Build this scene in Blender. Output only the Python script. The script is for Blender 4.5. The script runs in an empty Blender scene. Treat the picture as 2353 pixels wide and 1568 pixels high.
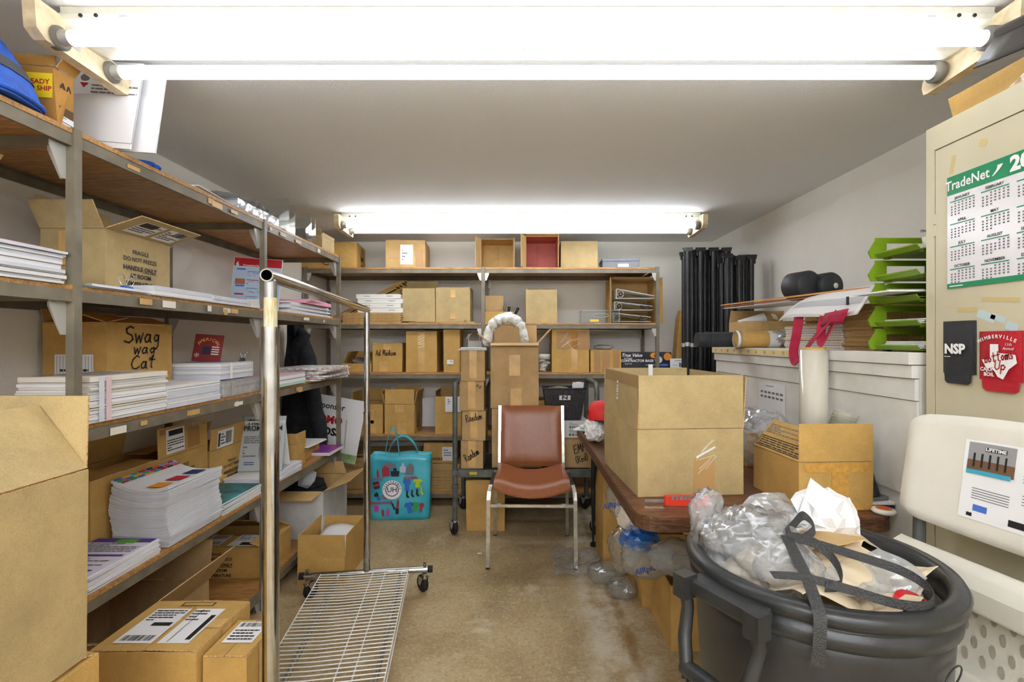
import bpy, bmesh, math, random
from mathutils import Vector, Matrix, Euler, noise
random.seed(11)
SC = bpy.context.scene
COL = SC.collection
# ------------------------------------------------------------------ camera, world, exposure
CAMH = 1.28; FPX = 1127.0; PX0 = 1190.0; PY0 = 784.0      # focal length in pixels of the 2353x1568 frame
cd = bpy.data.cameras.new('camera'); cam = bpy.data.objects.new('camera', cd); COL.objects.link(cam)
cam.location = (0, 0, CAMH); cam.rotation_euler = (math.pi/2, 0, 0)
cd.sensor_width = 36; cd.lens = FPX/2353*36; cd.shift_x = -(PX0-1176.5)/2353; cd.clip_start = 0.02
SC.camera = cam
SC.cycles.adaptive_threshold = .04; SC.cycles.use_light_tree = False; SC.cycles.max_bounces = 6; SC.cycles.diffuse_bounces = 5; SC.cycles.glossy_bounces = 3; SC.cycles.transparent_max_bounces = 10
TUBE = 4.2                                                # strength of the fluorescent tubes
SC.view_settings.view_transform = 'Standard'; SC.view_settings.look = 'None'
SC.view_settings.gamma = 1.0; SC.view_settings.use_curve_mapping = False
SC.view_settings.exposure = 0.75
w = bpy.data.worlds.new('world'); SC.world = w; w.use_nodes = True
w.node_tree.nodes['Background'].inputs[0].default_value = (0.8, 0.85, 0.9, 1)
w.node_tree.nodes['Background'].inputs[1].default_value = 0.1
def X(px, Y): return (px-PX0)*Y/FPX                        # from a pixel and a known distance to metres
def Z(py, Y): return CAMH-(py-PY0)*Y/FPX
def YL(px, x): return FPX*x/(px-PX0)                       # distance of a pixel lying on the plane x
# ------------------------------------------------------------------ materials
def lin(c):
    return tuple(((v/255/12.92) if v/255 <= .04045 else ((v/255+.055)/1.055)**2.4) for v in c)+(1,)
MATS = {}
def mat(name, rgb, rough=.6, metal=0, var=0, vscale=8, bump=0, bscale=120, spec=.5, coat=0, stretch=None, rgb2=None, emis=0):
    if name in MATS: return MATS[name]
    m = bpy.data.materials.new(name); m.use_nodes = True; nt = m.node_tree; b = nt.nodes['Principled BSDF']
    b.inputs['Base Color'].default_value = lin(rgb); b.inputs['Roughness'].default_value = rough
    b.inputs['Metallic'].default_value = metal; b.inputs['Specular IOR Level'].default_value = spec
    b.inputs['Coat Weight'].default_value = coat
    tc = nt.nodes.new('ShaderNodeTexCoord'); src = tc.outputs['Object']
    if stretch:
        mp = nt.nodes.new('ShaderNodeMapping'); mp.inputs['Scale'].default_value = stretch
        nt.links.new(src, mp.inputs[0]); src = mp.outputs[0]
    if var or rgb2:
        n = nt.nodes.new('ShaderNodeTexNoise'); n.inputs['Scale'].default_value = vscale; n.inputs['Detail'].default_value = 6
        nt.links.new(src, n.inputs['Vector'])
        r = nt.nodes.new('ShaderNodeValToRGB')
        c1 = rgb2 if rgb2 else tuple(max(0, v*(1-var)) for v in rgb)
        c2 = rgb if rgb2 else tuple(min(255, v*(1+var)) for v in rgb)
        r.color_ramp.elements[0].color = lin(c1); r.color_ramp.elements[1].color = lin(c2)
        r.color_ramp.elements[0].position = .32; r.color_ramp.elements[1].position = .68
        nt.links.new(n.outputs[0], r.inputs[0]); nt.links.new(r.outputs[0], b.inputs['Base Color'])
    if bump:
        n2 = nt.nodes.new('ShaderNodeTexNoise'); n2.inputs['Scale'].default_value = bscale; n2.inputs['Detail'].default_value = 3
        nt.links.new(src, n2.inputs['Vector'])
        bp = nt.nodes.new('ShaderNodeBump'); bp.inputs['Strength'].default_value = bump; bp.inputs['Distance'].default_value = .01
        nt.links.new(n2.outputs[0], bp.inputs['Height']); nt.links.new(bp.outputs[0], b.inputs['Normal'])
    if emis:
        b.inputs['Emission Color'].default_value = (.95, 1, 1.08, 1); b.inputs['Emission Strength'].default_value = emis
    MATS[name] = m; return m
def kraft(name, rgb):
    if name in MATS: return MATS[name]
    m = bpy.data.materials.new(name); m.use_nodes = True; nt = m.node_tree; b = nt.nodes['Principled BSDF']
    b.inputs['Roughness'].default_value = .72; b.inputs['Specular IOR Level'].default_value = .25
    tc = nt.nodes.new('ShaderNodeTexCoord')
    n = nt.nodes.new('ShaderNodeTexNoise'); n.inputs['Scale'].default_value = 6; n.inputs['Detail'].default_value = 8; n.inputs['Roughness'].default_value = .7
    f = nt.nodes.new('ShaderNodeTexNoise'); f.inputs['Scale'].default_value = 420; f.inputs['Detail'].default_value = 1
    wv = nt.nodes.new('ShaderNodeTexWave'); wv.inputs['Scale'].default_value = 55; wv.inputs['Distortion'].default_value = 1.2; wv.inputs['Detail'].default_value = 1
    wv.bands_direction = 'X'
    mpn = nt.nodes.new('ShaderNodeMapping'); mpn.inputs['Scale'].default_value = (1, 1, 0.02)
    for t in (n, f): nt.links.new(tc.outputs['Object'], t.inputs['Vector'])
    nt.links.new(tc.outputs['Object'], mpn.inputs[0]); nt.links.new(mpn.outputs[0], wv.inputs['Vector'])
    a = nt.nodes.new('ShaderNodeMath'); a.operation = 'MULTIPLY_ADD'; a.inputs[1].default_value = .45
    nt.links.new(f.outputs[0], a.inputs[0]); nt.links.new(n.outputs[0], a.inputs[2])
    a2 = nt.nodes.new('ShaderNodeMath'); a2.operation = 'MULTIPLY_ADD'; a2.inputs[1].default_value = .035
    nt.links.new(wv.outputs[0], a2.inputs[0]); nt.links.new(a.outputs[0], a2.inputs[2])
    r = nt.nodes.new('ShaderNodeValToRGB'); r.color_ramp.elements[0].position = .45; r.color_ramp.elements[1].position = 1.05
    r.color_ramp.elements[0].color = lin(tuple(v*.86 for v in rgb)); r.color_ramp.elements[1].color = lin(tuple(min(255, v*1.09) for v in rgb))
    nt.links.new(a2.outputs[0], r.inputs[0]); nt.links.new(r.outputs[0], b.inputs['Base Color'])
    bp = nt.nodes.new('ShaderNodeBump'); bp.inputs['Strength'].default_value = .12; bp.inputs['Distance'].default_value = .004
    nt.links.new(n.outputs[0], bp.inputs['Height']); nt.links.new(bp.outputs[0], b.inputs['Normal'])
    MATS[name] = m; return m
def film(name, tint=(255, 255, 255), gloss=.22, milk=0.0, rough=.12, bump=0.0, bscale=60):
    if name in MATS: return MATS[name]
    m = bpy.data.materials.new(name); m.use_nodes = True; nt = m.node_tree
    out = nt.nodes['Material Output']; nt.nodes.remove(nt.nodes['Principled BSDF'])
    tr = nt.nodes.new('ShaderNodeBsdfTransparent'); tr.inputs[0].default_value = lin(tint)
    gl = nt.nodes.new('ShaderNodeBsdfGlossy'); gl.inputs['Roughness'].default_value = rough
    df = nt.nodes.new('ShaderNodeBsdfDiffuse'); df.inputs[0].default_value = lin(tint)
    lw = nt.nodes.new('ShaderNodeLayerWeight'); lw.inputs[0].default_value = gloss
    mx = nt.nodes.new('ShaderNodeMixShader'); mx.inputs[0].default_value = milk
    nt.links.new(tr.outputs[0], mx.inputs[1]); nt.links.new(df.outputs[0], mx.inputs[2])
    m2 = nt.nodes.new('ShaderNodeMixShader'); nt.links.new(lw.outputs['Facing'], m2.inputs[0])
    nt.links.new(mx.outputs[0], m2.inputs[1]); nt.links.new(gl.outputs[0], m2.inputs[2])
    nt.links.new(m2.outputs[0], out.inputs[0])
    if bump:
        tc = nt.nodes.new('ShaderNodeTexCoord'); n = nt.nodes.new('ShaderNodeTexVoronoi'); n.inputs['Scale'].default_value = bscale
        nt.links.new(tc.outputs['Object'], n.inputs['Vector'])
        bp = nt.nodes.new('ShaderNodeBump'); bp.inputs['Strength'].default_value = bump; bp.inputs['Distance'].default_value = .01
        nt.links.new(n.outputs[0], bp.inputs['Height'])
        nt.links.new(bp.outputs[0], gl.inputs['Normal']); nt.links.new(bp.outputs[0], lw.inputs['Normal'])
    MATS[name] = m; return m
def wood(name, c1, c2, scale=(1, 14, 14), rough=.45, sc=9):
    if name in MATS: return MATS[name]
    m = bpy.data.materials.new(name); m.use_nodes = True; nt = m.node_tree; b = nt.nodes['Principled BSDF']
    b.inputs['Roughness'].default_value = rough
    tc = nt.nodes.new('ShaderNodeTexCoord'); mp = nt.nodes.new('ShaderNodeMapping'); mp.inputs['Scale'].default_value = scale
    n = nt.nodes.new('ShaderNodeTexNoise'); n.inputs['Scale'].default_value = sc; n.inputs['Detail'].default_value = 8; n.inputs['Distortion'].default_value = 1.4
    nt.links.new(tc.outputs['Object'], mp.inputs[0]); nt.links.new(mp.outputs[0], n.inputs['Vector'])
    r = nt.nodes.new('ShaderNodeValToRGB'); r.color_ramp.elements[0].position = .36; r.color_ramp.elements[1].position = .62
    r.color_ramp.elements[0].color = lin(c1); r.color_ramp.elements[1].color = lin(c2)
    nt.links.new(n.outputs[0], r.inputs[0]); nt.links.new(r.outputs[0], b.inputs['Base Color'])
    MATS[name] = m; return m
K_LIGHT = kraft('kraft_light', (184, 162, 116)); K_MID = kraft('kraft_tan', (198, 164, 108)); K_GOLD = kraft('kraft_golden', (198, 159, 92))
K_DULL = kraft('kraft_dull', (184, 152, 106)); K_DARK = kraft('kraft_brown', (180, 132, 66)); K_EDGE = mat('corrugated_edge', (196, 160, 110), .9, var=.25, vscale=200)
K_PINK = kraft('pink_lining', (190, 110, 100))
PAPER = mat('white_paper', (236, 236, 238), .75); PAPER2 = mat('bluish_paper', (214, 217, 228), .75, var=.05, vscale=90, stretch=(.2, .2, 6)); PAPER3 = mat('warm_paper', (232, 226, 214), .75)
TAPE = mat('kraft_tape', (206, 166, 104), .35, var=.06, vscale=12); CLEAR_TAPE = film('clear_tape', (238, 214, 168), .25, .28, .2, .2, 40)
INK = mat('black_ink', (28, 26, 26), .6); INKG = mat('grey_print', (120, 118, 122), .7); RED = mat('red_ink', (190, 22, 34), .6); BLUE = mat('blue_ink', (40, 66, 150), .6)
STEEL = mat('olive_grey_steel', (122, 114, 98), .5, .15, var=.1, vscale=14, bump=.05, bscale=90)
GALV = mat('galvanised_plate', (196, 196, 192), .45, .4)
OAKX = wood('oak_laminate_long', (154, 108, 56), (198, 150, 90), (1.2, 9, 9))
CHROME = mat('chrome', (198, 199, 203), .09, 1.0, var=.06, vscale=30); BLACK = mat('black_plastic', (34, 34, 36), .42, var=.15, vscale=20); RUBBER = mat('black_rubber', (26, 26, 28), .7)
WHITE = mat('white_plastic', (236, 234, 228), .45); CLEAR = film('clear_plastic', (244, 246, 246), .12, .03, .06)
FILMW = film('crinkled_film', (246, 248, 250), .30, .22, .14, .6, 26); BUBBLE = film('bubble_wrap_film', (248, 248, 246), .16, .16, .12, .8, 90)
# ------------------------------------------------------------------ mesh helpers
class MB:
    def __init__(s): s.v = []; s.f = []; s.m = []; s.sm = []
    def add(s, vs, fs, mi=0, smooth=False):
        o = len(s.v); s.v += [tuple(p) for p in vs]
        for f in fs: s.f.append([i+o for i in f]); s.m.append(mi); s.sm.append(smooth)
        return s
    def box(s, c, d, mi=0, M=None):
        x, y, z = d[0]/2, d[1]/2, d[2]/2
        p = [Vector((c[0]+a*x, c[1]+b*y, c[2]+e*z)) for e in (-1, 1) for b in (-1, 1) for a in (-1, 1)]
        if M: p = [M @ q for q in p]
        return s.add(p, [(0, 2, 3, 1), (4, 5, 7, 6), (0, 1, 5, 4), (2, 6, 7, 3), (0, 4, 6, 2), (1, 3, 7, 5)], mi)
    def b2(s, x0, x1, y0, y1, z0, z1, mi=0): return s.box(((x0+x1)/2, (y0+y1)/2, (z0+z1)/2), (x1-x0, y1-y0, z1-z0), mi)
    def quad(s, a, b, c, d, mi=0): return s.add([a, b, c, d], [(0, 1, 2, 3)], mi)
    def prism(s, pts, n, mi=0, smooth=False):            # pts: planar outline (3d), n: extrusion vector
        k = len(pts); n = Vector(n); P = [Vector(p) for p in pts]
        s.add(P+[p+n for p in P], [tuple(range(k))[::-1], tuple(range(k, 2*k))], mi)
        s.add(P+[p+n for p in P], [(i, (i+1) % k, k+(i+1) % k, k+i) for i in range(k)], mi, smooth)
        return s
    def tube(s, path, r, n=10, mi=0, cap=True, smooth=True, square=False, up=None):
        P = [Vector(p) for p in path]; rings = []
        prev = None
        for i, p in enumerate(P):
            t = (P[min(i+1, len(P)-1)]-P[max(i-1, 0)]).normalized()
            a = Vector(up) if up else (Vector((0, 0, 1)) if abs(t.z) < .9 else Vector((1, 0, 0)))
            u = t.cross(a)
            if u.length < 1e-6: u = t.orthogonal()
            u.normalize()
            if prev is not None and not up:
                u2 = prev-t*prev.dot(t)
                if u2.length > 1e-5: u = u2.normalized()
            prev = u; w_ = t.cross(u)
            rr = r[i] if isinstance(r, (list, tuple)) else r
            if square:
                rings.append([p+u*rr*a_+w_*rr*b_ for a_, b_ in ((-1, -1), (1, -1), (1, 1), (-1, 1))])
            else:
                rings.append([p+(u*math.cos(2*math.pi*k/n)+w_*math.sin(2*math.pi*k/n))*rr for k in range(n)])
        nn = 4 if square else n
        vs = [q for g in rings for q in g]
        fs = [(i*nn+k, i*nn+(k+1) % nn, (i+1)*nn+(k+1) % nn, (i+1)*nn+k) for i in range(len(P)-1) for k in range(nn)]
        s.add(vs, fs, mi, smooth and not square)
        if cap: s.add(rings[0], [tuple(range(nn))[::-1]], mi); s.add(rings[-1], [tuple(range(nn))], mi)
        return s
    def lathe(s, prof, c=(0, 0, 0), n=24, mi=0, axis='z', M=None):
        vs = []
        for r, h in prof:
            for k in range(n):
                a = 2*math.pi*k/n; q = (r*math.cos(a), r*math.sin(a), h)
                if axis == 'y': q = (q[0], q[2], q[1])
                if axis == 'x': q = (q[2], q[0], q[1])
                q = Vector(q)+Vector(c)
                vs.append(M @ q if M else q)
        return s.add(vs, [(i*n+k, i*n+(k+1) % n, (i+1)*n+(k+1) % n, (i+1)*n+k) for i in range(len(prof)-1) for k in range(n)], mi, True)
    def grid(s, fn, nu, nv, mi=0, smooth=True, th=0):
        vs = [Vector(fn(i/nu, j/nv)) for j in range(nv+1) for i in range(nu+1)]
        fs = [(j*(nu+1)+i, j*(nu+1)+i+1, (j+1)*(nu+1)+i+1, (j+1)*(nu+1)+i) for j in range(nv) for i in range(nu)]
        return s.add(vs, fs, mi, smooth)
    def ribbon(s, path, wv, th=.001, mi=0):
        wv_ = wv if isinstance(wv, list) else [wv]*len(path); k = len(path)
        vs = []
        for i, (p, q) in enumerate(zip(path, wv_)):
            p = Vector(p); q = Vector(q)/2
            t = Vector(path[min(i+1, k-1)])-Vector(path[max(i-1, 0)]); nn = t.cross(q)
            nn = nn.normalized()*th/2 if nn.length > 1e-9 else Vector((0, 0, th/2))
            vs += [p-q-nn, p+q-nn, p+q+nn, p-q+nn]
        fs = [(i*4+a, i*4+(a+1) % 4, (i+1)*4+(a+1) % 4, (i+1)*4+a) for i in range(k-1) for a in range(4)]
        fs += [(3, 2, 1, 0), (4*k-4, 4*k-3, 4*k-2, 4*k-1)]
        return s.add(vs, fs, mi)
    def mesh(s, name, mats):
        me = bpy.data.meshes.new(name); me.from_pydata(s.v, [], s.f); me.update()
        for m in (mats if isinstance(mats, (list, tuple)) else [mats]): me.materials.append(m)
        me.polygons.foreach_set('material_index', s.m); me.polygons.foreach_set('use_smooth', s.sm)
        return me
    def obj(s, name, mats, parent=None, M=None):
        return link(name, s.mesh(name, mats), parent, M)
def link(name, data, parent=None, M=None):
    o = bpy.data.objects.new(name, data); COL.objects.link(o)
    if parent is not None: o.parent = parent
    if M is not None: o.matrix_basis = M
    return o
def tag(o, label, cat, group=None, kind=None):
    o['label'] = label
    if cat: o['category'] = cat
    if group: o['group'] = group
    if kind: o['kind'] = kind
    return o
def thing(name, label, cat, loc=(0, 0, 0), rz=0, group=None, rot=None):
    o = link(name, None); o.empty_display_size = .05
    o.location = loc; o.rotation_euler = rot if rot else (0, 0, rz)
    return tag(o, label, cat, group)
def struct(o): o['kind'] = 'structure'; return o
def bevel(o, w=.004, seg=2):
    m = o.modifiers.new('bevel', 'BEVEL'); m.width = w; m.segments = seg; m.limit_method = 'ANGLE'; m.angle_limit = .6; return o
def copy_tree(o, parent=None):
    c = o.copy(); COL.objects.link(c); c.parent = parent
    for ch in o.children: copy_tree(ch, c)
    return c
def frame(o, u, v):                                      # matrix with local x along u, y along v
    u = Vector(u).normalized(); v = Vector(v); v = (v-u*v.dot(u)).normalized(); n = u.cross(v)
    M = Matrix((u, v, n)).transposed().to_4x4(); M.translation = Vector(o); return M
# ------------------------------------------------------------------ lettering and print
def letters(txt, size, name, m, parent, M, align='CENTER', bold=0, shear=0, lift=.0006, sx=1, font_space=1, lines=1.0):
    cu = bpy.data.curves.new('t', 'FONT'); cu.body = txt; cu.size = size; cu.align_x = align; cu.align_y = 'CENTER'
    cu.offset = bold*size; cu.shear = shear; cu.resolution_u = 2; cu.space_character = font_space; cu.space_line = lines
    t = bpy.data.objects.new('t', cu); me = bpy.data.meshes.new_from_object(t)
    bpy.data.objects.remove(t); bpy.data.curves.remove(cu)
    me.name = name; me.materials.clear(); me.materials.append(m)
    return link(name, me, parent, M @ Matrix.Translation((0, 0, lift)) @ Matrix.Diagonal((sx, 1, 1, 1)))
HAND = {'S': [[(.6, .9), (.35, 1), (.1, .85), (.15, .6), (.5, .45), (.6, .2), (.35, 0), (0, .1)]], 'w': [[(0, .55), (.12, 0), (.27, .45), (.4, 0), (.55, .6)]],
 'a': [[(.4, .5), (.15, .52), (0, .25), (.1, .02), (.3, .08), (.4, .5), (.42, .08), (.5, 0)]], 'g': [[(.4, .5), (.15, .52), (.05, .3), (.15, .12), (.35, .2), (.4, .5), (.4, -.2), (.25, -.4), (.05, -.3)]],
 'C': [[(.6, .85), (.4, 1), (.1, .7), (0, .35), (.15, .05), (.4, 0), (.65, .15)]], 't': [[(.25, .95), (.22, .05), (.3, 0)], [(0, .6), (.5, .63)]],
 'A': [[(0, 0), (.3, 1), (.55, 0)], [(.1, .4), (.5, .42)]], 'd': [[(.4, .5), (.15, .5), (0, .25), (.1, 0), (.35, .1), (.42, 1), (.42, 0)]], 'M': [[(0, 0), (.1, 1), (.3, .3), (.52, 1), (.62, 0)]],
 'i': [[(.05, .5), (.07, 0)], [(.06, .75), (.1, .7)]], 's': [[(.3, .5), (.1, .5), (.1, .3), (.28, .2), (.2, 0), (0, .02)]], 'o': [[(.2, .5), (.02, .3), (.1, .02), (.3, .05), (.38, .3), (.2, .5)]],
 'n': [[(0, .5), (.04, 0), (.1, .4), (.28, .5), (.34, 0)]], 'R': [[(0, 0), (.05, 1), (.45, .9), (.45, .6), (.08, .5), (.55, 0)]], 'm': [[(0, .5), (.03, 0), (.12, .45), (.25, .45), (.27, 0), (.36, .45), (.5, .45), (.55, 0)]],
 'E': [[(.5, 1), (.05, 1), (0, .5), (.4, .52)], [(0, .5), (0, 0), (.5, 0)]], 'P': [[(0, 0), (.05, 1), (.45, .9), (.42, .55), (.05, .5)]], '(': [[(.2, 1.1), (0, .6), (.05, .2), (.2, -.1)]],
 ')': [[(0, 1.1), (.2, .6), (.15, .2), (0, -.1)]], 'e': [[(.05, .28), (.38, .3), (.3, .5), (.1, .48), (0, .2), (.15, 0), (.4, .08)]], '.': [[(0, .05), (.06, 0)]], ' ': [],
 'b': [[(0, 1), (.02, 0), (.3, .05), (.36, .35), (.2, .5), (.03, .3)]], 'u': [[(0, .5), (.05, .05), (.25, .02), (.36, .5), (.38, 0)]], 'U': [[(0, 1), (.02, .2), (.2, 0), (.42, .15), (.48, 1)]],
 'p': [[(0, .5), (0, -.4)], [(0, .4), (.2, .52), (.38, .3), (.25, .02), (.02, .08)]], 'r': [[(0, .5), (.03, 0), (.08, .35), (.28, .5)]]}
def handwriting(txt, size, width, m, parent, M, sw=.035, slant=.1, name='handwriting'):
    mb = MB(); strokes = []; x = 0
    for ch in txt:
        ss = HAND.get(ch, [])
        mx = max([p[0] for s_ in ss for p in s_], default=.25)
        j = random.uniform(-.05, .05)
        for s_ in ss: strokes.append([(x+p[0]+p[1]*slant, p[1]+j) for p in s_])
        x += mx+.16
    k = width/x; h = sw*size
    for s_ in strokes:
        for a, b in zip(s_, s_[1:]):
            A = Vector((a[0]*k-width/2, (a[1]-.4)*size, 0)); B = Vector((b[0]*k-width/2, (b[1]-.4)*size, 0))
            t = (B-A); t.normalize(); n = Vector((-t.y, t.x, 0))*h; e = t*h*.6
            mb.quad(A-n-e, A+n-e, B+n+e, B-n+e)
    for f in mb.f: f.reverse()
    return mb.obj(name, m, parent, M @ Matrix.Translation((0, 0, .0007)))
def prints(rects, mats, parent, M, name='print', lift=.0005):
    mb = MB()
    for i, (u0, v0, u1, v1, k) in enumerate(rects):
        z = lift+(i % 3)*.0001
        mb.quad((u0, v0, z), (u1, v0, z), (u1, v1, z), (u0, v1, z), k)
    return mb.obj(name, mats, parent, M)
def barcode(u0, v0, u1, v1, k=0, n=22):
    out = []; s_ = (u1-u0)/n
    for i in range(n):
        w_ = random.choice((.3, .5, .75))*s_; out.append((u0+i*s_, v0, u0+i*s_+w_, v1, k))
    return out
def greek(u0, v0, u1, v1, n, k=0, fill=.45):
    out = []; h = (v1-v0)/n
    for i in range(n):
        y = v1-(i+.8)*h; x = u0
        while x < u1:
            w_ = random.uniform(.06, .2)*(u1-u0)
            out.append((x, y, min(u1, x+w_), y+h*fill, k)); x += w_+.02*(u1-u0)
            if random.random() < .12: break
    return out
def sticker(parent, M, w, h, rects=None, name='shipping_label', base=PAPER, mats=None, label=None, lift=.0004):
    mb = MB(); mb.quad((-w/2, -h/2, lift), (w/2, -h/2, lift), (w/2, h/2, lift), (-w/2, h/2, lift))
    o = mb.obj(name, base, parent, M)
    if label: o['label'] = label
    if rects is None:
        rects = greek(-.44*w, .12*h, .4*w, .44*h, 5)+barcode(-.4*w, -.42*h, .4*w, -.12*h)+[(-.46*w, .06*h, .46*w, .075*h, 0)]
    prints(rects, mats or [INK, INKG], o, Matrix.Identity(4), 'printing', lift+.0004)
    return o
# ------------------------------------------------------------------ cartons
CT = .004
def panel(L, H, t=CT, cut=0, mats=(K_MID, K_EDGE, None)):
    mb = MB(); c = cut
    p = [(-L/2, 0), (L/2, 0), (L/2-c, H), (-L/2+c, H)]
    lo = [Vector((a, b, -t/2)) for a, b in p]; hi = [Vector((a, b, t/2)) for a, b in p]
    mb.add(lo+hi, [(3, 2, 1, 0)], 2); mb.add(lo+hi, [(4, 5, 6, 7)], 0)
    mb.add(lo+hi, [(0, 1, 5, 4), (1, 2, 6, 5), (2, 3, 7, 6), (3, 0, 4, 7)], 1)
    return mb
class Carton:
    def __init__(s, label, loc, size, rz=0, m=K_MID, inner=None, flaps=None, closed=None, name='cardboard_box', group=None, cat='box', rot=None, jit=.0025, tape=None, cut=0):
        s.w, s.d, s.h = size; w_, d, h = size; s.root = thing(name, label, cat, loc, rz, group, rot); s.fl = {}
        inner = inner or m
        o = [Vector((a*w_/2+random.uniform(-jit, jit), b*d/2+random.uniform(-jit, jit), e*h)) for e in (0, 1) for b in (-1, 1) for a in (-1, 1)]
        i = [Vector((a*(w_/2-CT), b*(d/2-CT), CT if e == 0 else h)) for e in (0, 1) for b in (-1, 1) for a in (-1, 1)]
        mb = MB(); V = o+i
        mb.add(V, [(0, 2, 3, 1), (0, 1, 5, 4), (2, 6, 7, 3), (0, 4, 6, 2), (1, 3, 7, 5)], 0)
        mb.add(V, [(8, 9, 11, 10), (8, 12, 13, 9), (10, 11, 15, 14), (8, 10, 14, 12), (9, 13, 15, 11)], 2)
        mb.add(V, [(4, 5, 13, 12), (5, 7, 15, 13), (7, 6, 14, 15), (6, 4, 12, 14)], 1)
        s.body = mb.obj('body', [m, K_EDGE, inner], s.root)
        if closed:
            fl = {'f': (-89.4, d/2-.0015), 'b': (-89, d/2-.0015)} if closed == 'x' else {'l': (-89.4, w_/2-.0015), 'r': (-89, w_/2-.0015)}
            flaps = dict(fl, **(flaps or {}))
        for k, a in (flaps or {}).items(): s.flap(k, a[0], a[1], m, inner, *(a[2:] if len(a) > 2 else ()), cut=cut)
        for t in (tape or []): s.tape(*t)
    def flap(s, k, ang, ln, m, inner, u0=None, u1=None, cut=0):
        w_, d, h = s.w, s.d, s.h; a = math.radians(ang)
        hin = {'f': ((0, -d/2, h), (1, 0, 0), (0, -1, 0), w_), 'b': ((0, d/2, h), (-1, 0, 0), (0, 1, 0), w_), 'l': ((-w_/2, 0, h), (0, -1, 0), (-1, 0, 0), d), 'r': ((w_/2, 0, h), (0, 1, 0), (1, 0, 0), d)}[k[0]]
        o = Vector(hin[0])+Vector((0, 0, .0025)); u = Vector(hin[1]); L = hin[3]-.004
        if u0 is not None: o = o+u*((u0+u1)/2-.5)*L; L = L*(u1-u0)
        v = Vector((0, 0, math.cos(a)))+Vector(hin[2])*math.sin(a)
        if k[0] in 'lr' and abs(ang) > 80 and ang < 0 and len(k) == 1 and 'x' in getattr(s, 'mode', ''): o.z -= .004
        s.fl[k] = panel(L, ln, CT*.75, cut).obj('flap', [m, K_EDGE, inner], s.root, frame(o, u, v))
        return s.fl[k]
    def F(s, face, u=0, v=0, ang=0):                       # frame on a face, u right and v up from its centre
        w_, d, h = s.w, s.d, s.h
        o, U, V = {'f': ((0, -d/2-.0026, h/2), (1, 0, 0), (0, 0, 1)), 'r': ((w_/2+.0026, 0, h/2), (0, 1, 0), (0, 0, 1)), 'l': ((-w_/2-.0026, 0, h/2), (0, -1, 0), (0, 0, 1)), 't': ((0, 0, h+.006), (1, 0, 0), (0, 1, 0))}[face]
        return frame(o, U, V) @ Matrix.Translation((u, v, 0)) @ Matrix.Rotation(math.radians(ang), 4, 'Z')
    def tape(s, face, u, v, w_, h, m=None, ang=0):
        mb = MB(); mb.quad((-w_/2, -h/2, .0003), (w_/2, -h/2, .0003), (w_/2, h/2, .0003), (-w_/2, h/2, .0003))
        o = mb.obj('tape', m or TAPE, s.root, s.F(face, u, v, ang)); return o
    def text(s, face, txt, size, u=0, v=0, m=None, ang=0, **k): return letters(txt, size, 'lettering', m or INK, s.root, s.F(face, u, v, ang), **k)
    def label(s, face, w_, h, u=0, v=0, ang=0, rects=None, **k): return sticker(s.root, s.F(face, u, v, ang), w_, h, rects, **k)
    def seam(s, closed='x', m=None):                       # tape over the top seam and a little down both sides
        tw = .05; z = s.h+.0056; mb = MB(); e = .06 if s.h > .12 else .03
        if closed == 'x':
            a = s.w/2+.003; mb.quad((-a, -tw/2, z), (a, -tw/2, z), (a, tw/2, z), (-a, tw/2, z))
            for q in (-1, 1): mb.quad((q*a, -tw/2*q, z-e), (q*a, tw/2*q, z-e), (q*a, tw/2*q, z), (q*a, -tw/2*q, z))
        else:
            a = s.d/2+.003; mb.quad((-tw/2, -a, z), (tw/2, -a, z), (tw/2, a, z), (-tw/2, a, z))
            for q in (-1, 1): mb.quad((tw/2*q, q*a, z-e), (-tw/2*q, q*a, z-e), (-tw/2*q, q*a, z), (tw/2*q, q*a, z))
        return mb.obj('tape', m or TAPE, s.root)
def carton_f(label, px0, px1, ytop, zb, Y, depth, m=K_MID, **k):   # box seen from the front: front face on the plane y = Y
    x0, x1 = X(px0, Y), X(px1, Y); h = Z(ytop, Y)-zb
    return Carton(label, ((x0+x1)/2, Y+depth/2, zb+.001), (x1-x0, depth, h), m=m, **k)
def crumple(name, m, size, seed=0, sub=3, amp=.35, freq=2.2, parent=None, M=None, flat=True):
    bm = bmesh.new(); bmesh.ops.create_icosphere(bm, subdivisions=sub, radius=1)
    off = Vector((seed*7.3, seed*3.1, seed*1.7))
    for v in bm.verts:
        p = v.co.copy(); n = noise.noise(p*freq*.8+off)*.7+(.5-abs(noise.noise(p*freq*1.5+off))*2)*.55+(.5-abs(noise.noise(p*freq*3.1+off))*2)*.28+noise.noise(p*freq*6+off)*.06
        v.co = p*(1+amp*n); v.co.x *= size[0]/2; v.co.y *= size[1]/2; v.co.z *= size[2]/2
    z0 = min(v.co.z for v in bm.verts)
    for v in bm.verts: v.co.z -= z0
    me = bpy.data.meshes.new(name); bm.to_mesh(me); bm.free(); me.materials.append(m)
    if not flat: me.polygons.foreach_set('use_smooth', [True]*len(me.polygons))
    return link(name, me, parent, M)
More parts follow.
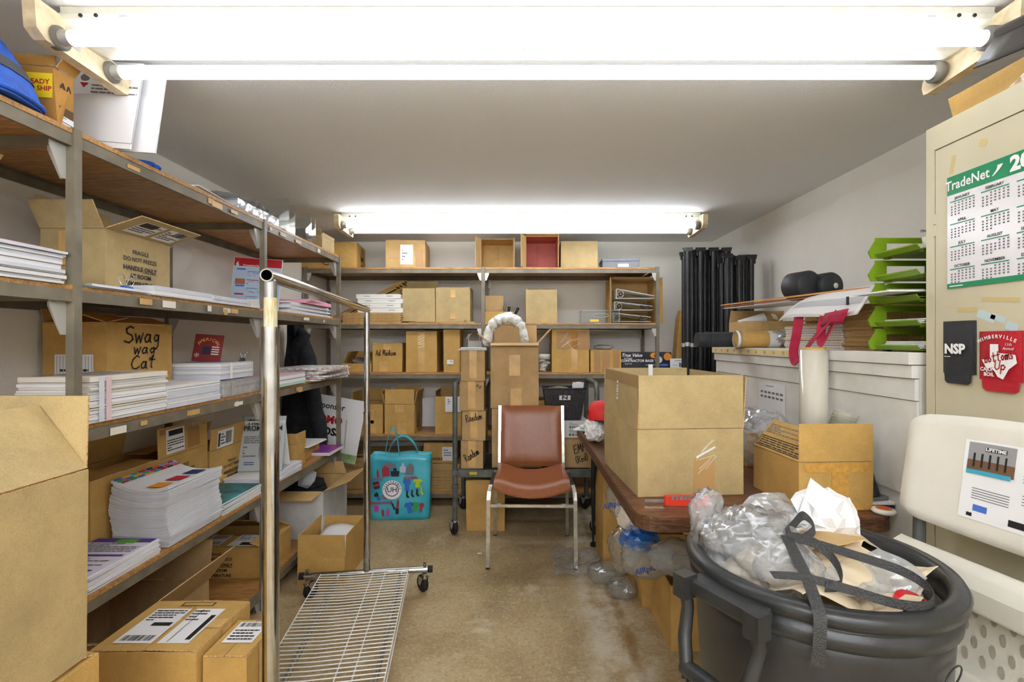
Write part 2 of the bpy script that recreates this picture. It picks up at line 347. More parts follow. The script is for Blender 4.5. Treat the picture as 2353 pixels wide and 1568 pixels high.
def creased(name, m, sx, sy, h, seed, nf=9, n=22):              # sheet of paper with straight folds, laid on z = 0
    r = random.Random(seed); F = [(r.uniform(0, math.pi), r.uniform(-.4, .4), r.choice((-1, 1))*r.uniform(.4, 1)) for _ in range(nf)]
    def fn(u, v):
        p, q = u-.5, v-.5; z = sum(a*abs(math.cos(t)*p+math.sin(t)*q-d) for t, d, a in F)
        return (p*sx*(1+.12*math.sin(seed+5*q)), q*sy*(1+.12*math.sin(seed+6*p)), z)
    V = [fn(i/n, j/n) for j in range(n+1) for i in range(n+1)]; z0 = min(v[2] for v in V); z1 = max(v[2] for v in V)
    mb = MB(); mb.grid(lambda u, v: (lambda a: (a[0], a[1], .002+(a[2]-z0)/(z1-z0)*h))(fn(u, v)), n, n, smooth=False)
    o = mb.obj(name, m); o.modifiers.new('thickness', 'SOLIDIFY').thickness = .0015
    return o
def stack(name, labelf, cat, n, cx, cy, z0, mk, th, jx=.003, jy=.003, jr=1.2, group=None, rz=0):   # n copies of one mesh piled up, each its own object
    out = []
    for i in range(n):
        o = link(name, mk if not isinstance(mk, list) else mk[i % len(mk)])
        o.location = (cx+random.uniform(-jx, jx), cy+random.uniform(-jy, jy), z0+i*th+.0005)
        o.rotation_euler = (0, 0, rz+math.radians(random.uniform(-jr, jr)))
        tag(o, labelf, cat, group); out.append(o)
    return out
# ------------------------------------------------------------------ the room
RX0, RX1, RY0, RY1, RZ = -1.675, 1.70, -3.60, 4.30, 2.15
WALL = mat('painted_wall', (238, 235, 227), .8, var=.015, vscale=3, bump=.25, bscale=160)
CEIL = mat('painted_ceiling', (239, 239, 238), .85, bump=.35, bscale=190)
def floor_mat():
    m = bpy.data.materials.new('stained_concrete'); m.use_nodes = True; nt = m.node_tree; b = nt.nodes['Principled BSDF']
    N, L = nt.nodes.new, nt.links.new
    tc = N('ShaderNodeTexCoord')
    def noi(s, d=8, r=.65, dist=0):
        n = N('ShaderNodeTexNoise'); n.inputs['Scale'].default_value = s; n.inputs['Detail'].default_value = d
        n.inputs['Roughness'].default_value = r; n.inputs['Distortion'].default_value = dist
        L(tc.outputs['Object'], n.inputs['Vector']); return n.outputs[0]
    def ramp(src, stops):
        r = N('ShaderNodeValToRGB')
        while len(r.color_ramp.elements) < len(stops): r.color_ramp.elements.new(.5)
        for e, (p, c) in zip(r.color_ramp.elements, stops): e.position = p; e.color = c
        L(src, r.inputs[0]); return r.outputs[0]
    def mix(f, a, c):
        x = N('ShaderNodeMix'); x.data_type = 'RGBA'; L(f, x.inputs[0]); L(a, x.inputs[6])
        if isinstance(c, tuple): x.inputs[7].default_value = c
        else: L(c, x.inputs[7])
        return x.outputs[2]
    G = lambda v: (v, v, v, 1)
    base = ramp(noi(2.2, 10, .72, .4), [(.3, lin((146, 122, 84))), (.5, lin((176, 153, 112))), (.72, lin((198, 180, 142)))])
    sp = ramp(noi(38, 6, .8), [(.38, G(0)), (.6, G(1))])
    base = mix(ramp(noi(46, 8, .85), [(.34, G(.75)), (.5, G(0))]), base, lin((122, 98, 58)))
    base = mix(ramp(noi(70, 6, .8), [(.52, G(0)), (.66, G(.7))]), base, lin((216, 204, 170)))
    base = mix(ramp(noi(9, 8, .8, .6), [(.56, G(0)), (.7, G(.5))]), base, lin((210, 196, 160)))
    base = mix(ramp(noi(3.1, 9, .75, .3), [(.56, G(0)), (.68, G(.75))]), base, lin((214, 202, 176)))
    base = mix(ramp(noi(1.3, 7, .7, .8), [(.55, G(0)), (.75, G(.6))]), base, lin((140, 104, 54)))
    sx = N('ShaderNodeSeparateXYZ'); L(tc.outputs['Object'], sx.inputs[0])
    def band(c, w_, amp, sc):
        a = N('ShaderNodeMath'); a.operation = 'MULTIPLY_ADD'; L(noi(sc, 6, .7), a.inputs[0]); a.inputs[1].default_value = amp; L(sx.outputs[0], a.inputs[2])
        s = N('ShaderNodeMath'); s.operation = 'SUBTRACT'; L(a.outputs[0], s.inputs[0]); s.inputs[1].default_value = c+amp*.5
        q = N('ShaderNodeMath'); q.operation = 'ABSOLUTE'; L(s.outputs[0], q.inputs[0])
        d = N('ShaderNodeMath'); d.operation = 'DIVIDE'; L(q.outputs[0], d.inputs[0]); d.inputs[1].default_value = w_
        return ramp(d.outputs[0], [(0, G(1)), (.5, G(.8)), (1, G(0))])
    wm = N('ShaderNodeMath'); wm.operation = 'MULTIPLY'; L(band(.42, .17, .25, 5), wm.inputs[0]); L(ramp(noi(7, 6, .7), [(.4, G(0)), (.6, G(.9))]), wm.inputs[1])
    base = mix(wm.outputs[0], base, lin((220, 212, 192)))
    rm = N('ShaderNodeMath'); rm.operation = 'MULTIPLY'; L(band(.475, .03, .07, 9), rm.inputs[0]); L(ramp(noi(6, 6, .75), [(.36, G(.15)), (.6, G(.85))]), rm.inputs[1])
    base = mix(rm.outputs[0], base, lin((140, 102, 52)))
    L(base, b.inputs['Base Color']); b.inputs['Roughness'].default_value = .55
    bp = N('ShaderNodeBump'); bp.inputs['Strength'].default_value = .15; bp.inputs['Distance'].default_value = .01
    L(noi(60, 5), bp.inputs['Height']); L(bp.outputs[0], b.inputs['Normal'])
    return m
struct(MB().b2(RX0-.1, RX1+.1, RY0-.1, RY1+.1, -.1, 0).obj('floor', floor_mat()))
struct(MB().b2(RX0-.1, RX1+.1, RY0-.1, RY1+.1, RZ, RZ+.1).obj('ceiling', CEIL))
struct(MB().b2(RX0-.1, RX0, RY0-.1, RY1+.1, 0, RZ).obj('wall_left', WALL))
struct(MB().b2(RX1, RX1+.1, RY0-.1, RY1+.1, 0, RZ).obj('wall_right', WALL))
struct(MB().b2(RX0, RX1, RY1, RY1+.1, 0, RZ).obj('wall_back', WALL))
struct(MB().b2(RX0, RX1, RY0-.1, RY0, 0, RZ).obj('wall_front', WALL))
# ------------------------------------------------------------------ fluorescent fixtures
ENAMEL = mat('white_enamel', (228, 225, 212), .4, var=.05, vscale=25, coat=.2); CREAM = mat('aged_cream_enamel', (226, 208, 172), .45, var=.08, vscale=30)
LAMP = mat('lit_fluorescent_tube', (255, 255, 255), .4, emis=TUBE); SOCK = mat('grey_lampholder', (120, 116, 108), .5)
FILL_LAMP = mat('added_fill_tube', (255, 255, 255), .4, emis=TUBE*6.0); LAMP3 = mat('lit_fluorescent_tube_back', (255, 255, 255), .4, emis=TUBE*1.9)  # first: overbright tubes of the two added fill fixtures behind the viewer
def fixture(label, cx, Y, lamp=LAMP):
    t = thing('fluorescent_fixture', label, 'light fixture', (cx, Y, RZ), group=None)
    H = 1.215
    prof = [(.0, 0), (.002, -.012), (-.006, -.022), (-.006, -.036), (.004, -.046), (.004, -.064), (.128, -.064), (.128, -.046), (.138, -.036), (.138, -.022), (.13, -.012), (.132, 0)]
    mb = MB(); mb.prism([(-H, y-.066, z-.001) for y, z in prof], (2*H, 0, 0)); mb.obj('channel', ENAMEL, t)
    for a, b_ in ((-H+.03, -.011), (-.009, H-.03)): bevel(MB().b2(a, b_, -.056, .056, -.0705, -.0655).obj('cover', ENAMEL, t), .001)
    for s in (-1, 1):
        o = [(-.145, -.035), (-.138, -.028), (-.05, -.03), (.12, -.062), (.148, -.085), (.152, -.105), (.146, -.125), (.13, -.128), (-.115, -.118), (-.14, -.1)]
        br = bevel(MB().prism([(s*(H-.012), y, z) for y, z in (o if s < 0 else o)], (s*.032, 0, 0)).obj('end_bracket', CREAM, t), .003)
        for q in ((-.09, -.09), (.04, -.1)): MB().box((s*(H-.013), q[0]+.05, q[1]+.005), (.0015, .04, .014)).obj('slot', GALV, br)
        for k in (-.08, .08):
            so = MB(); so.lathe([(.0, -.02), (.029, -.02), (.029, .0), (.02, .004), (0, .004)], (s*(H-.018), k, -.092), 20, axis='x'); so.obj('lamp_holder', SOCK, t)
            for dx in (.03,): MB().box((s*(H-.25-k), -.0725, -.03), (.02, .002, .006)).obj('slot', GALV, t) if k < 0 else None
    for k in (-.08, .08):
        MB().tube([(-H+.02, k, -.092), (H-.02, k, -.092)], .0185, 12).obj('tube', lamp, t)
        for s in (-1, 1): MB().tube([(s*(H-.045), k, -.092), (s*(H-.022), k, -.092)], .0192, 20).obj('tube_cap', GALV, t)
    for s in (-1, 1):
        for dx in (.06, .10): MB().lathe([(.0, 0), (.005, 0), (.005, .003)], (s*(H-dx), -.0745, -.028), 10, axis='y').obj('screw_hole', INK, t)
    return t
fixture('long white fluorescent fixture with two lit tubes across the near ceiling', .025, 1.34)
fixture('long white fluorescent fixture with two lit tubes above the back shelving', .02, 3.38, LAMP3)
fixture('added fill light shaped as a fluorescent fixture, unseen on the ceiling just behind the viewer', .02, -.70, FILL_LAMP)  # added out of view as frontal fill light
fixture('added fill light shaped as a fluorescent fixture, unseen far behind the viewer', .02, -2.74, FILL_LAMP)  # second added fill source, out of view, lights the shelf insides
# ------------------------------------------------------------------ steel shelving
PW = .024; LX0, LX1 = -1.665, -1.213; LZ = [.11, .56, 1.043, 1.433, 1.855]; LY = [.33, 1.34, 2.337, 3.318]
BX = [-1.640, -.268, 1.080]; BY0, BY1 = 3.80, 4.25; BZ = [.11, .555, 1.035, 1.42, 1.85]
def gusset(parent, o, u, v, n, s=.075):
    o, u, v = Vector(o), Vector(u), Vector(v)
    MB().prism([o, o+u*s*.62, o+u*s*.62+v*.012, o+u*.012+v*s*1.2, o+v*s*1.2], Vector(n)*.003).obj('gusset', GALV, parent)
ls = thing('steel_shelving', 'long grey steel shelving with oak boards along the left wall', 'shelving', (LX1, LY[0], 0))
def LM(mb, name, m): return mb.obj(name, m, ls, Matrix.Translation((-LX1, -LY[0], 0)))
def angle_post(x, y, sx, sy, h):                      # L-shaped upright with its corner at (x, y)
    mb = MB(); t = .004; w_ = .032
    mb.prism([(x, y, 0), (x+sx*w_, y, 0), (x+sx*w_, y+sy*t, 0), (x+sx*t, y+sy*t, 0), (x+sx*t, y+sy*w_, 0), (x, y+sy*w_, 0)][::(1 if sx*sy > 0 else -1)], (0, 0, h)); return mb
for i, y in enumerate(LY):
    for x, sx in ((LX1, -1), (LX0, 1)):
        mb = MB(); mb.b2(x-PW/2, x+PW/2, y-PW/2, y+PW/2, 0, LZ[-1]+.004); LM(mb, 'post', STEEL)
for k, z in enumerate(LZ):
    for i in range(3):
        y0, y1 = LY[i]+PW/2, LY[i+1]-PW/2
        for x in (LX1, LX0):
            mb = MB(); q = 1 if x == LX1 else -1
            mb.b2(x-.002 if q > 0 else x-.006, x+.006 if q > 0 else x+.002, y0, y1, z-.046, z-.0135); mb.b2(min(x, x-q*.03), max(x, x-q*.03), y0, y1, z-.0165, z-.0135); LM(mb, 'beam', STEEL)
        for y in (LY[i], LY[i+1]) if i == 2 else (LY[i],):
            mb = MB(); mb.b2(LX0+PW/2, LX1-PW/2, y-.004, y+.004, z-.044, z-.0135); LM(mb, 'cross_beam', STEEL)
    cuts = [LY[0]-.012, LY[1]+.28, LY[2]+.37, LY[3]+.014] if k == 4 else [LY[0]-.012, LY[1]+(.12 if k == 1 else .0), LY[2], LY[3]+.014]
    for i in range(3):
        mb = MB(); mb.b2(LX0+PW/2+.001, LX1-PW/2-.001, cuts[i]+.001, cuts[i+1]-.001, z-.013, z)
        ya = [c for c in LY]
        lo = cuts[i]+.001
        edges = [lo]+[e for y in LY for e in (y-PW/2-.002, y+PW/2+.002) if cuts[i] < e < cuts[i+1]]+[cuts[i+1]-.001]
        if len(edges) % 2 == 0:
            for a, b_ in zip(edges[::2], edges[1::2]): mb.b2(LX1-PW/2-.001, LX1+.008, a, b_, z-.013, z)
        else:
            es = [e for e in edges if True]
            segs = []; prev = lo
            for y in LY:
                if cuts[i] < y+PW/2+.002 and y-PW/2-.002 < cuts[i+1]:
                    if y-PW/2-.002 > prev: segs.append((prev, y-PW/2-.002))
                    prev = max(prev, y+PW/2+.002)
            if prev < cuts[i+1]-.001: segs.append((prev, cuts[i+1]-.001))
            for a, b_ in segs: mb.b2(LX1-PW/2-.001, LX1+.008, a, b_, z-.013, z)
        LM(mb, 'board', OAKX)
    for y in LY[1:]:
        for x, q in ((LX1, -1), (LX0, 1)):
            o = Vector((x-LX1+q*PW/2, y-LY[0]-.0155, z-.046)); gusset(ls, o, (q, 0, 0), (0, 0, -1), (0, .003/.003, 0))
        gusset(ls, (-.0135, y-LY[0]-PW/2, z-.046), (0, -1, 0), (0, 0, -1), (1, 0, 0)); 
scr = random.Random(3)
for k, z in enumerate(LZ[2:]):                          # torn paper and tape left on the beams
    for i in range(9):
        y = scr.uniform(1.4, 3.2)-LY[0]; w_ = scr.uniform(.02, .07); h = scr.uniform(.012, .024)
        if any(abs(y+LY[0]-q) < w_/2+.02 for q in LY): continue
        MB().box((.0075+.0006*i, y, z-.03+scr.uniform(-.004, .004)), (.001, w_, h)).obj('tape_scrap', scr.choice((PAPER3, TAPE, PAPER3)), ls)
bs = thing('steel_shelving', 'grey steel shelving with oak boards across the back wall', 'shelving', (BX[0], BY0, 0))
def BM(mb, name, m): return mb.obj(name, m, bs, Matrix.Translation((-BX[0], -BY0, 0)))
for x in BX:
    for y in (BY0, BY1): BM(MB().b2(x-.013, x+.013, y-PW/2, y+PW/2, 0, BZ[-1]+.004), 'post', STEEL)
for k, z in enumerate(BZ):
    for i in range(2):
        x0, x1 = BX[i]+.0135, BX[i+1]-.0135
        for y, q in ((BY0, -1), (BY1, 1)):
            mb = MB(); mb.b2(x0, x1, y-.006 if q < 0 else y-.002, y+.002 if q < 0 else y+.006, z-.044, z-.0135); mb.b2(x0, x1, min(y, y-q*.03), max(y, y-q*.03), z-.0165, z-.0135); BM(mb, 'beam', STEEL)
        mb = MB(); mb.b2(BX[i]+.015, BX[i+1]-.015, BY0-.009, BY1-PW/2-.001, z-.013, z); BM(mb, 'board', OAKX)
    for x in BX: BM(MB().b2(x-.004, x+.004, BY0+PW/2, BY1-PW/2, z-.044, z-.0135), 'cross_beam', STEEL)
    if k in (2, 3, 4):
        for j, x in enumerate(BX):
            for q in ((1,) if j == 0 else (-1,) if j == 2 else (-1, 1)): gusset(bs, (x-BX[0]+q*.014, -.0155, z-.044), (q, 0, 0), (0, 0, -1), (0, 1, 0), .05)
            q = -1 if j == 2 else 1
            gusset(bs, (x-BX[0]+q*.014, BY1-BY0-.016, z-.044), (q, 0, 0), (0, 0, -1), (0, 1, 0), .06)
# ------------------------------------------------------------------ left shelving: paper, catalogues, cartons
def bundle(label, x0, x1, y0, y1, z0, h, n=7, mats=(PAPER2, PAPER), jit=.005, group=None, strip=None, wrap=False, cover=None, name='paper_stack', cat='paper stack', rz=0):
    cx, cy = (x0+x1)/2, (y0+y1)/2; t = thing(name, label, cat, (cx, cy, z0+.0005), rz, group); z = 0
    cuts = sorted(random.uniform(.05, .95) for _ in range(n-1)); cuts = [0]+cuts+[1]
    for i in range(n):
        a, b_ = cuts[i]*h, cuts[i+1]*h
        if b_-a < .0015: continue
        dx, dy = random.uniform(-jit, jit), random.uniform(-jit, jit)
        o = MB().box((dx, dy, (a+b_)/2), (x1-x0, y1-y0, b_-a-.0008)).obj('sheaf', mats[i % len(mats)], t)
    if cover: prints(cover, [INKG, INK, BLUE, RED], t, Matrix.Translation((0, 0, h+.0004)), 'cover_print')
    if strip:                                          # stripe printed down the visible edges
        for v, m in strip:
            mb = MB(); u = (x1-x0)/2+jit+.0015; yy = -(y1-y0)/2+v*(y1-y0)
            mb.box((u, yy, h*.5), (.0008, .018, h*.97)); mb.obj('edge_print', m, t)
    if wrap:
        mb = MB(); mb.box((0, 0, h*.5+.003), (x1-x0+.022, y1-y0+.022, h+.004)); mb.obj('shrink_wrap', FILMW, t)
    return t
def mag_mesh(w_, l, th, cover, pages=PAPER, sag=0, rim=.0006):
    mb = MB(); nu = 8 if sag else 1
    f = lambda u: sag*((u-.62)**2*2.6-.2)
    for (za, zb_, k, e) in ((0, th, 1, 0), (th, th+rim, 0, .0)):
        top = [(-w_/2+w_*i/nu, zb_+f(i/nu)) for i in range(nu+1)]; bot = [(-w_/2+w_*i/nu, za+f(i/nu)) for i in range(nu+1)]
        mb.prism([(x, -l/2, z) for x, z in bot]+[(x, -l/2, z) for x, z in top[::-1]], (0, l, 0), k)
    return mb.mesh('magazine', [cover, pages])
def sheet(label, name, cat, loc, w_, l, th, m, rz=0, rot=None, group=None, rects=None, mats=None):
    o = MB().box((0, 0, th/2), (w_, l, th)).obj(name, m); o.location = loc; o.rotation_euler = rot or (0, 0, rz)
    tag(o, label, cat, group)
    if rects: prints(rects, mats or [INK, INKG], o, Matrix.Translation((0, 0, th)), 'print')
    return o
L1, L2, L3, L4, L5 = LZ[4], LZ[3], LZ[2], LZ[1], LZ[0]
# ---- top board
BB = mat('blue_fabric', (38, 92, 196), .7, var=.1, vscale=40); GREYW = mat('grey_webbing', (74, 76, 82), .8)
t = thing('cooler_bag', 'blue zip bag with grey webbing strap and black buckle on the top board', 'bag', (-1.33, 1.165, L1+.001), .25)
mb = MB()
def bagf(u, v):
    a = 2*math.pi*u; k = 1-.55*v**1.6; r = .16 if math.cos(a) > 0 else .16
    return (.14*k*math.copysign(abs(math.cos(a))**.6, math.cos(a)), .10*k*math.copysign(abs(math.sin(a))**.6, math.sin(a)), .005+.17*v)
mb.grid(bagf, 28, 8); mb.add([bagf(i/28, 1) for i in range(28)], [tuple(range(28))]); mb.add([bagf(i/28, 0) for i in range(28)], [tuple(range(28))[::-1]]); mb.obj('pouch', BB, t)
mb = MB(); mb.grid(lambda u, v: tuple(1.02*c if i < 2 else c for i, c in enumerate(bagf(u, .38+.18*v))), 28, 2); mb.obj('webbing_band', GREYW, t)
mb = MB(); mb.tube([Vector(bagf(i/28, .06))*1.02 for i in range(29)], .006, 8); mb.obj('piping', BB, t)
mb = MB(); mb.ribbon([(.03, -.07, .172), (.05, -.094, .13), (.055, -.104, .085)], (.03, .01, 0), .004); st = mb.obj('strap', BLACK, t)
mb = MB(); mb.tube([(.04, -.106, .11), (.042, -.114, .075), (.056, -.117, .066), (.068, -.112, .075), (.066, -.104, .11)], .003, 6); mb.obj('buckle', BLACK, st)
mb = MB(); mb.prism([(.02, -.1035, .03), (.10, -.09, .03), (.035, -.0975, .09)], (0, -.003, 0)); mb.obj('logo_patch', GREYW, t)
mb = MB(); mb.tube([(-.02, 0, .17), (0, -.01, .21), (.02, -.01, .17)], .008, 8); mb.obj('handle', BB, t)
c = Carton('small worn box with yellow READY TO SHIP sticker behind the blue bag', (-1.30, 1.325, L1+.001), (.14, .065, .15), .12, K_DARK, flaps={'f': (-8, .03), 'r': (35, .04), 'l': (20, .04)}, jit=.006)
YEL = mat('yellow_sticker', (246, 214, 30), .6)
o = sticker(c.root, c.F('f', .03, .025), .07, .065, [], 'sticker', YEL); letters('READY\nTO SHIP', .018, 'lettering', RED, o, Matrix.Identity(4), bold=.02, lift=.0012)
for u in (-.012, .008): letters('^', .035, 'arrow_mark', INK, c.root, c.F('r', u, .03), bold=.03)
MB().quad((-.024, -.024, .0006), (.024, -.024, .0006), (.024, .0, .0006), (-.024, .0, .0006)).obj('stamp', mat('brown_stamp', (96, 70, 40), .8), c.root, c.F('r', .0, -.02))
c.label('r', .05, .03, .0, -.057, rects=greek(-.02, -.012, .02, .012, 4, 1))
# white foam boards leaning on the wall side
FOAM = mat('white_foam_board', (232, 231, 233), .7)
for i, (x0, y0, wd, ht, ry, lab) in enumerate([(-1.165, 1.475, .27, .268, -6, 'large white board printed with a red gem mark standing on the top board'), (-1.112, 1.505, .31, .27, -6, 'blank white foam board standing behind the printed white board')]):
    o = MB().box((-wd/2, 0, ht/2), (wd, .006, ht)).obj('foam_board', FOAM); o.location = (x0, y0+.0, L1+.001); o.rotation_euler = (math.radians(-4), math.radians(6 if i == 0 else 5), math.radians(-4)); tag(o, lab, 'board')
    if i == 0:
        M = frame((-wd/2, -.0032, ht/2), (1, 0, 0), (0, 0, 1))
        prints(greek(-.02, .03, .13, .062, 3, 1)+[(-.14, -.118, .14, -.1165, 1), (.138, -.118, .1395, .13, 1)], [INK, INKG], o, M)
        mb = MB(); g = (-.045, .062); mb.add([(g[0]-.014, g[1], .0006), (g[0], g[1]-.016, .0006), (g[0]+.014, g[1], .0006)], [(0, 1, 2)]); mb.obj('red_mark', RED, o, M)
        mb = MB(); mb.add([(g[0]+.015*math.cos(a*.524), g[1]+.016+.011*math.sin(a*.524), .0006) for a in range(12)], [tuple(range(12))]); mb.obj('round_mark', INKG, o, M)
o = crumple('blue_cloth', BB, (.10, .09, .03), 3, 3, .3); o.location = (-1.27, 1.66, L1+.001); tag(o, 'crumpled bright blue cloth at the foot of the white boards', 'cloth')
for i in range(3): sheet('loose white sheet lying flat on the top board, %s of three' % ('lowest', 'middle', 'topmost')[i], 'paper_sheet', 'paper', (-1.34+.008*i, 1.98+.01*i, L1+.0005+.004*i), .22, .34, .0032, PAPER, .05*i)
t = bundle('plastic-wrapped flat paper pack on the top board', -1.46, -1.215, 2.12, 2.46, L1, .035, 4, (PAPER, PAPER2), .003, wrap=True)
o = crumple('plastic_film', FILMW, (.25, .36, .045), 5, 4, .22, 3.5); o.location = (-1.335, 2.29, L1+.041); tag(o, 'crinkled clear film lying over the wrapped paper pack', 'plastic film')
for i in range(4):                                       # clear acrylic holders
    t = thing('brochure_holder', 'clear acrylic brochure holder on the top board, %s of the four' % ('nearest', 'second nearest', 'third', 'farthest')[i], 'holder', (-1.29-.03*(i % 2), 2.545+.135*i, L1+.001), random.uniform(-.2, .2))
    MB().b2(-.09, .09, .03, .033, 0, .17).obj('back_plate', CLEAR, t); MB().b2(-.09, .09, -.05, -.047, 0, .06+.03*(i % 2)).obj('front_plate', CLEAR, t); MB().b2(-.09, .09, -.047, .03, 0, .003).obj('base', CLEAR, t)
    for s in (-1, 1): MB().prism([(s*.0905, .03, 0), (s*.0905, -.047, 0), (s*.0905, -.047, .06), (s*.0905, .03, .11)], (s*.003, 0, 0)).obj('side_plate', CLEAR, t)
c = Carton('small open box of clear plastic bits on the far end of the left top board', (-1.33, 3.18, L1+.001), (.20, .2, .085), .0, K_LIGHT, flaps={'f': (20, .04), 'r': (8, .02)})
for i in range(7):
    o = crumple('plastic_bit', CLEAR if i % 2 else WHITE, (.05, .05, .06), i+20, 2, .3); o.location = (-1.39+.02*i, 3.13+.03*(i % 3), L1+.062); tag(o, 'clear plastic bits heaped in the small box on the left top board', 'plastic bit', 'plastic bits in the small box')
# ---- second board
bundle('thick stack of white sheets beside the nearest post', -1.425, -1.215, 1.02, 1.315, L2, .085, 14, (PAPER, PAPER2), .007)
PINKP = mat('pink_tinted_paper', (226, 196, 206), .75)
sheet('pink tinted sheet on top of the thick white stack by the nearest post', 'paper_sheet', 'paper', (-1.325, 1.155, L2+.0865), .20, .28, .004, PINKP, .03)
c = Carton('open box with taped raised flap at the left end of the second board', (-1.545, 1.175, L2+.001), (.20, .28, .255), 0, K_LIGHT, flaps={'r': (38, .11), 'b': (30, .09)})
MB().quad((-.13, .05, .003), (.13, .05, .003), (.13, .105, .003), (-.13, .105, .003)).obj('tape', CLEAR_TAPE, c.fl['r'])
xb = -1.32
def frag(c, face, s=1.0, v=0, u=0, bottom=True):
    c.text(face, 'FRAGILE', .021*s, u, v+.05*s, bold=.012); c.text(face, 'DO NOT FREEZE', .021*s, u, v+.024*s, bold=.012)
    c.text(face, 'HANDLE ONLY', .023*s, u, v-.008*s, bold=.03); c.text(face, 'AT ROOM', .022*s, u, v-.036*s, bold=.03)
    if bottom: c.text(face, 'TEMPERATURE', .022*s, u, v-.064*s, bold=.03)
    prints([(.012*s, -.0195*s, .078*s, -.0175*s, 0)], [INK], c.root, c.F(face, u, v), 'underline')
c = Carton('open FRAGILE box with raised flaps on the second board', (-1.424, 1.713, L2+.001), (.208, .294, .205), 0, K_LIGHT, flaps={'f': (28, .09), 'r': (72, .125), 'l': (8, .11)}, tape=[('f', -.01, .04, .06, .11)])
frag(c, 'r', .95, .0)
for u in (-.05, .07): sticker(c.fl['r'], Matrix.Translation((u, .06, .002)), .10, .085, greek(-.045, -.03, .045, .03, 5)+([(-.045, .012, .02, .04, 0)] if u < 0 else barcode(-.01, .005, .045, .04)))
cl = thing('binder_clip', 'blue binder clip with wire handles by the FRAGILE box', 'clip', (-1.238, 1.535, L2+.003), .2)
MB().prism([(-.012, 0, 0), (.012, 0, 0), (.004, 0, .018), (-.004, 0, .018)], (0, .05, 0)).obj('clip_body', BB, cl)
for s in (-1, 1): MB().tube([(s*.006, .012, .016), (s*.016, .004, .045), (s*.012, .025, .056), (s*.016, .046, .045), (s*.006, .038, .016)], .0012, 6).obj('wire_handle', CHROME, cl)
for i, (y0, y1, h, x0) in enumerate([(1.40, 1.62, .012, -1.40), (1.64, 1.95, .034, -1.44), (1.955, 2.22, .03, -1.45), (2.00, 2.315, .022, -1.27)]):
    if i == 3: continue
    bundle(['thin sheaf of white sheets at the near end of the second board', 'stack of white sheets on the middle of the second board', 'low white paper stack ending by the second post'][i], x0 if i != 1 else -1.30, -1.215, y0, y1, L2, h, 4, (PAPER, PAPER2), .004)
bundle('low white paper pack just before the second post', -1.42, -1.22, 2.235, 2.318, L2, .03, 3, (PAPER,), .002)
# printed poster card leaning on the wall
PBLUE = mat('poster_blue', (70, 110, 200), .6); ORG = mat('poster_orange', (226, 120, 40), .6); TEAL = mat('poster_teal', (40, 150, 160), .6); PALE = mat('poster_pale_blue', (190, 210, 236), .6)
PURP = mat('purple_ink', (84, 52, 140), .6); GRN = mat('green_ink', (90, 170, 50), .6); YELI = mat('yellow_ink', (240, 200, 60), .6); WHI = mat('white_ink', (246, 246, 246), .6)
o = MB().box((0, 0, .145), (.245, .006, .29)).obj('poster_card', PAPER); o.location = (-1.40, 2.60, L2+.001); o.rotation_euler = (math.radians(-6), math.radians(3), .12); tag(o, 'upright poster card with red header and rows of small pictures', 'poster')
M = frame((0, -.0033, .145), (1, 0, 0), (0, 0, 1))
R_ = [(-.12, .098, .12, .143, 3), (-.12, -.14, .12, .095, 4)]
for i in range(5):
    y = .06-.045*i; R_ += [(-.105, y+.018, -.06, y+.026, [2, 3, 2, 3, 2][i]), (-.108, y-.016, -.058, y+.015, [4, 5, 2, 7, 2][i] if i else 6), (-.05, y+.008, .01, y+.012, 2 if i % 2 == 0 else 3)]
    R_ += greek(-.05, y-.014, .04, y+.004, 3, 1)
    R_ += [(.065, y-.014, .1, y+.02, [2, 3, 5, 8, 2][i])]
prints(R_, [INK, INKG, PBLUE, RED, PALE, ORG, WHI, mat('photo_brown', (150, 110, 80), .7), TEAL], o, M, 'print', .0004)
letters('6', .032, 'numeral', WHI, o, M @ Matrix.Translation((-.103, .108, 0)), bold=.03, lift=.0012)
letters('Promotional Products', .0125, 'lettering', WHI, o, M @ Matrix.Translation((-.02, .104, 0)), bold=.02, shear=.2, lift=.0012)
letters('Chris Salino', .018, 'lettering', WHI, o, M @ Matrix.Translation((.01, .125, 0)), bold=.02, shear=.3, lift=.0012) if False else None
PNK = mat('pink_envelope', (236, 172, 194), .7)
for i in range(9):
    sheet('paper mailer in the slumped pile at the far end of the second board', 'mailer', 'mailer', (-1.36, 2.95, L2+.0005+.007*i), .25-.012*(i % 3), .62-.02*(i % 4), .006, PAPER if i % 3 else PAPER2, .02*(i % 3), group='white mailers on the second board')
for i in range(3):
    sheet('pink mailer lying on the white mailers, %s of three' % ('lowest', 'middle', 'topmost')[i], 'pink_mailer', 'mailer', (-1.325, 3.0+.02*i, L2+.066+.0085*i), .215, .40, .0078, PNK, .05*i)
for i in range(5): sheet('printed white sheet in the low pile just past the second post', 'paper_sheet', 'paper', (-1.4, 2.53, L2+.0005+.011*i), .22, .2, .01, PAPER, .03*i-.05, group='printed sheets past the second post', rects=greek(-.1, -.09, .1, .09, 7, 1) if i == 4 else None)
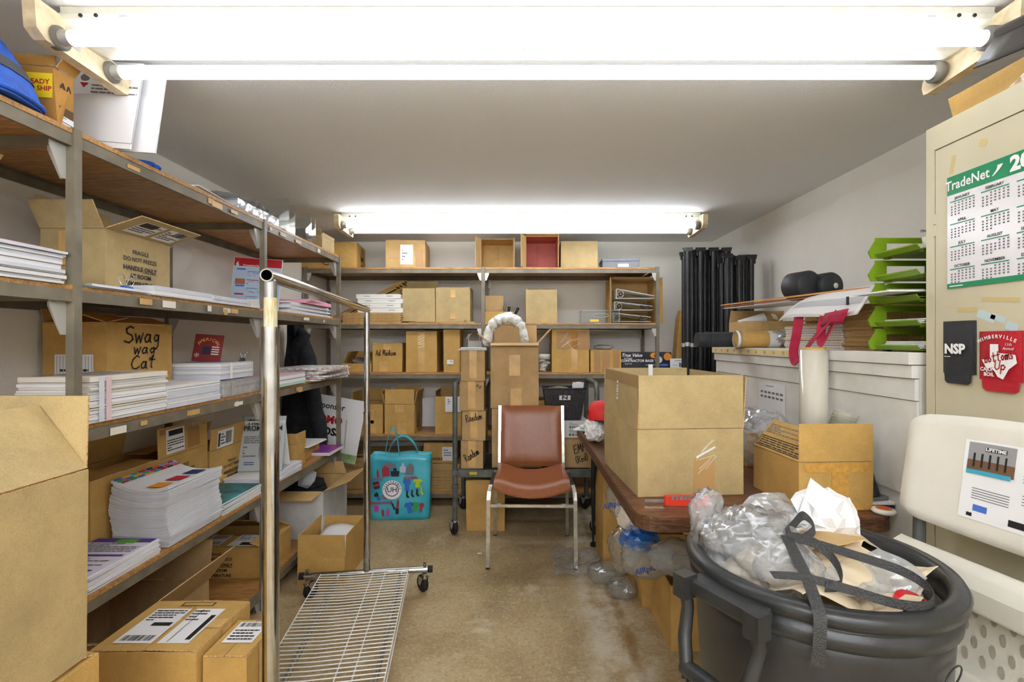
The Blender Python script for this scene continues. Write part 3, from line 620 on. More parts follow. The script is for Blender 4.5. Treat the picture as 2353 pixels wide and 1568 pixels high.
# ---- third board
c = Carton('box hand-lettered Swag wag Cat on the third board', (-1.541, 1.868, L3+.001), (.22, .325, .298), 0, K_GOLD, flaps={'l': (12, .05), 'f': (-78, .1), 'r': (-72, .09)})
handwriting('Swag', .06, .18, INK, c.root, c.F('r', .0, .104), .05); handwriting('wag', .044, .11, INK, c.root, c.F('r', .01, .055), .06); handwriting('Cat', .05, .125, INK, c.root, c.F('r', .005, .004), .055)
c.label('f', .135, .14, .0, -.03, rects=[(-.06+i*.011, -.065, -.0585+i*.011, .065, 1) for i in range(12)]+greek(-.05, -.01, .05, .025, 2, 0))
PKST = mat('pink_edge_print', (226, 200, 204), .75)
bundle('tall white paper stack with a pink edge stripe on the third board', -1.42, -1.215, 1.388, 1.695, L3, .134, 26, (PAPER, PAPER3, PAPER), .005, strip=[(.12, PAPER2), (.2, PKST)], cover=greek(-.09, -.13, .08, .13, 10))
bundle('low stack of white papers in the middle of the third board', -1.42, -1.22, 1.705, 2.01, L3, .078, 8, (PAPER2, PAPER), .004)
bundle('shrink-wrapped lower bundle of bluish papers before the second post', -1.47, -1.235, 2.055, 2.31, L3, .065, 5, (PAPER2, PAPER), .003, wrap=True, strip=[(.25, PAPER)])
bundle('upper bundle of bluish papers lying on the shrink-wrapped bundle', -1.47, -1.245, 2.06, 2.31, L3+.073, .07, 7, (PAPER2, PAPER2, PAPER), .004, strip=[(.25, PAPER)], cover=greek(-.1, -.1, .09, .1, 7))
MAROON = mat('maroon_card', (126, 30, 36), .6)
for i, (lab, m, dx, w_, h) in enumerate([('maroon card lettered AMERICAN with a star and flag, leaning on the wall', MAROON, 0, .115, .125), ('dark striped card standing just behind the maroon card', mat('navy_card', (38, 40, 60), .6), -.028, .1, .105)]):
    o = MB().box((0, 0, h/2), (w_, .004, h)).obj('printed_card', m); o.location = (-1.40+dx, 2.20+.03*i, L3+.1445); o.rotation_euler = (math.radians(-14), math.radians(4), .25); tag(o, lab, 'card')
    M = frame((0, -.0022, h/2), (1, 0, 0), (0, 0, 1))
    if i == 0:
        for k, ch in enumerate('AMERICAN'):
            a = math.radians(150-k*17); letters(ch, .02, 'lettering', YELI, o, M @ Matrix.Translation((.043*math.cos(a), -.0+.04*math.sin(a), 0)) @ Matrix.Rotation(a-math.pi/2, 4, 'Z'))
        prints([(-.02, -.03, .012, .005, 0)]+[(.016, -.03+.011*k, .046, -.025+.011*k, 1) for k in range(4)], [mat('navy_ink', (34, 36, 60), .6), PAPER3], o, M)
        letters('*', .05, 'star', PAPER3, o, M @ Matrix.Translation((-.04, -.045, 0)))
    else: prints([(-.045, -.05, -.03, -.02, 0), (-.045, -.01, -.03, .01, 1)], [PAPER, RED], o, M)
cl = thing('binder_clip', 'wire-handled binder clip standing beside the maroon card', 'clip', (-1.27, 2.25, L3+.1445), .3)
MB().prism([(-.01, 0, 0), (.01, 0, 0), (.003, 0, .016), (-.003, 0, .016)], (0, .045, 0)).obj('clip_body', BLACK, cl)
for s in (-1, 1): MB().tube([(s*.005, .01, .015), (s*.014+.012, .004, .04), (s*.012+.014, .022, .05), (s*.014+.012, .042, .04), (s*.005, .036, .015)], .0012, 6).obj('wire_handle', CHROME, cl)
GRNP = mat('mint_paper', (176, 216, 204), .75); PNKP = mat('rose_paper', (226, 190, 200), .75)
bundle('bundle of mint and rose tinted forms past the second post', -1.42, -1.215, 2.37, 2.80, L3, .06, 6, (GRNP, PAPER, PNKP), .003)
NEWS = [mat('newsprint%s' % k, c_, .8, var=.3, vscale=30) for k, c_ in (('_grey', (206, 200, 194)), ('_rose', (214, 178, 176)))]
for i in range(7):
    sheet('folded newspaper in the loose pile at the far end of the third board', 'newspaper', 'newspaper', (-1.30+.015*(i % 3), 3.08+.02*(i % 2), L3+.0005+.011*i), .30, .40, .0095, NEWS[i % 2 if i < 6 else 0], .08*(i % 3)-.1, group='newspapers on the third board')
# ---- fourth board
c = Carton('long FRAGILE carton with one raised flap behind the catalogues', (-1.54, 1.95, L4+.001), (.22, .62, .243), 0, K_GOLD, flaps={'f': (-89, .14), 'r2': (-2, .12, .5, 1), 'l': (-12, .17, .35, .9), 'l2': (-89, .105, 0, .34), 'r': (-89, .105, 0, .5)})
frag(c, 'r', .95, .02, .14, False)
sticker(c.fl['r2'], Matrix.Translation((-.055, .06, .002)), .11, .1, greek(-.05, -.04, .05, .01, 5)+[(-.04, .022, .045, .044, 0)])
MB().quad((.02, .012, .0022), (.10, .012, .0022), (.10, .10, .0022), (.02, .10, .0022)).obj('stamp', mat('stamp_tan', (168, 124, 70), .8), c.fl['r2'])
MB().quad((-.145, .092, .0023), (.145, .092, .0023), (.145, .118, .0023), (-.145, .118, .0023)).obj('tape', CLEAR_TAPE, c.fl['r2'])
c = Carton('labelled carton standing between the long carton and the promo sign', (-1.54, 2.43, L4+.001), (.21, .30, .20), 0, K_GOLD, flaps={'r': (4, .10), 'l': (-20, .1), 'f': (-80, .1)})
frag(c, 'r', .9, -.02, .03)
sticker(c.fl['r'], Matrix.Translation((-.03, .045, .002)), .13, .085, [(-.06, -.035, -.045, .03, 0)]+barcode(.0, -.03, .05, .03)+greek(-.04, -.03, -.005, .03, 4))
MULTI = [mat('tab_%d' % i, c_, .6) for i, c_ in enumerate([(70, 110, 190), (240, 160, 40), (60, 170, 130), (200, 40, 60), (40, 60, 110), (230, 90, 50), (150, 160, 220), (180, 50, 110), (60, 160, 80), (240, 240, 240)])]
Hc, nC = .205, 24
mgs = [mag_mesh(.20, .30, .0074, PAPER, PAPER2, sag=.034*(i/nC)+.002) for i in range(nC)]
for i in range(nC):
    o = link('catalogue', mgs[i]); o.location = (-1.312+random.uniform(-.002, .002)+.008*math.sin(i*.35), 1.848+random.uniform(-.004, .004), L4+.003+i*.00855); o.rotation_euler = (0, 0, math.radians(random.uniform(-1.2, 1.2)))
    tag(o, 'topmost catalogue of the tall stack, with colour tabs along one edge' if i == nC-1 else 'thick white catalogue in the tall curling stack on the fourth board', 'catalogue', 'catalogues on the fourth board')
    if i == nC-1:
        fz = lambda u: .0096+(.0326+.002)*((u-.62)**2*2.6-.2)
        k = 0
        for r in range(3):
            for q in range(8):
                u0, u1 = .01+.05*r, .055+.05*r; v0 = -.145+.036*q+.004*r; MB().quad(*[(-.1+.2*u, v, fz(u)+.0012) for u, v in ((u0, v0), (u1, v0), (u1, v0+.032), (u0, v0+.032))]).obj('colour_tab', MULTI[k % 9], o); k += 1
        for q in range(3):
            u0, u1 = .5, .78; v0 = -.12+.09*q; MB().quad(*[(-.1+.2*u, v, fz(u)+.0014) for u, v in ((u0, v0), (u1, v0), (u1, v0+.06), (u0, v0+.06))]).obj('cover_picture', MULTI[[1, 3, 4][q]], o)
pm = mag_mesh(.205, .28, .0042, mat('lavender_page', (222, 218, 234), .7), PAPER)
for i, o in enumerate(stack('magazine', 'purple-headed magazine in the low stack at the near end of the fourth board', 'magazine', 10, -1.318, 1.525, L4, pm, .005, .004, .004, 1.5, 'purple magazines')):
    if i == 9:
        o['label'] = 'topmost purple-headed magazine at the near end of the fourth board'
        prints([(-.1, .105, .1, .137, 0), (-.02, .10, .05, .13, 1), (-.09, .0, .09, .012, 0), (-.06, -.1, .08, -.09, 0)]+greek(-.09, .02, .09, .10, 7, 2)+greek(-.09, -.08, .08, -.01, 5, 2), [PURP, GRN, INKG], o, Matrix.Translation((0, 0, .0052)))
tm = mag_mesh(.21, .30, .006, mat('teal_cover', (64, 158, 168), .35, rgb2=(24, 60, 76), vscale=14), PAPER)
for i, o in enumerate(stack('magazine', 'glossy teal magazine beside the catalogues on the fourth board', 'magazine', 7, -1.318, 2.17, L4, tm, .0068, .004, .004, 2, 'teal magazines')): pass
wm = mag_mesh(.21, .38, .009, PAPER, PAPER2)
stack('magazine', 'white magazine in the stack under the promo sign', 'magazine', 5, -1.318, 2.565, L4, wm, .0098, .006, .006, 2, 'white magazines under the sign')
t = thing('sign_holder', 'white acrylic-framed sign lettered FREE SELF PROMO ITEM', 'sign', (-1.326, 2.52, L4+.051), .12)
Mt = Matrix.Rotation(math.radians(-14), 4, 'X')
MB().box((0, 0, .14), (.215, .004, .28)).obj('front_sheet', PAPER, t, Mt); MB().box((0, -.004, .14), (.225, .002, .285)).obj('acrylic_front', CLEAR, t, Mt)
MB().box((0, 0, .13), (.215, .004, .26)).obj('back_sheet', PAPER, t, Matrix.Translation((0, .125, 0)) @ Matrix.Rotation(math.radians(16), 4, 'X'))
MB().box((0, .062, .002), (.22, .13, .003)).obj('base', CLEAR, t)
M = Mt @ frame((0, -.0055, .14), (1, 0, 0), (0, 0, 1))
letters('FREE SELF', .038, 'lettering', INK, t, M @ Matrix.Translation((0, .108, 0)), bold=.02, sx=.95); letters('PROMO ITEM', .036, 'lettering', INK, t, M @ Matrix.Translation((0, .076, 0)), bold=.02, sx=.9)
letters('TradeSolutions', .014, 'lettering', BLUE, t, M @ Matrix.Translation((.02, .054, 0))) if False else None
prints(greek(-.09, .0, .09, .04, 4, 1)+[(-.012, -.075, -.010, .0, 2), (0, -.07, .04, -.02, 3)]+greek(-.09, -.07, -.025, -.01, 4, 1)+greek(-.08, -.11, -.03, -.09, 2, 2)+greek(.0, -.1, .05, -.085, 1, 2), [INK, INKG, BLUE, mat('kraft_picture', (196, 150, 90), .7)], t, M)
c = Carton('small open carton behind the promo sign on the fourth board', (-1.35, 2.84, L4+.001), (.19, .12, .13), 0, K_GOLD, flaps={'f': (-2, .06), 'r': (0, .06)})
c = Carton('shallow carton under a white paper pad on the fourth board', (-1.42, 3.06, L4+.001), (.26, .26, .06), 0, K_GOLD, flaps={'f': (-89, .12), 'b': (-89, .12)})
for i in range(3): sheet('white pad on the shallow carton, %s of three' % ('lowest', 'middle', 'topmost')[i], 'paper_pad', 'paper', (-1.40+.02*i, 3.02, L4+.070+.009*i), .26, .25, .008, PAPER if i != 1 else mat('black_folder', (52, 52, 56), .6), .15-.1*i)
cm = mag_mesh(.30, .24, .006, mat('colourful_cover', (60, 60, 190), .3, rgb2=(200, 40, 80), vscale=16), PAPER)
stack('magazine', 'bright blue and purple magazine at the far end of the fourth board', 'magazine', 3, -1.325, 3.19, L4+.0005, cm, .0068, .003, .003, 2, 'colourful magazines')
# ---- bottom board and below
c = Carton('closed FRAGILE carton with two white labels on the bottom board', (-1.457, 2.565, L5+.001), (.40, .30, .145), 0, K_GOLD, closed='x', flaps={'b': (-60, .15), 'r': (-70, .07)})
frag(c, 'f', .92, .0, -.02)
c.label('t', .10, .13, -.08, -.06, rects=barcode(-.04, -.055, .04, -.02)+greek(-.04, .0, .04, .055, 4)); c.label('t', .15, .14, .085, -.06, rects=[(-.02, -.06, .06, -.025, 0), (-.07, .0, .07, .003, 0)]+greek(-.06, .01, .06, .06, 4))
c = Carton('worn open carton with spread flaps on the bottom board near the front', (-1.44, 1.76, L5+.001), (.40, .42, .21), 0, K_DULL, flaps={'r': (38, .17), 'l': (20, .15), 'f': (60, .16), 'b': (10, .15)}, jit=.006)
sheet('dark printed sheet lying in the worn open carton', 'paper_sheet', 'paper', (-1.45, 1.72, L5+.012), .30, .30, .02, K_DARK, .2)
# ------------------------------------------------------------------ back shelving
B1, B2, B3, B4, B5 = BZ[4], BZ[3], BZ[2], BZ[1], BZ[0]
YF = 3.83
# ---- top board
c = Carton('golden box with a round black emblem on the back top board', (-1.49, 3.99, B1+.001), (.42, .34, .20), .12, K_GOLD, closed='y')
for f_, u in (('r', .02), ('f', -.02)):
    M = c.F(f_, u, 0)
    MB().add([(.052*math.cos(a*.2618), .082*math.sin(a*.2618), .0006) for a in range(24)]+[(.046*math.cos(a*.2618), .075*math.sin(a*.2618), .0006) for a in range(24)], [(a, (a+1) % 24, 24+(a+1) % 24, 24+a) for a in range(24)]).obj('emblem_ring', INK, c.root, M)
    prints([(-.052, -.02, .052, .016, 0)]+[(-.02+.012*k, .03+.008*(k % 2), -.014+.012*k, .06, 0) for k in range(4)]+[(-.015, -.06, .015, -.045, 0)], [INK], c.root, M, 'emblem_print')
c = Carton('taped box with a white paper sheet on its face, open to the right', (X(931, 3.9)-.0, 4.02, B1+.001), (.305, .30, .222), .06, K_MID, flaps={'f': (-89, .14), 'b': (-89, .14), 'l': (-89.5, .1)}, tape=[('f', -.09, -.01, .08, .05, CLEAR_TAPE), ('f', .11, -.03, .06, .14, CLEAR_TAPE)])
c.label('f', .10, .155, .01, .0, rects=greek(-.035, -.05, .035, .05, 4, 1), name='paper_sheet')
MB().b2(.1525, .1565, -.14, .14, .01, .2).obj('end_flap', K_DULL, c.root)
def open_front(label, px0, px1, ytop, zb, Y, depth, m, inner, lab=True, rz=0, flapw=.09):   # box lying on its side, mouth to the viewer
    x0, x1 = X(px0, Y), X(px1, Y); w_ = x1-x0; h = Z(ytop, Y)-zb
    c = Carton(label, ((x0+x1)/2, Y+depth, zb+h/2+.001), (w_, h, depth), 0, m, inner, rot=(math.pi/2, 0, rz))
    return c
c = open_front('open tan box lying on its side with a white label on its left', 1104, 1180, 549, B1, 3.87, .26, K_DULL, K_MID)
c.flap('l', 18, .10, K_DULL, K_DULL); c.flap('r', 6, .06, K_DULL, K_MID)
prints([(-.001, -.06, .001, .12, 0), (-.05, .0, 0, .0015, 0)], [mat('fold_line', (120, 88, 54), .8)], c.root, frame((0, 0, CT+.001), (1, 0, 0), (0, 1, 0)), 'bottom_seam')
sticker(c.fl['l'], Matrix.Translation((.0, .05, .002)), .09, .05, [(-.03, -.015, .03, -.01, 0)])
c = open_front('open box with a pink lined inside lying on its side', 1208, 1284, 543, B1, 3.85, .28, K_MID, K_PINK)
c.flap('l', 22, .10, K_MID, K_MID); c.flap('b', 8, .05, K_MID, K_MID); c.flap('r', -8, .07, K_MID, K_MID); c.flap('f', 30, .05, K_MID, K_MID)
prints([(-.03, -.11, -.028, .12, 0), (-.11, -.06, -.03, -.058, 0)], [mat('fold_line2', (120, 60, 56), .8)], c.root, frame((0, 0, CT+.001), (1, 0, 0), (0, 1, 0)), 'bottom_seam')
sticker(c.fl['l'], Matrix.Translation((.0, .05, .002)), .13, .05, [(-.05, -.015, .05, -.012, 0)])
c = carton_f('plain tan box with its back flap raised on the back top board', 1289, 1374, 556, B1, 3.88, .24, K_LIGHT, flaps={'b': (-6, .05), 'f': (-89, .115), 'l': (-89.5, .1)})
GREYB = mat('grey_box_card', (120, 124, 132), .45, var=.12, vscale=5)
t = thing('storage_case', 'grey storage case with a white label on the back top board', 'case', (X(1428, 3.9), 4.0, B1+.001), -.06)
bevel(MB().b2(-.145, .145, -.1, .12, 0, .065).obj('base', GREYB, t), .006); bevel(MB().b2(-.148, .148, -.103, .123, .063, .088).obj('lid', GREYB, t), .006)
sticker(t, frame((.02, -.1035, .03), (1, 0, 0), (0, 0, 1)), .085, .026, [], 'label')
# ---- second board
def flat_mesh(w_, l, th=.006, notch=True):
    mb = MB(); mb.b2(-w_/2, w_/2, -l/2, l/2, 0, th*.35, 0); mb.b2(-w_/2+.004, w_/2-.004, -l/2+.003, l/2-.003, th*.35, th*.7, 1); mb.b2(-w_/2, w_/2, -l/2, l/2, th*.7, th, 0)
    return mb.mesh('flattened_box', [K_MID, K_EDGE])
FLUTE = mat('flute_dark', (120, 86, 48), .9, var=.3, vscale=300)
x0, x1 = X(787, YF), X(922, YF)
fm = flat_mesh(x1-x0, .36, .0085)
stack('flattened_box', 'flattened box in the low pile under the white boxes, second board of the back shelving', 'flattened box', 9, (x0+x1)/2, YF+.19, B2, fm, .0092, .008, .004, .6, 'flattened boxes under the white boxes')
for i in range(4):
    xa, xb = X(819, YF), X(922, YF); th = .034; dz = .0835+i*.0365
    t = thing('mailer_box', 'flat white mailer box, %s of the pile of four' % ('lowest', 'second', 'third', 'topmost')[i], 'box', ((xa+xb)/2+.006*(-1)**i, YF+.115, B2+dz), math.radians(random.uniform(-1.5, 1.5)))
    MB().b2(-(xb-xa)/2, (xb-xa)/2, -.10, .10, 0, th).obj('body', WHITE, t); MB().b2(-(xb-xa)/2-.001, (xb-xa)/2+.001, -.101, .101, th-.012, th+.0005).obj('lid', WHITE, t)
    for u in (-.09, .09): MB().box((u, -.1015, .019), (.05, .001, .003)).obj('tuck_slot', INKG, t)
# bundle of bent cardboard sheets, higher at the right
for i in range(12):
    lx = .80-.02*(i % 4); th = .0085
    pts = []
    for k in range(15):
        u = k/14; x = -1.53+.04*(i % 3)+lx*u*.98; zz = .02+.255*min(u, .72)/.72-.17*max(0, u-.72)/.28+.0095*i*(.45+.55*u)
        pts.append((x, YF+.315, B2+zz))
    mb = MB(); mb.ribbon(pts, (0, .18-.01*(i % 3), 0), th); o = mb.obj('cardboard_sheet', (K_MID, K_GOLD, K_DULL)[i % 3]); tag(o, 'long bent cardboard sheet arching over the white boxes', 'cardboard', 'bent cardboard sheets')
c = carton_f('plain tan box with its top flap standing up, second board of the back shelving', 924, 1000, 664, B2+.014, 3.87, .16, K_LIGHT, flaps={'b': (-3, .075), 'f': (-89, .12)})
c = carton_f('plain tan box with a taped seam beside the box with the raised flap', 1002, 1080, 662, B2+.014, 3.87, .26, K_LIGHT, closed='y', tape=[('f', .0, .085, .04, .06, TAPE), ('f', .0, -.09, .04, .05, TAPE)])
for i in range(3): sheet('flat cardboard piece under the two plain tan boxes, %s of three' % ('lowest', 'middle', 'topmost')[i], 'cardboard_sheet', 'cardboard', (X(1008, YF)+.02*i, YF+.16, B2+.0005+.0042*i), .56-.05*i, .3, .004, (K_MID, K_DULL, K_LIGHT)[i], .02*i)
c = carton_f('small open carton with a tall back flap and dark tools in it', 1113, 1179, 717, B2, 3.86, .2, K_GOLD, flaps={'l': (5, .02)})
o = MB().box((0, 0, .075), (.145, .004, .15)).obj('cardboard_sheet', K_DULL); o.location = (X(1136, 3.93), 3.95, B2+.075); o.rotation_euler = (.05, 0, 0); tag(o, 'upright cardboard piece standing in the small open carton', 'cardboard')
for i in range(4):
    o = MB().tube([(0, 0, 0), (.01*i, .004, .13)], [.008, .012], 8).obj('hand_tool', BLACK if i % 2 else STEEL); o.location = (X(1163+4*i, 3.93), 3.92+.02*(i % 2), B2+.006); o.rotation_euler = (0, .1*i-.1, 0); tag(o, 'dark slim tool in the small open carton, %s of the four' % ('leftmost', 'second', 'third', 'rightmost')[i], 'tool')
c = carton_f('tall plain tan box with a ragged taped top, second board of the back shelving', 1208, 1280, 667, B2, 3.86, .24, K_LIGHT, flaps={'f': (-84, .11), 'b': (-80, .11), 'l': (-70, .03)}, tape=[('t', .02, -.05, .16, .1, PAPER3)])
t = thing('clear_bin', 'clear plastic bin with an oval handle hole and yellow sticker', 'bin', (X(1380, 3.86), 3.95, B2+.001))
for a in (MB().b2(-.145, .145, -.1, -.097, 0, .10), MB().b2(-.145, .145, .097, .1, 0, .10), MB().b2(-.145, -.142, -.1, .1, 0, .10), MB().b2(.142, .145, -.1, .1, 0, .10), MB().b2(-.145, .145, -.1, .1, 0, .003)): a.obj('side_panel', CLEAR, t)
mb = MB(); mb.tube([(-.04+.0*k, -.101, .06) if False else (.0+.06*math.cos(k*.3927)*(1 if True else 0), -.1015, .06+.016*math.sin(k*.3927)) for k in range(17)], .0018, 6); mb.obj('handle_hole_rim', mat('clear_rim', (190, 190, 188), .3), t)
mb = MB()
for q in (0, .10): mb.tube([(-.145, -.1, q), (.145, -.1, q), (.145, .1, q), (-.145, .1, q), (-.145, -.1, q)], .0016, 6, 0)
for q in ((-.145, -.1), (.145, -.1)): mb.tube([(q[0], q[1], 0), (q[0], q[1], .1)], .0016, 6)
mb.obj('edges', mat('clear_rim', (190, 190, 188), .3), t)
sticker(t, frame((-.05, -.1012, .02), (1, 0, 0), (0, 0, 1)), .07, .018, [], 'sticker', mat('yellow_tag', (236, 206, 70), .6))
c = open_front('open box on its side holding white ring binders', 1405, 1508, 640, B2, 3.92, .26, K_GOLD, K_MID)
c.flap('l', 16, .10, K_GOLD, K_GOLD); c.flap('r', 20, .08, K_MID, K_GOLD); c.flap('b', 3, .04, K_MID, K_MID)
prints([(-.001, -.15, .001, .15, 0)], [mat('fold_line', (120, 88, 54), .8)], c.root, frame((0, 0, CT+.001), (1, 0, 0), (0, 1, 0)), 'bottom_seam')
for i in range(3):                                       # white ring binders lying on their sides, wedge-shaped
    xc = X(1457+4*(i == 2)-4*(i == 0), 3.86); wd = .30; lo = B2+.012+.092*i
    flip = -1 if i % 2 == 0 else 1
    t = thing('ring_binder', 'white ring binder in the open box, %s of the three' % ('lowest', 'middle', 'topmost')[i], 'binder', (xc, 4.0, lo), 0)
    hl, hr = (.075, .02) if i != 1 else (.065, .03)
    if i == 0: hl, hr = .07, .035
    MB().prism([(-wd/2, -.13, 0), (wd/2, -.13, 0), (wd/2, -.13, .003), (-wd/2, -.13, .003)], (0, .26, 0)).obj('lower_cover', WHITE, t)
    MB().prism([(-wd/2, -.13, hl), (wd/2, -.13, hr), (wd/2, -.13, hr+.003), (-wd/2, -.13, hl+.003)], (0, .26, 0)).obj('upper_cover', WHITE, t)
    MB().b2(-wd/2, -wd/2+.003, -.13, .13, .003, hl).obj('spine', WHITE, t)
    for k in range(3):
        mb = MB(); mb.tube([(-wd/2+.035+.024*math.cos(a*.6), -.12+.10*k, hl*.48+.026*math.sin(a*.6)) for a in range(11)], .0025, 6); mb.obj('ring', CHROME, t)
    if i < 2: MB().tube([(wd/2-.06+.03*math.cos(a*.6), -.121, .028+.02*math.sin(a*.6)) for a in range(11)], .006, 6).obj('ring_cover', BLACK, t)
# ---- third board
c = carton_f('shallow open carton with a lifted lid at the left of the third back board', 787, 853, 836, B3, 3.86, .26, K_GOLD, flaps={'b': (-2, .09), 'l': (-25, .1), 'r': (-40, .1)})
sheet('grey folder poking out of the shallow open carton', 'folder', 'folder', (X(832, 3.93), 3.98, B3+.075), .14, .16, .012, mat('grey_folder', (140, 140, 146), .6), .2, (0.1, .25, 0))
c = carton_f('box hand-lettered Ad. Madison on the third back board', 856, 924, 790, B3, 3.86, .26, K_GOLD, closed='y', tape=[('f', .0, .085, .06, .05, TAPE), ('f', -.03, -.07, .065, .085, TAPE)])
handwriting('Ad. Madison', .045, .16, INK, c.root, c.F('f', -.01, .035), .05)
c = carton_f('tall golden box with torn tape down its middle', 933, 1004, 763, B3, 3.83, .28, K_GOLD, closed='y', tape=[('f', .0, .0, .05, .30, TAPE)])
for k in range(5): MB().quad((-.03, -.005, .0009), (.02, .014, .0009), (.024, .018, .0009), (-.028, .001, .0009)).obj('torn_tape', PAPER3, c.root, c.F('f', -.0, .12-.022*k, random.uniform(-20, 20)))
c = carton_f('narrow tan box with a white sticker, beside the stacked boxes', 1019, 1056, 759, B3, 3.83, .26, K_GOLD, flaps={'r': (28, .09), 'f': (-89, .12)})
c.label('f', .05, .035, -.01, -.085, rects=[(-.0, .002, .006, .008, 0), (.01, .002, .016, .008, 0)], name='sticker')
t = thing('ladder', 'small white folding display rack seen behind the stacked boxes', 'rack', (X(1088, 3.86), 3.92, B3))
for x_ in (-.045, .045): MB().tube([(x_, 0, 0), (x_, 0, .30)], .006, 8).obj('upright', WHITE, t)
MB().b2(-.045, .07, -.01, .03, .19, .245).obj('white_unit', WHITE, t); MB().b2(-.045, .07, -.012, .03, .18, .19).obj('unit_base', INK, t)
MB().tube([(-.06, -.02, .265), (-.02, -.02, .305)], .004, 6).obj('arm', WHITE, t)
t.name = 'display_rack'
t = thing('plastic_jar', 'clear jar with white lid filled with small white packets', 'jar', (X(1252, 3.87), 3.92, B3+.001))
MB().lathe([(0, 0), (.05, 0), (.056, .008), (.056, .085), (.045, .10), (.042, .105)], n=24).obj('jar_body', CLEAR, t); MB().lathe([(.044, .1), (.046, .1), (.046, .135), (.04, .14), (0, .14)], n=24).obj('lid', WHITE, t)
for i in range(14): MB().box((0, 0, 0), (.045, .03, .012)).obj('packet', WHITE if i % 3 else PAPER3, t, Matrix.Translation((random.uniform(-.022, .022), random.uniform(-.022, .022), .012+.0058*i)) @ Euler((random.uniform(-.4, .4), random.uniform(-.4, .4), random.uniform(0, 3))).to_matrix().to_4x4())
c = carton_f('big golden box sealed with wrinkled clear tape on the third back board', 1268, 1354, 755, B3, 3.83, .28, K_GOLD, closed='y', tape=[('f', .02, .08, .26, .14, CLEAR_TAPE), ('f', .03, .0, .05, .3, TAPE)])
c.label('f', .0001, .0001)
for k in range(6): MB().quad((-.05, -.001, .0012), (.05, .002, .0012), (.05, .004, .0012), (-.05, .001, .0012)).obj('tape_wrinkle', PAPER3, c.root, c.F('f', random.uniform(-.05, .05), .06+random.uniform(-.05, .06), random.uniform(-60, 60)))
c = carton_f('low golden box wrapped in clear tape with white film on top', 1357, 1428, 806, B3, 3.83, .24, K_GOLD, closed='x', tape=[('f', -.07, .0, .05, .17, CLEAR_TAPE), ('f', .0, .0, .06, .17, CLEAR_TAPE), ('f', .08, .0, .05, .17, CLEAR_TAPE)])
o = crumple('plastic_film', FILMW, (.16, .12, .04), 8, 3, .3); o.location = (X(1388, 3.9), 3.93, B3+.174); tag(o, 'wisp of white film on the low golden box', 'plastic film')
t = thing('bag_carton', 'black retail carton of contractor bags with a glove picture', 'box', (X(1488, 3.80), 3.93, B3+.001))
w_ = X(1545, 3.82)-X(1432, 3.82); BLKC = mat('black_carton', (40, 40, 46), .4)
bevel(MB().b2(-w_/2, w_/2, -.11, .11, 0, .155).obj('body', BLKC, t), .002)
M = frame((0, -.111, .0775), (1, 0, 0), (0, 0, 1))
letters('True Value', .036, 'lettering', WHI, t, M @ Matrix.Translation((-.118, .055, 0)), bold=.02, shear=.3); letters('40 COUNT', .013, 'lettering', WHI, t, M @ Matrix.Translation((-.145, .03, 0)), bold=.02)
letters('CONTRACTOR BAGS', .026, 'lettering', WHI, t, M @ Matrix.Translation((-.075, .012, 0)), bold=.03); letters('FLAP TIE', .014, 'lettering', WHI, t, M @ Matrix.Translation((-.145, -.012, 0)))
GLV = mat('glove_yellow', (236, 150, 40), .6); GLN = mat('glove_navy', (54, 56, 84), .6)
mb = MB()
def blob(cx, cy, rx, ry, k, z=.0008): mb.add([(cx+rx*math.cos(a*.5236), cy+ry*math.sin(a*.5236), z) for a in range(12)], [tuple(range(12))], k)
blob(.055, .055, .03, .022, 0); blob(.11, .05, .055, .022, 1, .001); blob(.16, .045, .03, .03, 0, .0012); blob(.09, .02, .03, .028, 2, .0014); blob(.05, -.02, .07, .008, 3, .0012); blob(.13, -.02, .04, .01, 4, .0014)
mb.obj('glove_picture', [GLV, GLN, WHI, INKG, PBLUE], t, M)
t = thing('tent_card', 'white folded card lettered BAGS propped before the black carton', 'card', (X(1580, 3.6), 3.62, .93)) if False else None
o = MB().box((0, 0, .055), (.235, .003, .11)).obj('price_card', PAPER); o.location = (X(1577, 3.74), 3.755, B3+.001); o.rotation_euler = (-.12, .0, .05); tag(o, 'white card lettered BAGS propped at the right end of the back shelving', 'card')
M = frame((0, -.0022, .055), (1, 0, 0), (0, 0, 1)); letters('BAGS', .042, 'lettering', INK, o, M @ Matrix.Translation((-.0, .005, 0)), bold=.02)
prints(greek(-.08, .035, .08, .045, 1, 1)+[(-.1, .004, -.065, .006, 0), (.065, .004, .1, .006, 0)]+greek(-.1, -.045, .1, -.018, 3, 1), [INK, INKG], o, M)
o2 = MB().box((0, 0, .052), (.235, .003, .105)).obj('price_card', PAPER2); o2.location = (X(1592, 3.77), 3.785, B3+.001); o2.rotation_euler = (-.10, .02, .03); tag(o2, 'second white card just behind the BAGS card', 'card')
# a small end ledge carries the cards at the right end of the third board
lg = MB().b2(1.094, 1.46, 3.73, 4.2, B3-.02, B3).obj('ledge_board', OAKX); tag(lg, 'short oak board laid from the shelving towards the black stands', 'board')
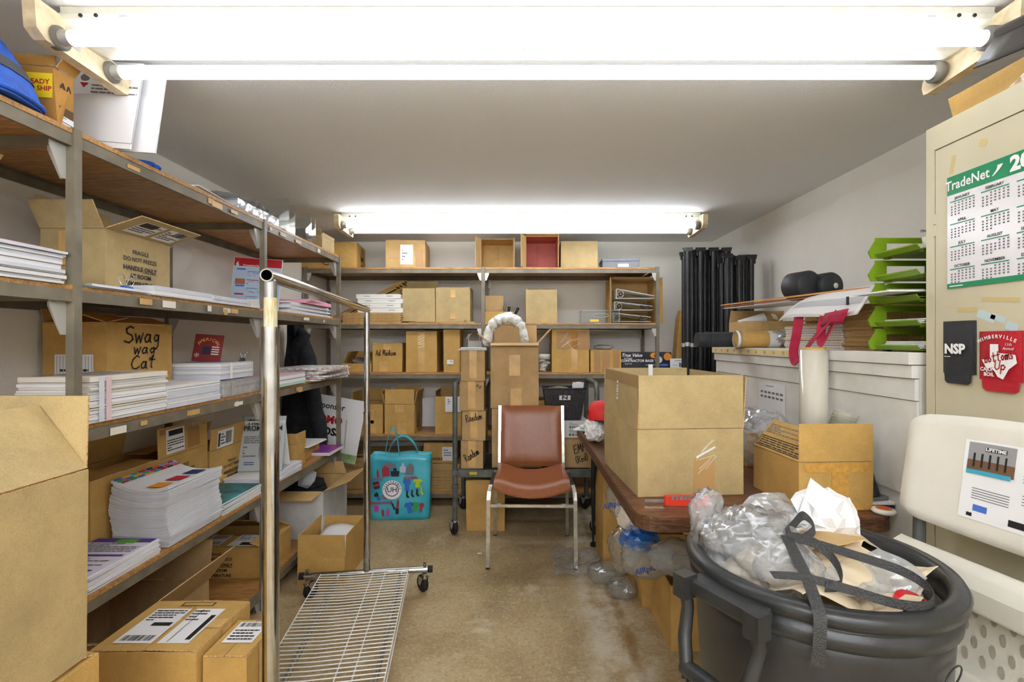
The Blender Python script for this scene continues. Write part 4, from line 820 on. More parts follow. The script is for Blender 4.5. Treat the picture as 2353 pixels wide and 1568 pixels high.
# ---- fourth board
c = carton_f('open golden box with its back flap up on the fourth back board', 809, 880, 930, B4, 3.83, .26, K_GOLD, flaps={'b': (-4, .10), 'l': (2, .09), 'r': (4, .08)}, tape=[('f', .02, .02, .06, .11), ('f', .04, -.06, .06, .1)])
c = carton_f('open FRAGILE box with four raised flaps on the fourth back board', 884, 952, 930, B4, 3.82, .28, K_GOLD, flaps={'f': (-1, .115), 'b': (4, .115), 'l': (16, .1), 'r': (12, .1)}, tape=[('f', .0, .085, .07, .06), ('f', .02, -.075, .07, .09)])
frag(c, 'r', .85, -.02, 0)
o = MB().box((0, 0, .12), (.15, .006, .24)).obj('foam_board', FOAM); o.location = (X(990, 4.15), 4.15, B4+.002); o.rotation_euler = (-.08, 0, 0); tag(o, 'grey-white board standing at the back of the fourth back board', 'board')
c = carton_f('golden box with a white sheet taped to its front beside the cart', 1000, 1064, 912, B4, 3.83, .26, K_GOLD, flaps={'b': (0, .05), 'l': (-3, .04)}); c.label('f', .12, .12, .03, .085, rects=greek(-.04, .0, .04, .045, 3), name='paper_sheet')
BROWN = mat('dark_frame', (70, 50, 34), .6)
for i in range(3):
    o = MB().b2(-.10, .10, -.1, .1, 0, .02).obj('wooden_tray', BROWN); o.location = (X(1388, 3.95), 3.96, B4+.10+.05*i) if False else (X(1392, 3.95), 3.96, B4+.001+.021*i); o.rotation_euler = (0, 0, .1*i); tag(o, 'dark brown wooden tray right of the basket on the fourth back board, %s of three' % ('lowest', 'middle', 'topmost')[i], 'tray')
c = carton_f('plain box behind the black basket on the fourth back board', 1190, 1262, 922, B4, 3.86, .24, K_GOLD, closed='x')
# ---- bottom board: flattened cartons
fm2 = flat_mesh(.52, .40, .0085); fm3 = flat_mesh(.50, .40, .0085)
stack('flattened_box', 'flattened box in the tall pile left of the turquoise bag, bottom back board', 'flattened box', 26, X(842, 3.83)-.06, YF+.2, B5, fm2, .0098, .014, .006, .8, 'flattened boxes left of the bag')
stack('flattened_box', 'flattened box in the pile right of the turquoise bag, bottom back board', 'flattened box', 21, X(1015, 3.83), YF+.2, B5, fm3, .0098, .012, .006, .8, 'flattened boxes right of the bag')
sheet('plain cardboard sheet on the left pile of flattened boxes', 'cardboard_sheet', 'cardboard', (X(880, 3.83), YF+.2, B5+.2655), .5, .3, .008, K_MID, .05)
c = Carton('low golden box with a white paper, on the right pile of flattened boxes', (X(1010, 3.85), 3.99, B5+.2075), (.26, .24, .155), 0, K_GOLD, closed='x', tape=[('f', -.10, .0, .04, .15)])
c.label('f', .085, .11, .06, -.005, rects=greek(-.03, -.02, .03, .04, 3, 1), name='paper_sheet'); c.text('f', 'FRAGILE', .028, -.03, -.045, bold=.03)
# ------------------------------------------------------------------ garment rack
t = thing('garment_rack', 'chrome rolling garment rack with white wire base shelf', 'rack', (-.60, 1.19, 0), .123)
L_ = 1.28
WIRE = mat('white_coated_wire', (238, 238, 236), .4); WORN = mat('peeling_yellow_tape', (190, 170, 96), .6, rgb2=(226, 222, 206), vscale=30, stretch=(6, 6, 1))
def hollow(mb, a, b_, ro, ri, mi=0):                      # open-ended pipe
    mb.tube([a, b_], ro, 20, mi, cap=False); mb.tube([b_, a], ri, 20, mi, cap=False)
    A, B = Vector(a), Vector(b_); d = (B-A).normalized(); u = d.orthogonal().normalized(); w_ = d.cross(u)
    for p in (A, B):
        ring = [p+(u*math.cos(k*.31416)+w_*math.sin(k*.31416))*r for r in (ro, ri) for k in range(20)]
        mb.add(ring, [(k, (k+1) % 20, 20+(k+1) % 20, 20+k) for k in range(20)], mi)
mb = MB(); hollow(mb, (0, -.025, 1.437), (0, L_+.012, 1.437), .0155, .0125); mb.obj('top_rail', CHROME, t)
for y, zs in ((0, 1.31), (L_, .92)):
    MB().tube([(0, y, .12), (0, y, zs)], .0195 if y == 0 else .017, 20).obj('outer_post', CHROME, t)
    MB().tube([(0, y, zs-.02), (0, y, 1.425)], .0145, 20).obj('inner_post', CHROME, t)
    MB().tube([(0, y, zs-.006), (0, y, zs+.004)], .0205 if y == 0 else .018, 20).obj('collar', CHROME, t)
    MB().tube([(-.30, y, .118), (.30, y, .118)], .0155, 16).obj('base_tube', CHROME, t)
    for s in (-1, 1):
        MB().tube([(s*.30, y, .118), (s*.325, y, .118)], .017, 14).obj('end_cap', RUBBER, t)
        ca = MB().tube([(s*.285, y, .06), (s*.285, y, .10)], .012, 12).obj('caster', CHROME, t)
        MB().tube([(s*.285, y, .136), (s*.285, y, .15)], .008, 6).obj('nut', CHROME, ca)
        a = .6 if s > 0 else -.5; c0, s0 = math.cos(a), math.sin(a)
        mb = MB(); M = Matrix.Translation((s*.285, y, 0)) @ Matrix.Rotation(a, 4, 'Z')
        mb.lathe([(.010, -.013), (.036, -.013), (.042, -.008), (.042, .008), (.036, .013), (.010, .013)], (0, 0, .0425), 24, axis='x', M=M @ Matrix.Translation((0, .02, 0))); mb.obj('wheel', RUBBER, ca)
        for q in (-1, 1):
            mb = MB(); mb.prism([M @ Vector((q*.016, -.012, .078)), M @ Vector((q*.016, .03, .078)), M @ Vector((q*.016, .03, .04)), M @ Vector((q*.016, .014, .036))], (M.to_3x3() @ Vector((q*.003, 0, 0)))); mb.obj('fork', CHROME, ca)
        MB().box((0, .009, .079), (.038, .046, .003), 0, M).obj('fork_plate', CHROME, ca)
for y0, y1 in ((1.31, 1.40),): MB().tube([(0, 0, 1.30), (0, 0, 1.385)], .0152, 20).obj('tape_wrap', WORN, t)
for x_ in (-.14, .17): MB().tube([(x_, .01, .108), (x_, L_-.01, .108)], .0095, 12).obj('side_rail', CHROME, t)
wx0, wx1 = -.215, .205; wm = MB().tube([(wx0, 0, 0), (wx0*.3, 0, -.004), (.03, 0, -.001), (wx1, 0, .004)], .0021, 6).mesh('wire', WIRE)
for i in range(50):
    o = link('wire', wm, t, Matrix.Translation((0, .03+.0247*i, .1365)) @ Matrix.Rotation(random.uniform(-.006, .006), 4, 'Z'))
for x_, r, z in ((wx0, .0026, .1345), (.035, .0026, .131), (.095, .0026, .131), (wx1, .0026, .1345), (wx1+.004, .0024, .115)): MB().tube([(x_, .02, z), (x_, .03+.0247*49+.01, z)], r, 6).obj('long_wire', WIRE, t)
# ------------------------------------------------------------------ chair
VINYL = mat('brown_vinyl', (142, 82, 46), .33, var=.05, vscale=60, bump=.04, bscale=300); CH2 = mat('worn_chrome', (206, 204, 198), .22, 1.0, var=.1, vscale=40)
t = thing('stacking_chair', 'brown vinyl stacking chair with chrome frame facing the viewer', 'chair', (.083, 2.995, 0), -.02)
for s in (-1, 1):
    x_ = s*.244
    MB().tube([(x_*1.01, -.245, .001), (x_, -.232, .385), (x_*.985, -.222, .425), (x_*.96, -.19, .447), (x_*.93, .0, .455)], .0105, square=True, up=(1, 0, 0)).obj('front_leg', CH2, t)
    MB().tube([(x_*.93, .002, .4545), (x_*.92, .10, .452), (x_*.93, .15, .43), (x_*.97, .232, .001)], .0100, square=True, up=(1, 0, 0)).obj('rear_leg', CH2, t)
    MB().tube([(x_*.845, .10, .43), (x_*.845, .165, .455), (x_*.845, .19, .49), (x_*.845, .25, .853)], .0095, square=True, up=(1, 0, 0)).obj('back_upright', CH2, t)
    MB().box((x_*.94, -.07, .461), (.022, .22, .012)).obj('side_pad', BLACK, t)
    for y in (-.245, .232): MB().box((x_*(1.01 if y < 0 else .97), y, .006), (.023, .023, .012)).obj('foot', BLACK, t)
MB().tube([(-.236, -.232, .352), (.236, -.232, .352)], .0085, square=True).obj('front_stretcher', CH2, t)
MB().tube([(-.2, -.10, .437), (.2, -.10, .437)], .008, square=True).obj('seat_support', CH2, t); MB().tube([(-.2, .10, .437), (.2, .10, .437)], .008, square=True).obj('seat_support', CH2, t)
def cush(fn_top, fn_bot, nu, nv):
    mb = MB(); mb.grid(fn_top, nu, nv); mb.grid(lambda u, v: fn_bot(1-u, v), nu, nv)
    for (a, b_) in ((0, None), (1, None)):
        mb.grid(lambda u, v: [p*(1-v)+q*v for p, q in zip(fn_bot(a, u), fn_top(a, u))] if a == 0 else [p*(1-v)+q*v for p, q in zip(fn_top(a, u), fn_bot(a, u))], nv, 1)
        mb.grid(lambda u, v: [p*(1-v)+q*v for p, q in zip(fn_top(u, a), fn_bot(u, a))] if a == 0 else [p*(1-v)+q*v for p, q in zip(fn_bot(u, a), fn_top(u, a))], nu, 1)
    return mb
def edge(u, v, e=.12): return min(1, min(u, 1-u)/e)**.5*min(1, min(v, 1-v)/e)**.5
dish = lambda u: .05*(2*u-1)**2
st_ = lambda u, v: ((u-.5)*.40*(1.08-.1*v), -.262+.40*v+.016*(1-(2*u-1)**2)*(-1 if v < .1 else 0), .446+dish(u)+.018*edge(u, v)-.03*max(0, .14-v)/.14+.01*v)
sb_ = lambda u, v: ((u-.5)*.40*(1.08-.1*v), -.262+.40*v+.016*(1-(2*u-1)**2)*(-1 if v < .1 else 0), .436+dish(u)*.9-.03*max(0, .14-v)/.14+.01*v-.01*edge(u, v))
cush(st_, sb_, 24, 16).obj('seat', VINYL, t)
bf = lambda u, v: ((u-.5)*.396, .17+.075*v-.018*edge(u, v, .14)+.035*(1-(2*u-1)**2)*.6, .468+.382*v)
bk = lambda u, v: ((u-.5)*.396, .182+.075*v+.012*edge(u, v, .14)+.035*(1-(2*u-1)**2)*.6, .468+.382*v)
cush(bf, bk, 24, 18).obj('backrest', VINYL, t)
# ------------------------------------------------------------------ utility cart and its load
CARTM = mat('grey_green_enamel', (92, 98, 94), .4, .2, var=.15, vscale=20); EXPM = mat('expanded_metal', (66, 66, 64), .5, .4, var=.3, vscale=120)
t = thing('utility_cart', 'grey steel platform cart with tubular end handles behind the chair', 'cart', (.053, 3.48, 0))
DZ = .43; cx0, cx1, cy0, cy1 = -.467, .467, -.25, .25
for x_ in (cx0, cx1):
    pts = [(x_, cy0, .10), (x_, cy0, .90)]+[(x_, cy0+.07-.07*math.cos(a), .93+.07*math.sin(a)) for a in (.3, .8, 1.3)]+[(x_, cy1-.07+.07*math.sin(a), .93+.07*math.cos(a)) for a in (.27, .77, 1.27)]+[(x_, cy1, .90), (x_, cy1, .10)]
    MB().tube(pts, .0165, 14).obj('end_handle', CARTM, t)
    for y in (cy0, cy1):
        MB().b2(x_-.02, x_+.02, y-.02, y+.02, .30, .335).obj('clamp', CARTM, t); MB().b2(x_-.021, x_+.021, y-.021, y+.021, .40, .43).obj('clamp', CARTM, t)
        ca = MB().tube([(x_, y, .085), (x_, y, .12)], .012, 10).obj('caster', GALV, t)
        mb = MB(); M = Matrix.Translation((x_, y, 0)) @ Matrix.Rotation(.5, 4, 'Z'); mb.lathe([(.008, -.014), (.042, -.014), (.048, -.006), (.048, .006), (.042, .014), (.008, .014)], (0, .02, .0485), 22, axis='x', M=M); mb.obj('wheel', RUBBER, ca)
        for q in (-1, 1): MB().prism([M @ Vector((q*.018, -.016, .09)), M @ Vector((q*.018, .036, .09)), M @ Vector((q*.018, .03, .045)), M @ Vector((q*.018, .012, .04))], M.to_3x3() @ Vector((q*.003, 0, 0))).obj('fork', GALV, ca)
for y in (cy0+.012, cy1-.012): MB().b2(cx0+.018, cx1-.018, y-.012, y+.012, DZ-.048, DZ).obj('deck_rail', CARTM, t)
for x_ in (cx0+.03, cx1-.03): MB().b2(x_-.012, x_+.012, cy0+.025, cy1-.025, DZ-.048, DZ).obj('deck_rail', CARTM, t)
MB().b2(cx0+.042, cx1-.042, cy0+.024, cy1-.024, DZ-.012, DZ-.004).obj('mesh_deck', EXPM, t)
MB().box((cx0+.12, cy0-.0015, DZ-.022), (.05, .002, .018)).obj('paint_scuff', mat('yellow_paint', (196, 170, 60), .6), t)
YC = 3.262; DK = DZ+.0005
zz = DK
for i, (a, b_, yt, lab, wr) in enumerate([(1059, 1110, 1016, 'bottom box of the tall stack on the cart, hand-lettered Random on a slant', 12), (1062, 1116, 947, 'second box up in the stack on the cart, hand-lettered Random', 6), (1056, 1112, 879, 'third box up in the stack on the cart, with a small scrawl', 0), (1060, 1114, 808, 'topmost box of the stack on the cart, under loose papers', 0)]):
    c = carton_f(lab, a, b_, yt, zz, YC+.004*(i % 2), .19, K_DULL, closed='y', tape=[('f', .0, .0, .05, .16, TAPE)]); c.seam('y')
    if i == 0: handwriting('Random', .05, .105, INK, c.root, c.F('f', .0, -.0, 32), .05)
    if i == 1: handwriting('Random', .048, .11, INK, c.root, c.F('f', .0, .055, 12), .05)
    if i == 2: handwriting('os', .03, .04, INK, c.root, c.F('f', .05, .07, -30), .06)
    zz = Z(yt, YC)+.0075
for i in range(3): sheet('loose sheet on the topmost stacked box, %s of three' % ('lowest', 'middle', 'topmost')[i], 'paper_sheet', 'paper', (X(1088, YC+.1), YC+.095, zz+.001+.006*i), .19-.01*i, .19, .0045, (PAPER, PAPER2, PAPER)[i], .06*i)
c = carton_f('lower box under the tall open box on the cart', 1130, 1246, 941, DK, 3.285, .30, K_DULL, closed='y')
zt = Z(941, 3.285)+.008
c = carton_f('tall open box on the cart with its front flap folded out', 1127, 1238, 790, zt, 3.28, .30, K_DULL, flaps={'f': (106, .055), 'l': (55, .11), 'r': (42, .13), 'b': (6, .13)}, tape=[('f', .0, .07, .075, .14, TAPE), ('f', .01, -.15, .075, .13, TAPE)])
ztt = Z(790, 3.28)
c2 = Carton('small tilted box poking out of the tall open box', (X(1172, 3.36), 3.40, ztt-.10), (.17, .15, .20), 0, K_DULL, flaps={'f': (-89, .07), 'b': (-89, .07), 'l': (30, .04)}, rot=(0, -.16, .05))
c2.label('f', .001, .001) if False else None
mb = MB()
path = [(X(1120, 3.36), 3.38, ztt-.02), (X(1124, 3.36), 3.38, ztt+.09), (X(1140, 3.36), 3.38, ztt+.155), (X(1165, 3.36), 3.38, ztt+.185), (X(1188, 3.36), 3.38, ztt+.16), (X(1200, 3.36), 3.38, ztt+.09), (X(1205, 3.36), 3.38, ztt-.02)]
sp = []
for i in range(len(path)-1):
    for k in range(5): sp.append(Vector(path[i]).lerp(Vector(path[i+1]), k/5))
sp = [sum((sp[max(0, min(len(sp)-1, i+d))] for d in (-2, -1, 0, 1, 2)), Vector())/5 for i in range(len(sp))]
mb.tube([p+Vector((0, .012*math.sin(i*2.1), .006*math.sin(i*1.7))) for i, p in enumerate(sp)], [.030+.010*abs(math.sin(i*1.3)) for i in range(len(sp))], 12)
BUBW = mat('milky_bubble_wrap', (236, 236, 232), .35, bump=.7, bscale=70)
tag(mb.obj('bubble_wrap', BUBW), 'milky bubble wrap looped out of the tall open box', 'bubble wrap')
c = carton_f('box hand-lettered EMP (Red) on the right of the cart', 1256, 1360, 1010, DK, 3.285, .22, K_DULL, closed='y')
handwriting('EMP', .055, .085, INK, c.root, c.F('f', .072, .03, 14), .05); handwriting('(Red)', .045, .085, INK, c.root, c.F('f', .085, -.035, 18), .05)
zz = Z(1010, 3.285)+.009
BOXW = mat('printed_white_card', (222, 222, 220), .6)
t = thing('white_carton', 'white carton with barcodes under the black basket', 'box', (X(1304, 3.3), 3.40, zz))
MB().b2(-.135, .135, -.105, .1, 0, .112).obj('body', BOXW, t); M = frame((0, -.1055, .056), (1, 0, 0), (0, 0, 1))
prints(barcode(.01, .005, .08, .025, 0, 10)+barcode(.01, -.045, .07, -.028, 0, 8)+greek(.01, .03, .1, .05, 2, 1)+greek(.01, -.022, .1, .0, 2, 1)+[(.09, -.045, .12, -.02, 0), (.095, -.04, .115, -.025, 2)], [INK, INKG, BOXW], t, M)
BASK = mat('woven_black_plastic', (40, 38, 38), .5, var=.35, vscale=120, bump=.8, bscale=110)
zz += .1125
t = thing('storage_basket', 'black woven plastic basket with metal letter plate, full of papers', 'basket', (X(1297, 3.33), 3.40, zz))
bh = .215
def bsk(o, r=1.0):
    lo = [(-.11, -.075), (.11, -.075), (.11, .075), (-.11, .075)]; hi = [(-.145, -.10), (.145, -.10), (.145, .10), (-.145, .10)]
    return [(a*r, b_*r, o) for a, b_ in lo], [(a*r, b_*r, bh) for a, b_ in hi]
mb = MB(); lo, hi = bsk(0); li, hii = bsk(.004, .965); V = lo+hi+li+hii
mb.add(V, [(3, 2, 1, 0), (0, 1, 5, 4), (1, 2, 6, 5), (2, 3, 7, 6), (3, 0, 4, 7), (8, 9, 10, 11), (8, 12, 13, 9), (9, 13, 14, 10), (10, 14, 15, 11), (11, 15, 12, 8), (4, 5, 13, 12), (5, 6, 14, 13), (6, 7, 15, 14), (7, 4, 12, 15)]); mb.obj('basket_body', BASK, t)
mb = MB(); mb.tube([(p[0], p[1], bh) for p in hi]+[(hi[0][0], hi[0][1], bh)], .006, 8); mb.obj('rim', BASK, t)
MB().box((0, -.0985, .155), (.075, .003, .03)).obj('letter_plate', GALV, t, Matrix.Translation((0, 0, 0)))
letters('N', .034, 'lettering', mat('navy_ink', (34, 36, 60), .6), t, frame((0, -.1005, .155), (1, 0, 0), (0, 0, 1)), bold=.04, sx=1.6)
for i in range(8):
    o = MB().box((0, 0, .10), (.06, .003, .19)).obj('paper_sheet', PAPER); o.location = (X(1297, 3.33)+.09+.003*i, 3.345+.014*i, zz+.055); o.rotation_euler = (random.uniform(-.15, .05), random.uniform(-.12, .12), .3); tag(o, 'folded paper strip standing in the black basket', 'paper', 'paper strips in the basket')
o = crumple('plastic_film', FILMW, (.15, .12, .05), 12, 3, .3); o.location = (X(1285, 3.33), 3.40, zz+.17); tag(o, 'clear film heaped in the black basket', 'plastic film')
c = carton_f('tall brown box standing on the floor under the cart', 1071, 1160, 1106, 0, 3.30, .22, K_GOLD, closed='x')
# ------------------------------------------------------------------ tote bag
TQ = mat('turquoise_tote', (44, 172, 196), .3, rgb2=(96, 204, 222), vscale=5)
t = thing('tote_bag', 'turquoise printed tote bag standing on the floor by the back shelving', 'bag', (X(917, 3.5), 3.59, 0), .08)
def tote(u, v):
    a = 4*u; w0 = .205+.008*v; d0 = .075-.015*v; k = int(a) % 4; f = a-int(a)
    c4 = [(-w0, -d0), (w0, -d0), (w0, d0), (-w0, d0)]; p, q = c4[k], c4[(k+1) % 4]
    x_, y = p[0]+(q[0]-p[0])*f, p[1]+(q[1]-p[1])*f
    b = .012*noise.noise(Vector((x_*9, y*9, v*3)))
    if k == 2: b = abs(b)
    y += b*(1-.3*v) - (.01*math.sin(math.pi*f) if k == 0 else 0)
    return (x_, y, .002+.455*v+.006*math.sin(x_*25)*v)
mb = MB(); mb.grid(tote, 48, 12); mb.add([tote(i/48, 0) for i in range(48)], [tuple(range(48))[::-1]]); tb = mb.obj('bag_body', TQ, t)
sl = tb.modifiers.new('thick', 'SOLIDIFY'); sl.thickness = .002
for s, pk in ((-1, .20), (1, .13)):
    y = s*.055; mb = MB(); n_ = 14
    pts = [(-.11+.16*k/n_+.06*(k/n_)*s, y*(1-.3*math.sin(math.pi*k/n_)), .45+pk*math.sin(math.pi*k/n_)**.7) for k in range(n_+1)]
    mb.ribbon(pts, (0, .022, .012), .003); mb.obj('handle', TQ, t)
M = frame((0, -.096, .0), (1, 0, 0), (0, 0, 1))
def disc(cx, cy, rx, ry, m, z=.0, name='printed_picture', n=20, par=t, MM=M): return MB().add([(cx+rx*math.cos(2*math.pi*a/n), cy+ry*math.sin(2*math.pi*a/n), z) for a in range(n)], [tuple(range(n))]).obj(name, m, par, MM)
GRY = mat('print_grey', (120, 120, 132), .5); LIME = mat('print_lime', (190, 214, 40), .5); DRED = mat('print_red', (170, 40, 60), .5); NAVY = mat('navy_ink', (34, 36, 60), .6); MAG = mat('print_magenta', (200, 60, 170), .5); BLUP = mat('print_blue', (50, 110, 210), .5); GRP = mat('print_green', (50, 160, 80), .5)
SH = {'pack': [(-1, -1), (1, -1), (1, .35), (.7, .8), (.35, .85), (.3, 1.1), (-.3, 1.1), (-.35, .85), (-.7, .8), (-1, .35)], 'duffel': [(-1, -.7), (1, -.7), (1, .4), (.6, .6), (.4, 1.0), (-.4, 1.0), (-.6, .6), (-1, .4)], 'tote': [(-.9, -1), (.9, -1), (1, .3), (.4, .3), (.4, 1), (-.4, 1), (-.4, .3), (-1, .3)],
 'shirt': [(-.5, -1), (.5, -1), (.5, .3), (.8, .1), (1, .5), (.45, 1), (.2, .85), (-.2, .85), (-.45, 1), (-1, .5), (-.8, .1), (-.5, .3)], 'sock': [(-.3, 1), (.4, 1), (.3, -.2), (1, -.7), (.8, -1), (.2, -1), (-.5, -.4)], 'bottle': [(-.7, -1), (.7, -1), (.7, .4), (.3, .65), (.3, 1), (-.3, 1), (-.3, .65), (-.7, .4)], 'drum': [(-.8, -1), (.8, -1), (1, -.5), (1, .5), (.8, 1), (-.8, 1), (-1, .5), (-1, -.5)]}
def pic(cx, cy, rx, ry, m, sh, rot=0, z=.0):
    c_, s_ = math.cos(rot), math.sin(rot); P = [(cx+rx*a*c_-ry*b_*s_, cy+rx*a*s_+ry*b_*c_, z) for a, b_ in SH[sh]]
    return MB().add(P, [tuple(range(len(P)))]).obj('printed_picture', m, t, M)
for (a, b_, rx, ry, m, sh, r) in [(-.08, .39, .048, .026, GRY, 'duffel', .1), (-.10, .352, .026, .036, DRED, 'pack', .1), (-.035, .345, .03, .03, NAVY, 'tote', 0), (.02, .375, .022, .034, PALE, 'tote', 0), (.07, .365, .028, .038, GRY, 'pack', -.1), (-.155, .34, .011, .03, DRED, 'bottle', .1), (.05, .255, .03, .045, BLUP, 'shirt', 0), (.125, .265, .034, .032, LIME, 'shirt', 0), (.05, .185, .016, .026, INK, 'sock', 0), (.085, .19, .016, .026, NAVY, 'sock', 0), (.12, .195, .016, .026, INK, 'sock', 0), (.15, .21, .016, .03, LIME, 'sock', 0), (.065, .09, .034, .04, BLUP, 'shirt', .2), (.11, .095, .03, .036, GRP, 'shirt', -.1), (.15, .09, .018, .034, DRED, 'shirt', -.2), (-.165, .09, .016, .022, MAG, 'drum', 0), (-.12, .06, .012, .026, DRED, 'bottle', .1), (-.085, .062, .014, .03, MAG, 'bottle', 0), (-.05, .11, .009, .034, NAVY, 'bottle', .4), (-.015, .12, .012, .034, DRED, 'bottle', -.1), (-.02, .07, .012, .024, NAVY, 'drum', 0), (-.165, .255, .022, .026, NAVY, 'drum', .2), (-.165, .255, .022, .008, DRED, 'drum', .2), (-.165, .19, .016, .016, INK, 'tote', 0), (-.15, .16, .012, .012, BLUP, 'drum', 0)]: pic(a, b_, rx, ry, m, sh, r, .0002 if m is DRED else 0)
disc(-.055, .22, .068, .068, WHI, .0012, 'round_badge', 32); disc(-.055, .22, .047, .047, PURP, .0018, 'badge_ring', 32); disc(-.055, .22, .041, .041, WHI, .0022, 'badge_ring', 32)
letters('UH', .05, 'lettering', NAVY, t, M @ Matrix.Translation((-.055, .22, .0022)), bold=.01)
for k, ch in enumerate('HEREPROMOS'):
    a = math.radians(170-k*18); letters(ch, .016, 'lettering', INK, t, M @ Matrix.Translation((-.055+.056*math.cos(a), .22+.056*math.sin(a), .0022)) @ Matrix.Rotation(a-math.pi/2, 4, 'Z'), bold=.03)
for txt, u, v, sz in (('BAGS', -.15, .298, .026), ('APPAREL', .075, .302, .026), ('DRINKWARE', -.13, .128, .026), ('LAPEL\nPINS', -.11, .17, .017)): letters(txt, sz, 'lettering', mat('print_crimson', (190, 40, 90), .5), t, M @ Matrix.Translation((u, v, .0004)), bold=.03)
Ms = frame((.214, .0, .0), (0, 1, 0), (0, 0, 1)); disc(.0, .40, .034, .034, WHI, .001, 'round_badge', 24, t, Ms); letters('UH', .03, 'lettering', NAVY, t, Ms @ Matrix.Translation((0, .4, .0012)), bold=.02)
prints([(-.04, .06+.02*k, -.02-.01*(k % 2), .068+.02*k, 0) for k in range(14)], [NAVY], t, Ms, 'side_print', .001)
# ------------------------------------------------------------------ yard sign, coat
t = thing('yard_sign', 'white yard sign with red MO lettering and green grass foot', 'sign', (-1.395, 3.60, 0), -.06)
Mr = Matrix.Translation((0, 0, .43)) @ Matrix.Rotation(math.radians(9), 4, 'Y') @ Matrix.Rotation(math.radians(-6), 4, 'X')
MB().b2(-.21, .21, -.003, .003, -.02, .44).obj('panel', FOAM, t, Mr)
M = Mr @ frame((0, -.0035, .21), (1, 0, 0), (0, 0, 1))
GRASS = mat('grass_print', (110, 150, 60), .7, rgb2=(190, 200, 170), vscale=14)
MB().quad((-.21, -.23, .0004), (.21, -.23, .0004), (.21, -.17, .0004), (-.21, -.15, .0004)).obj('grass_print', GRASS, t, M)
letters('Sponsor', .062, 'lettering', INK, t, M @ Matrix.Translation((-.045, .155, 0)), bold=.02); letters('PROMO', .075, 'lettering', RED, t, M @ Matrix.Translation((-.075, .055, 0)), bold=.05); letters('BOSS', .075, 'lettering', INK, t, M @ Matrix.Translation((-.03, -.03, 0)), bold=.05)
for x_ in (-.1, .12): MB().tube([(x_+.02, .006, .70), (x_, .008, .45), (x_-.03, .01, .002)], .003, 6).obj('stake', GALV, t)
FLEECE = mat('black_fleece', (30, 31, 36), .9, var=.3, vscale=18, bump=.3, bscale=60)
t = thing('jacket', 'black jacket hanging at the far end of the left shelving', 'jacket', (-1.52, 3.47, .56))
def jack(u, v):
    a = 2*math.pi*u; zz_ = .86*v
    xr = [.165, .15, .125, .105, .085, .05, .02][min(6, int(v*6))]; xr2 = [.165, .15, .125, .105, .085, .05, .02][min(6, int(v*6)+1)]; f = v*6-int(v*6) if v < 1 else 0; w0 = xr*(1-f)+xr2*f
    fold = .018*noise.noise(Vector((math.cos(a)*2.2, math.sin(a)*2.2, v*2.4)))*2
    return (-.055*v+(w0+fold)*math.cos(a), (.065-.03*v+fold)*math.sin(a), zz_)
mb = MB(); mb.grid(jack, 40, 24); mb.add([jack(i/40, 0) for i in range(40)], [tuple(range(40))[::-1]]); mb.add([jack(i/40, 1) for i in range(40)], [tuple(range(40))]); mb.obj('body', FLEECE, t)
mb = MB(); mb.tube([(.02, -.03, .72), (.06, -.055, .6), (.085, -.06, .4), (.115, -.055, .2), (.15, -.05, .03)], [.035, .052, .055, .05, .04], 14); mb.obj('sleeve', FLEECE, t)
mb = MB(); mb.tube([(-.04, -.035, .60), (.0, -.06, .70), (.03, -.045, .76), (-.01, -.02, .80)], [.03, .045, .04, .02], 12); mb.obj('hood', FLEECE, t)
MB().tube([(.15, -.05, .03), (.153, -.05, -.01)], .038, 14).obj('cuff', BLACK, t)
MB().tube([(-.055, 0, .85), (-.055, 0, .89), (-.075, -.06, .90), (-.075, -.13, .90)], .004, 6).obj('hanging_loop', BLACK, t)
# ------------------------------------------------------------------ cartons on the floor by the left shelving
GW = kraft('grey_white_card', (206, 205, 202))
c = Carton('large open box, white outside and brown inside, at the far end of the bottom board', (-1.362, 3.085, L5+.001), (.436, .40, .28), 0, GW, K_MID, flaps={'f': (104, .10), 'r': (70, .15), 'l': (-8, .10), 'b': (6, .08)}, cut=.03)
o = crumple('black_cloth', FLEECE, (.26, .22, .16), 31, 4, .3); o.location = (-1.36, 3.12, L5+.24-.1); tag(o, 'dark cloth bundle inside the large white box', 'cloth')
o = crumple('tissue_bow', mat('pale_blue_paper', (206, 216, 234), .7), (.10, .08, .12), 33, 2, .5); o.location = (-1.30, 3.02, L5+.26); tag(o, 'pale blue paper bow on the dark cloth in the white box', 'paper')
c = Carton('open golden box with white paper inside, on the floor behind the rack', (-1.035, 2.745, 0), (.25, .33, .14), 0, K_GOLD, flaps={'f': (-2, .115), 'r': (3, .115), 'l': (-3, .115), 'b': (4, .10)})
o = MB().grid(lambda u, v: ((u-.5)*.19, (v-.5)*.28, .012*math.sin(4*u)+.02*v), 8, 8).obj('paper_sheet', PAPER); o.location = (-1.03, 2.76, .17); tag(o, 'white paper lying in the golden box behind the rack', 'paper')
so = o.modifiers.new('t', 'SOLIDIFY'); so.thickness = .003
o = crumple('packing_paper', PAPER, (.2, .28, .12), 41, 3, .15); o.location = (-1.035, 2.745, .02); tag(o, 'wad of packing paper under the sheet in the golden box', 'paper')
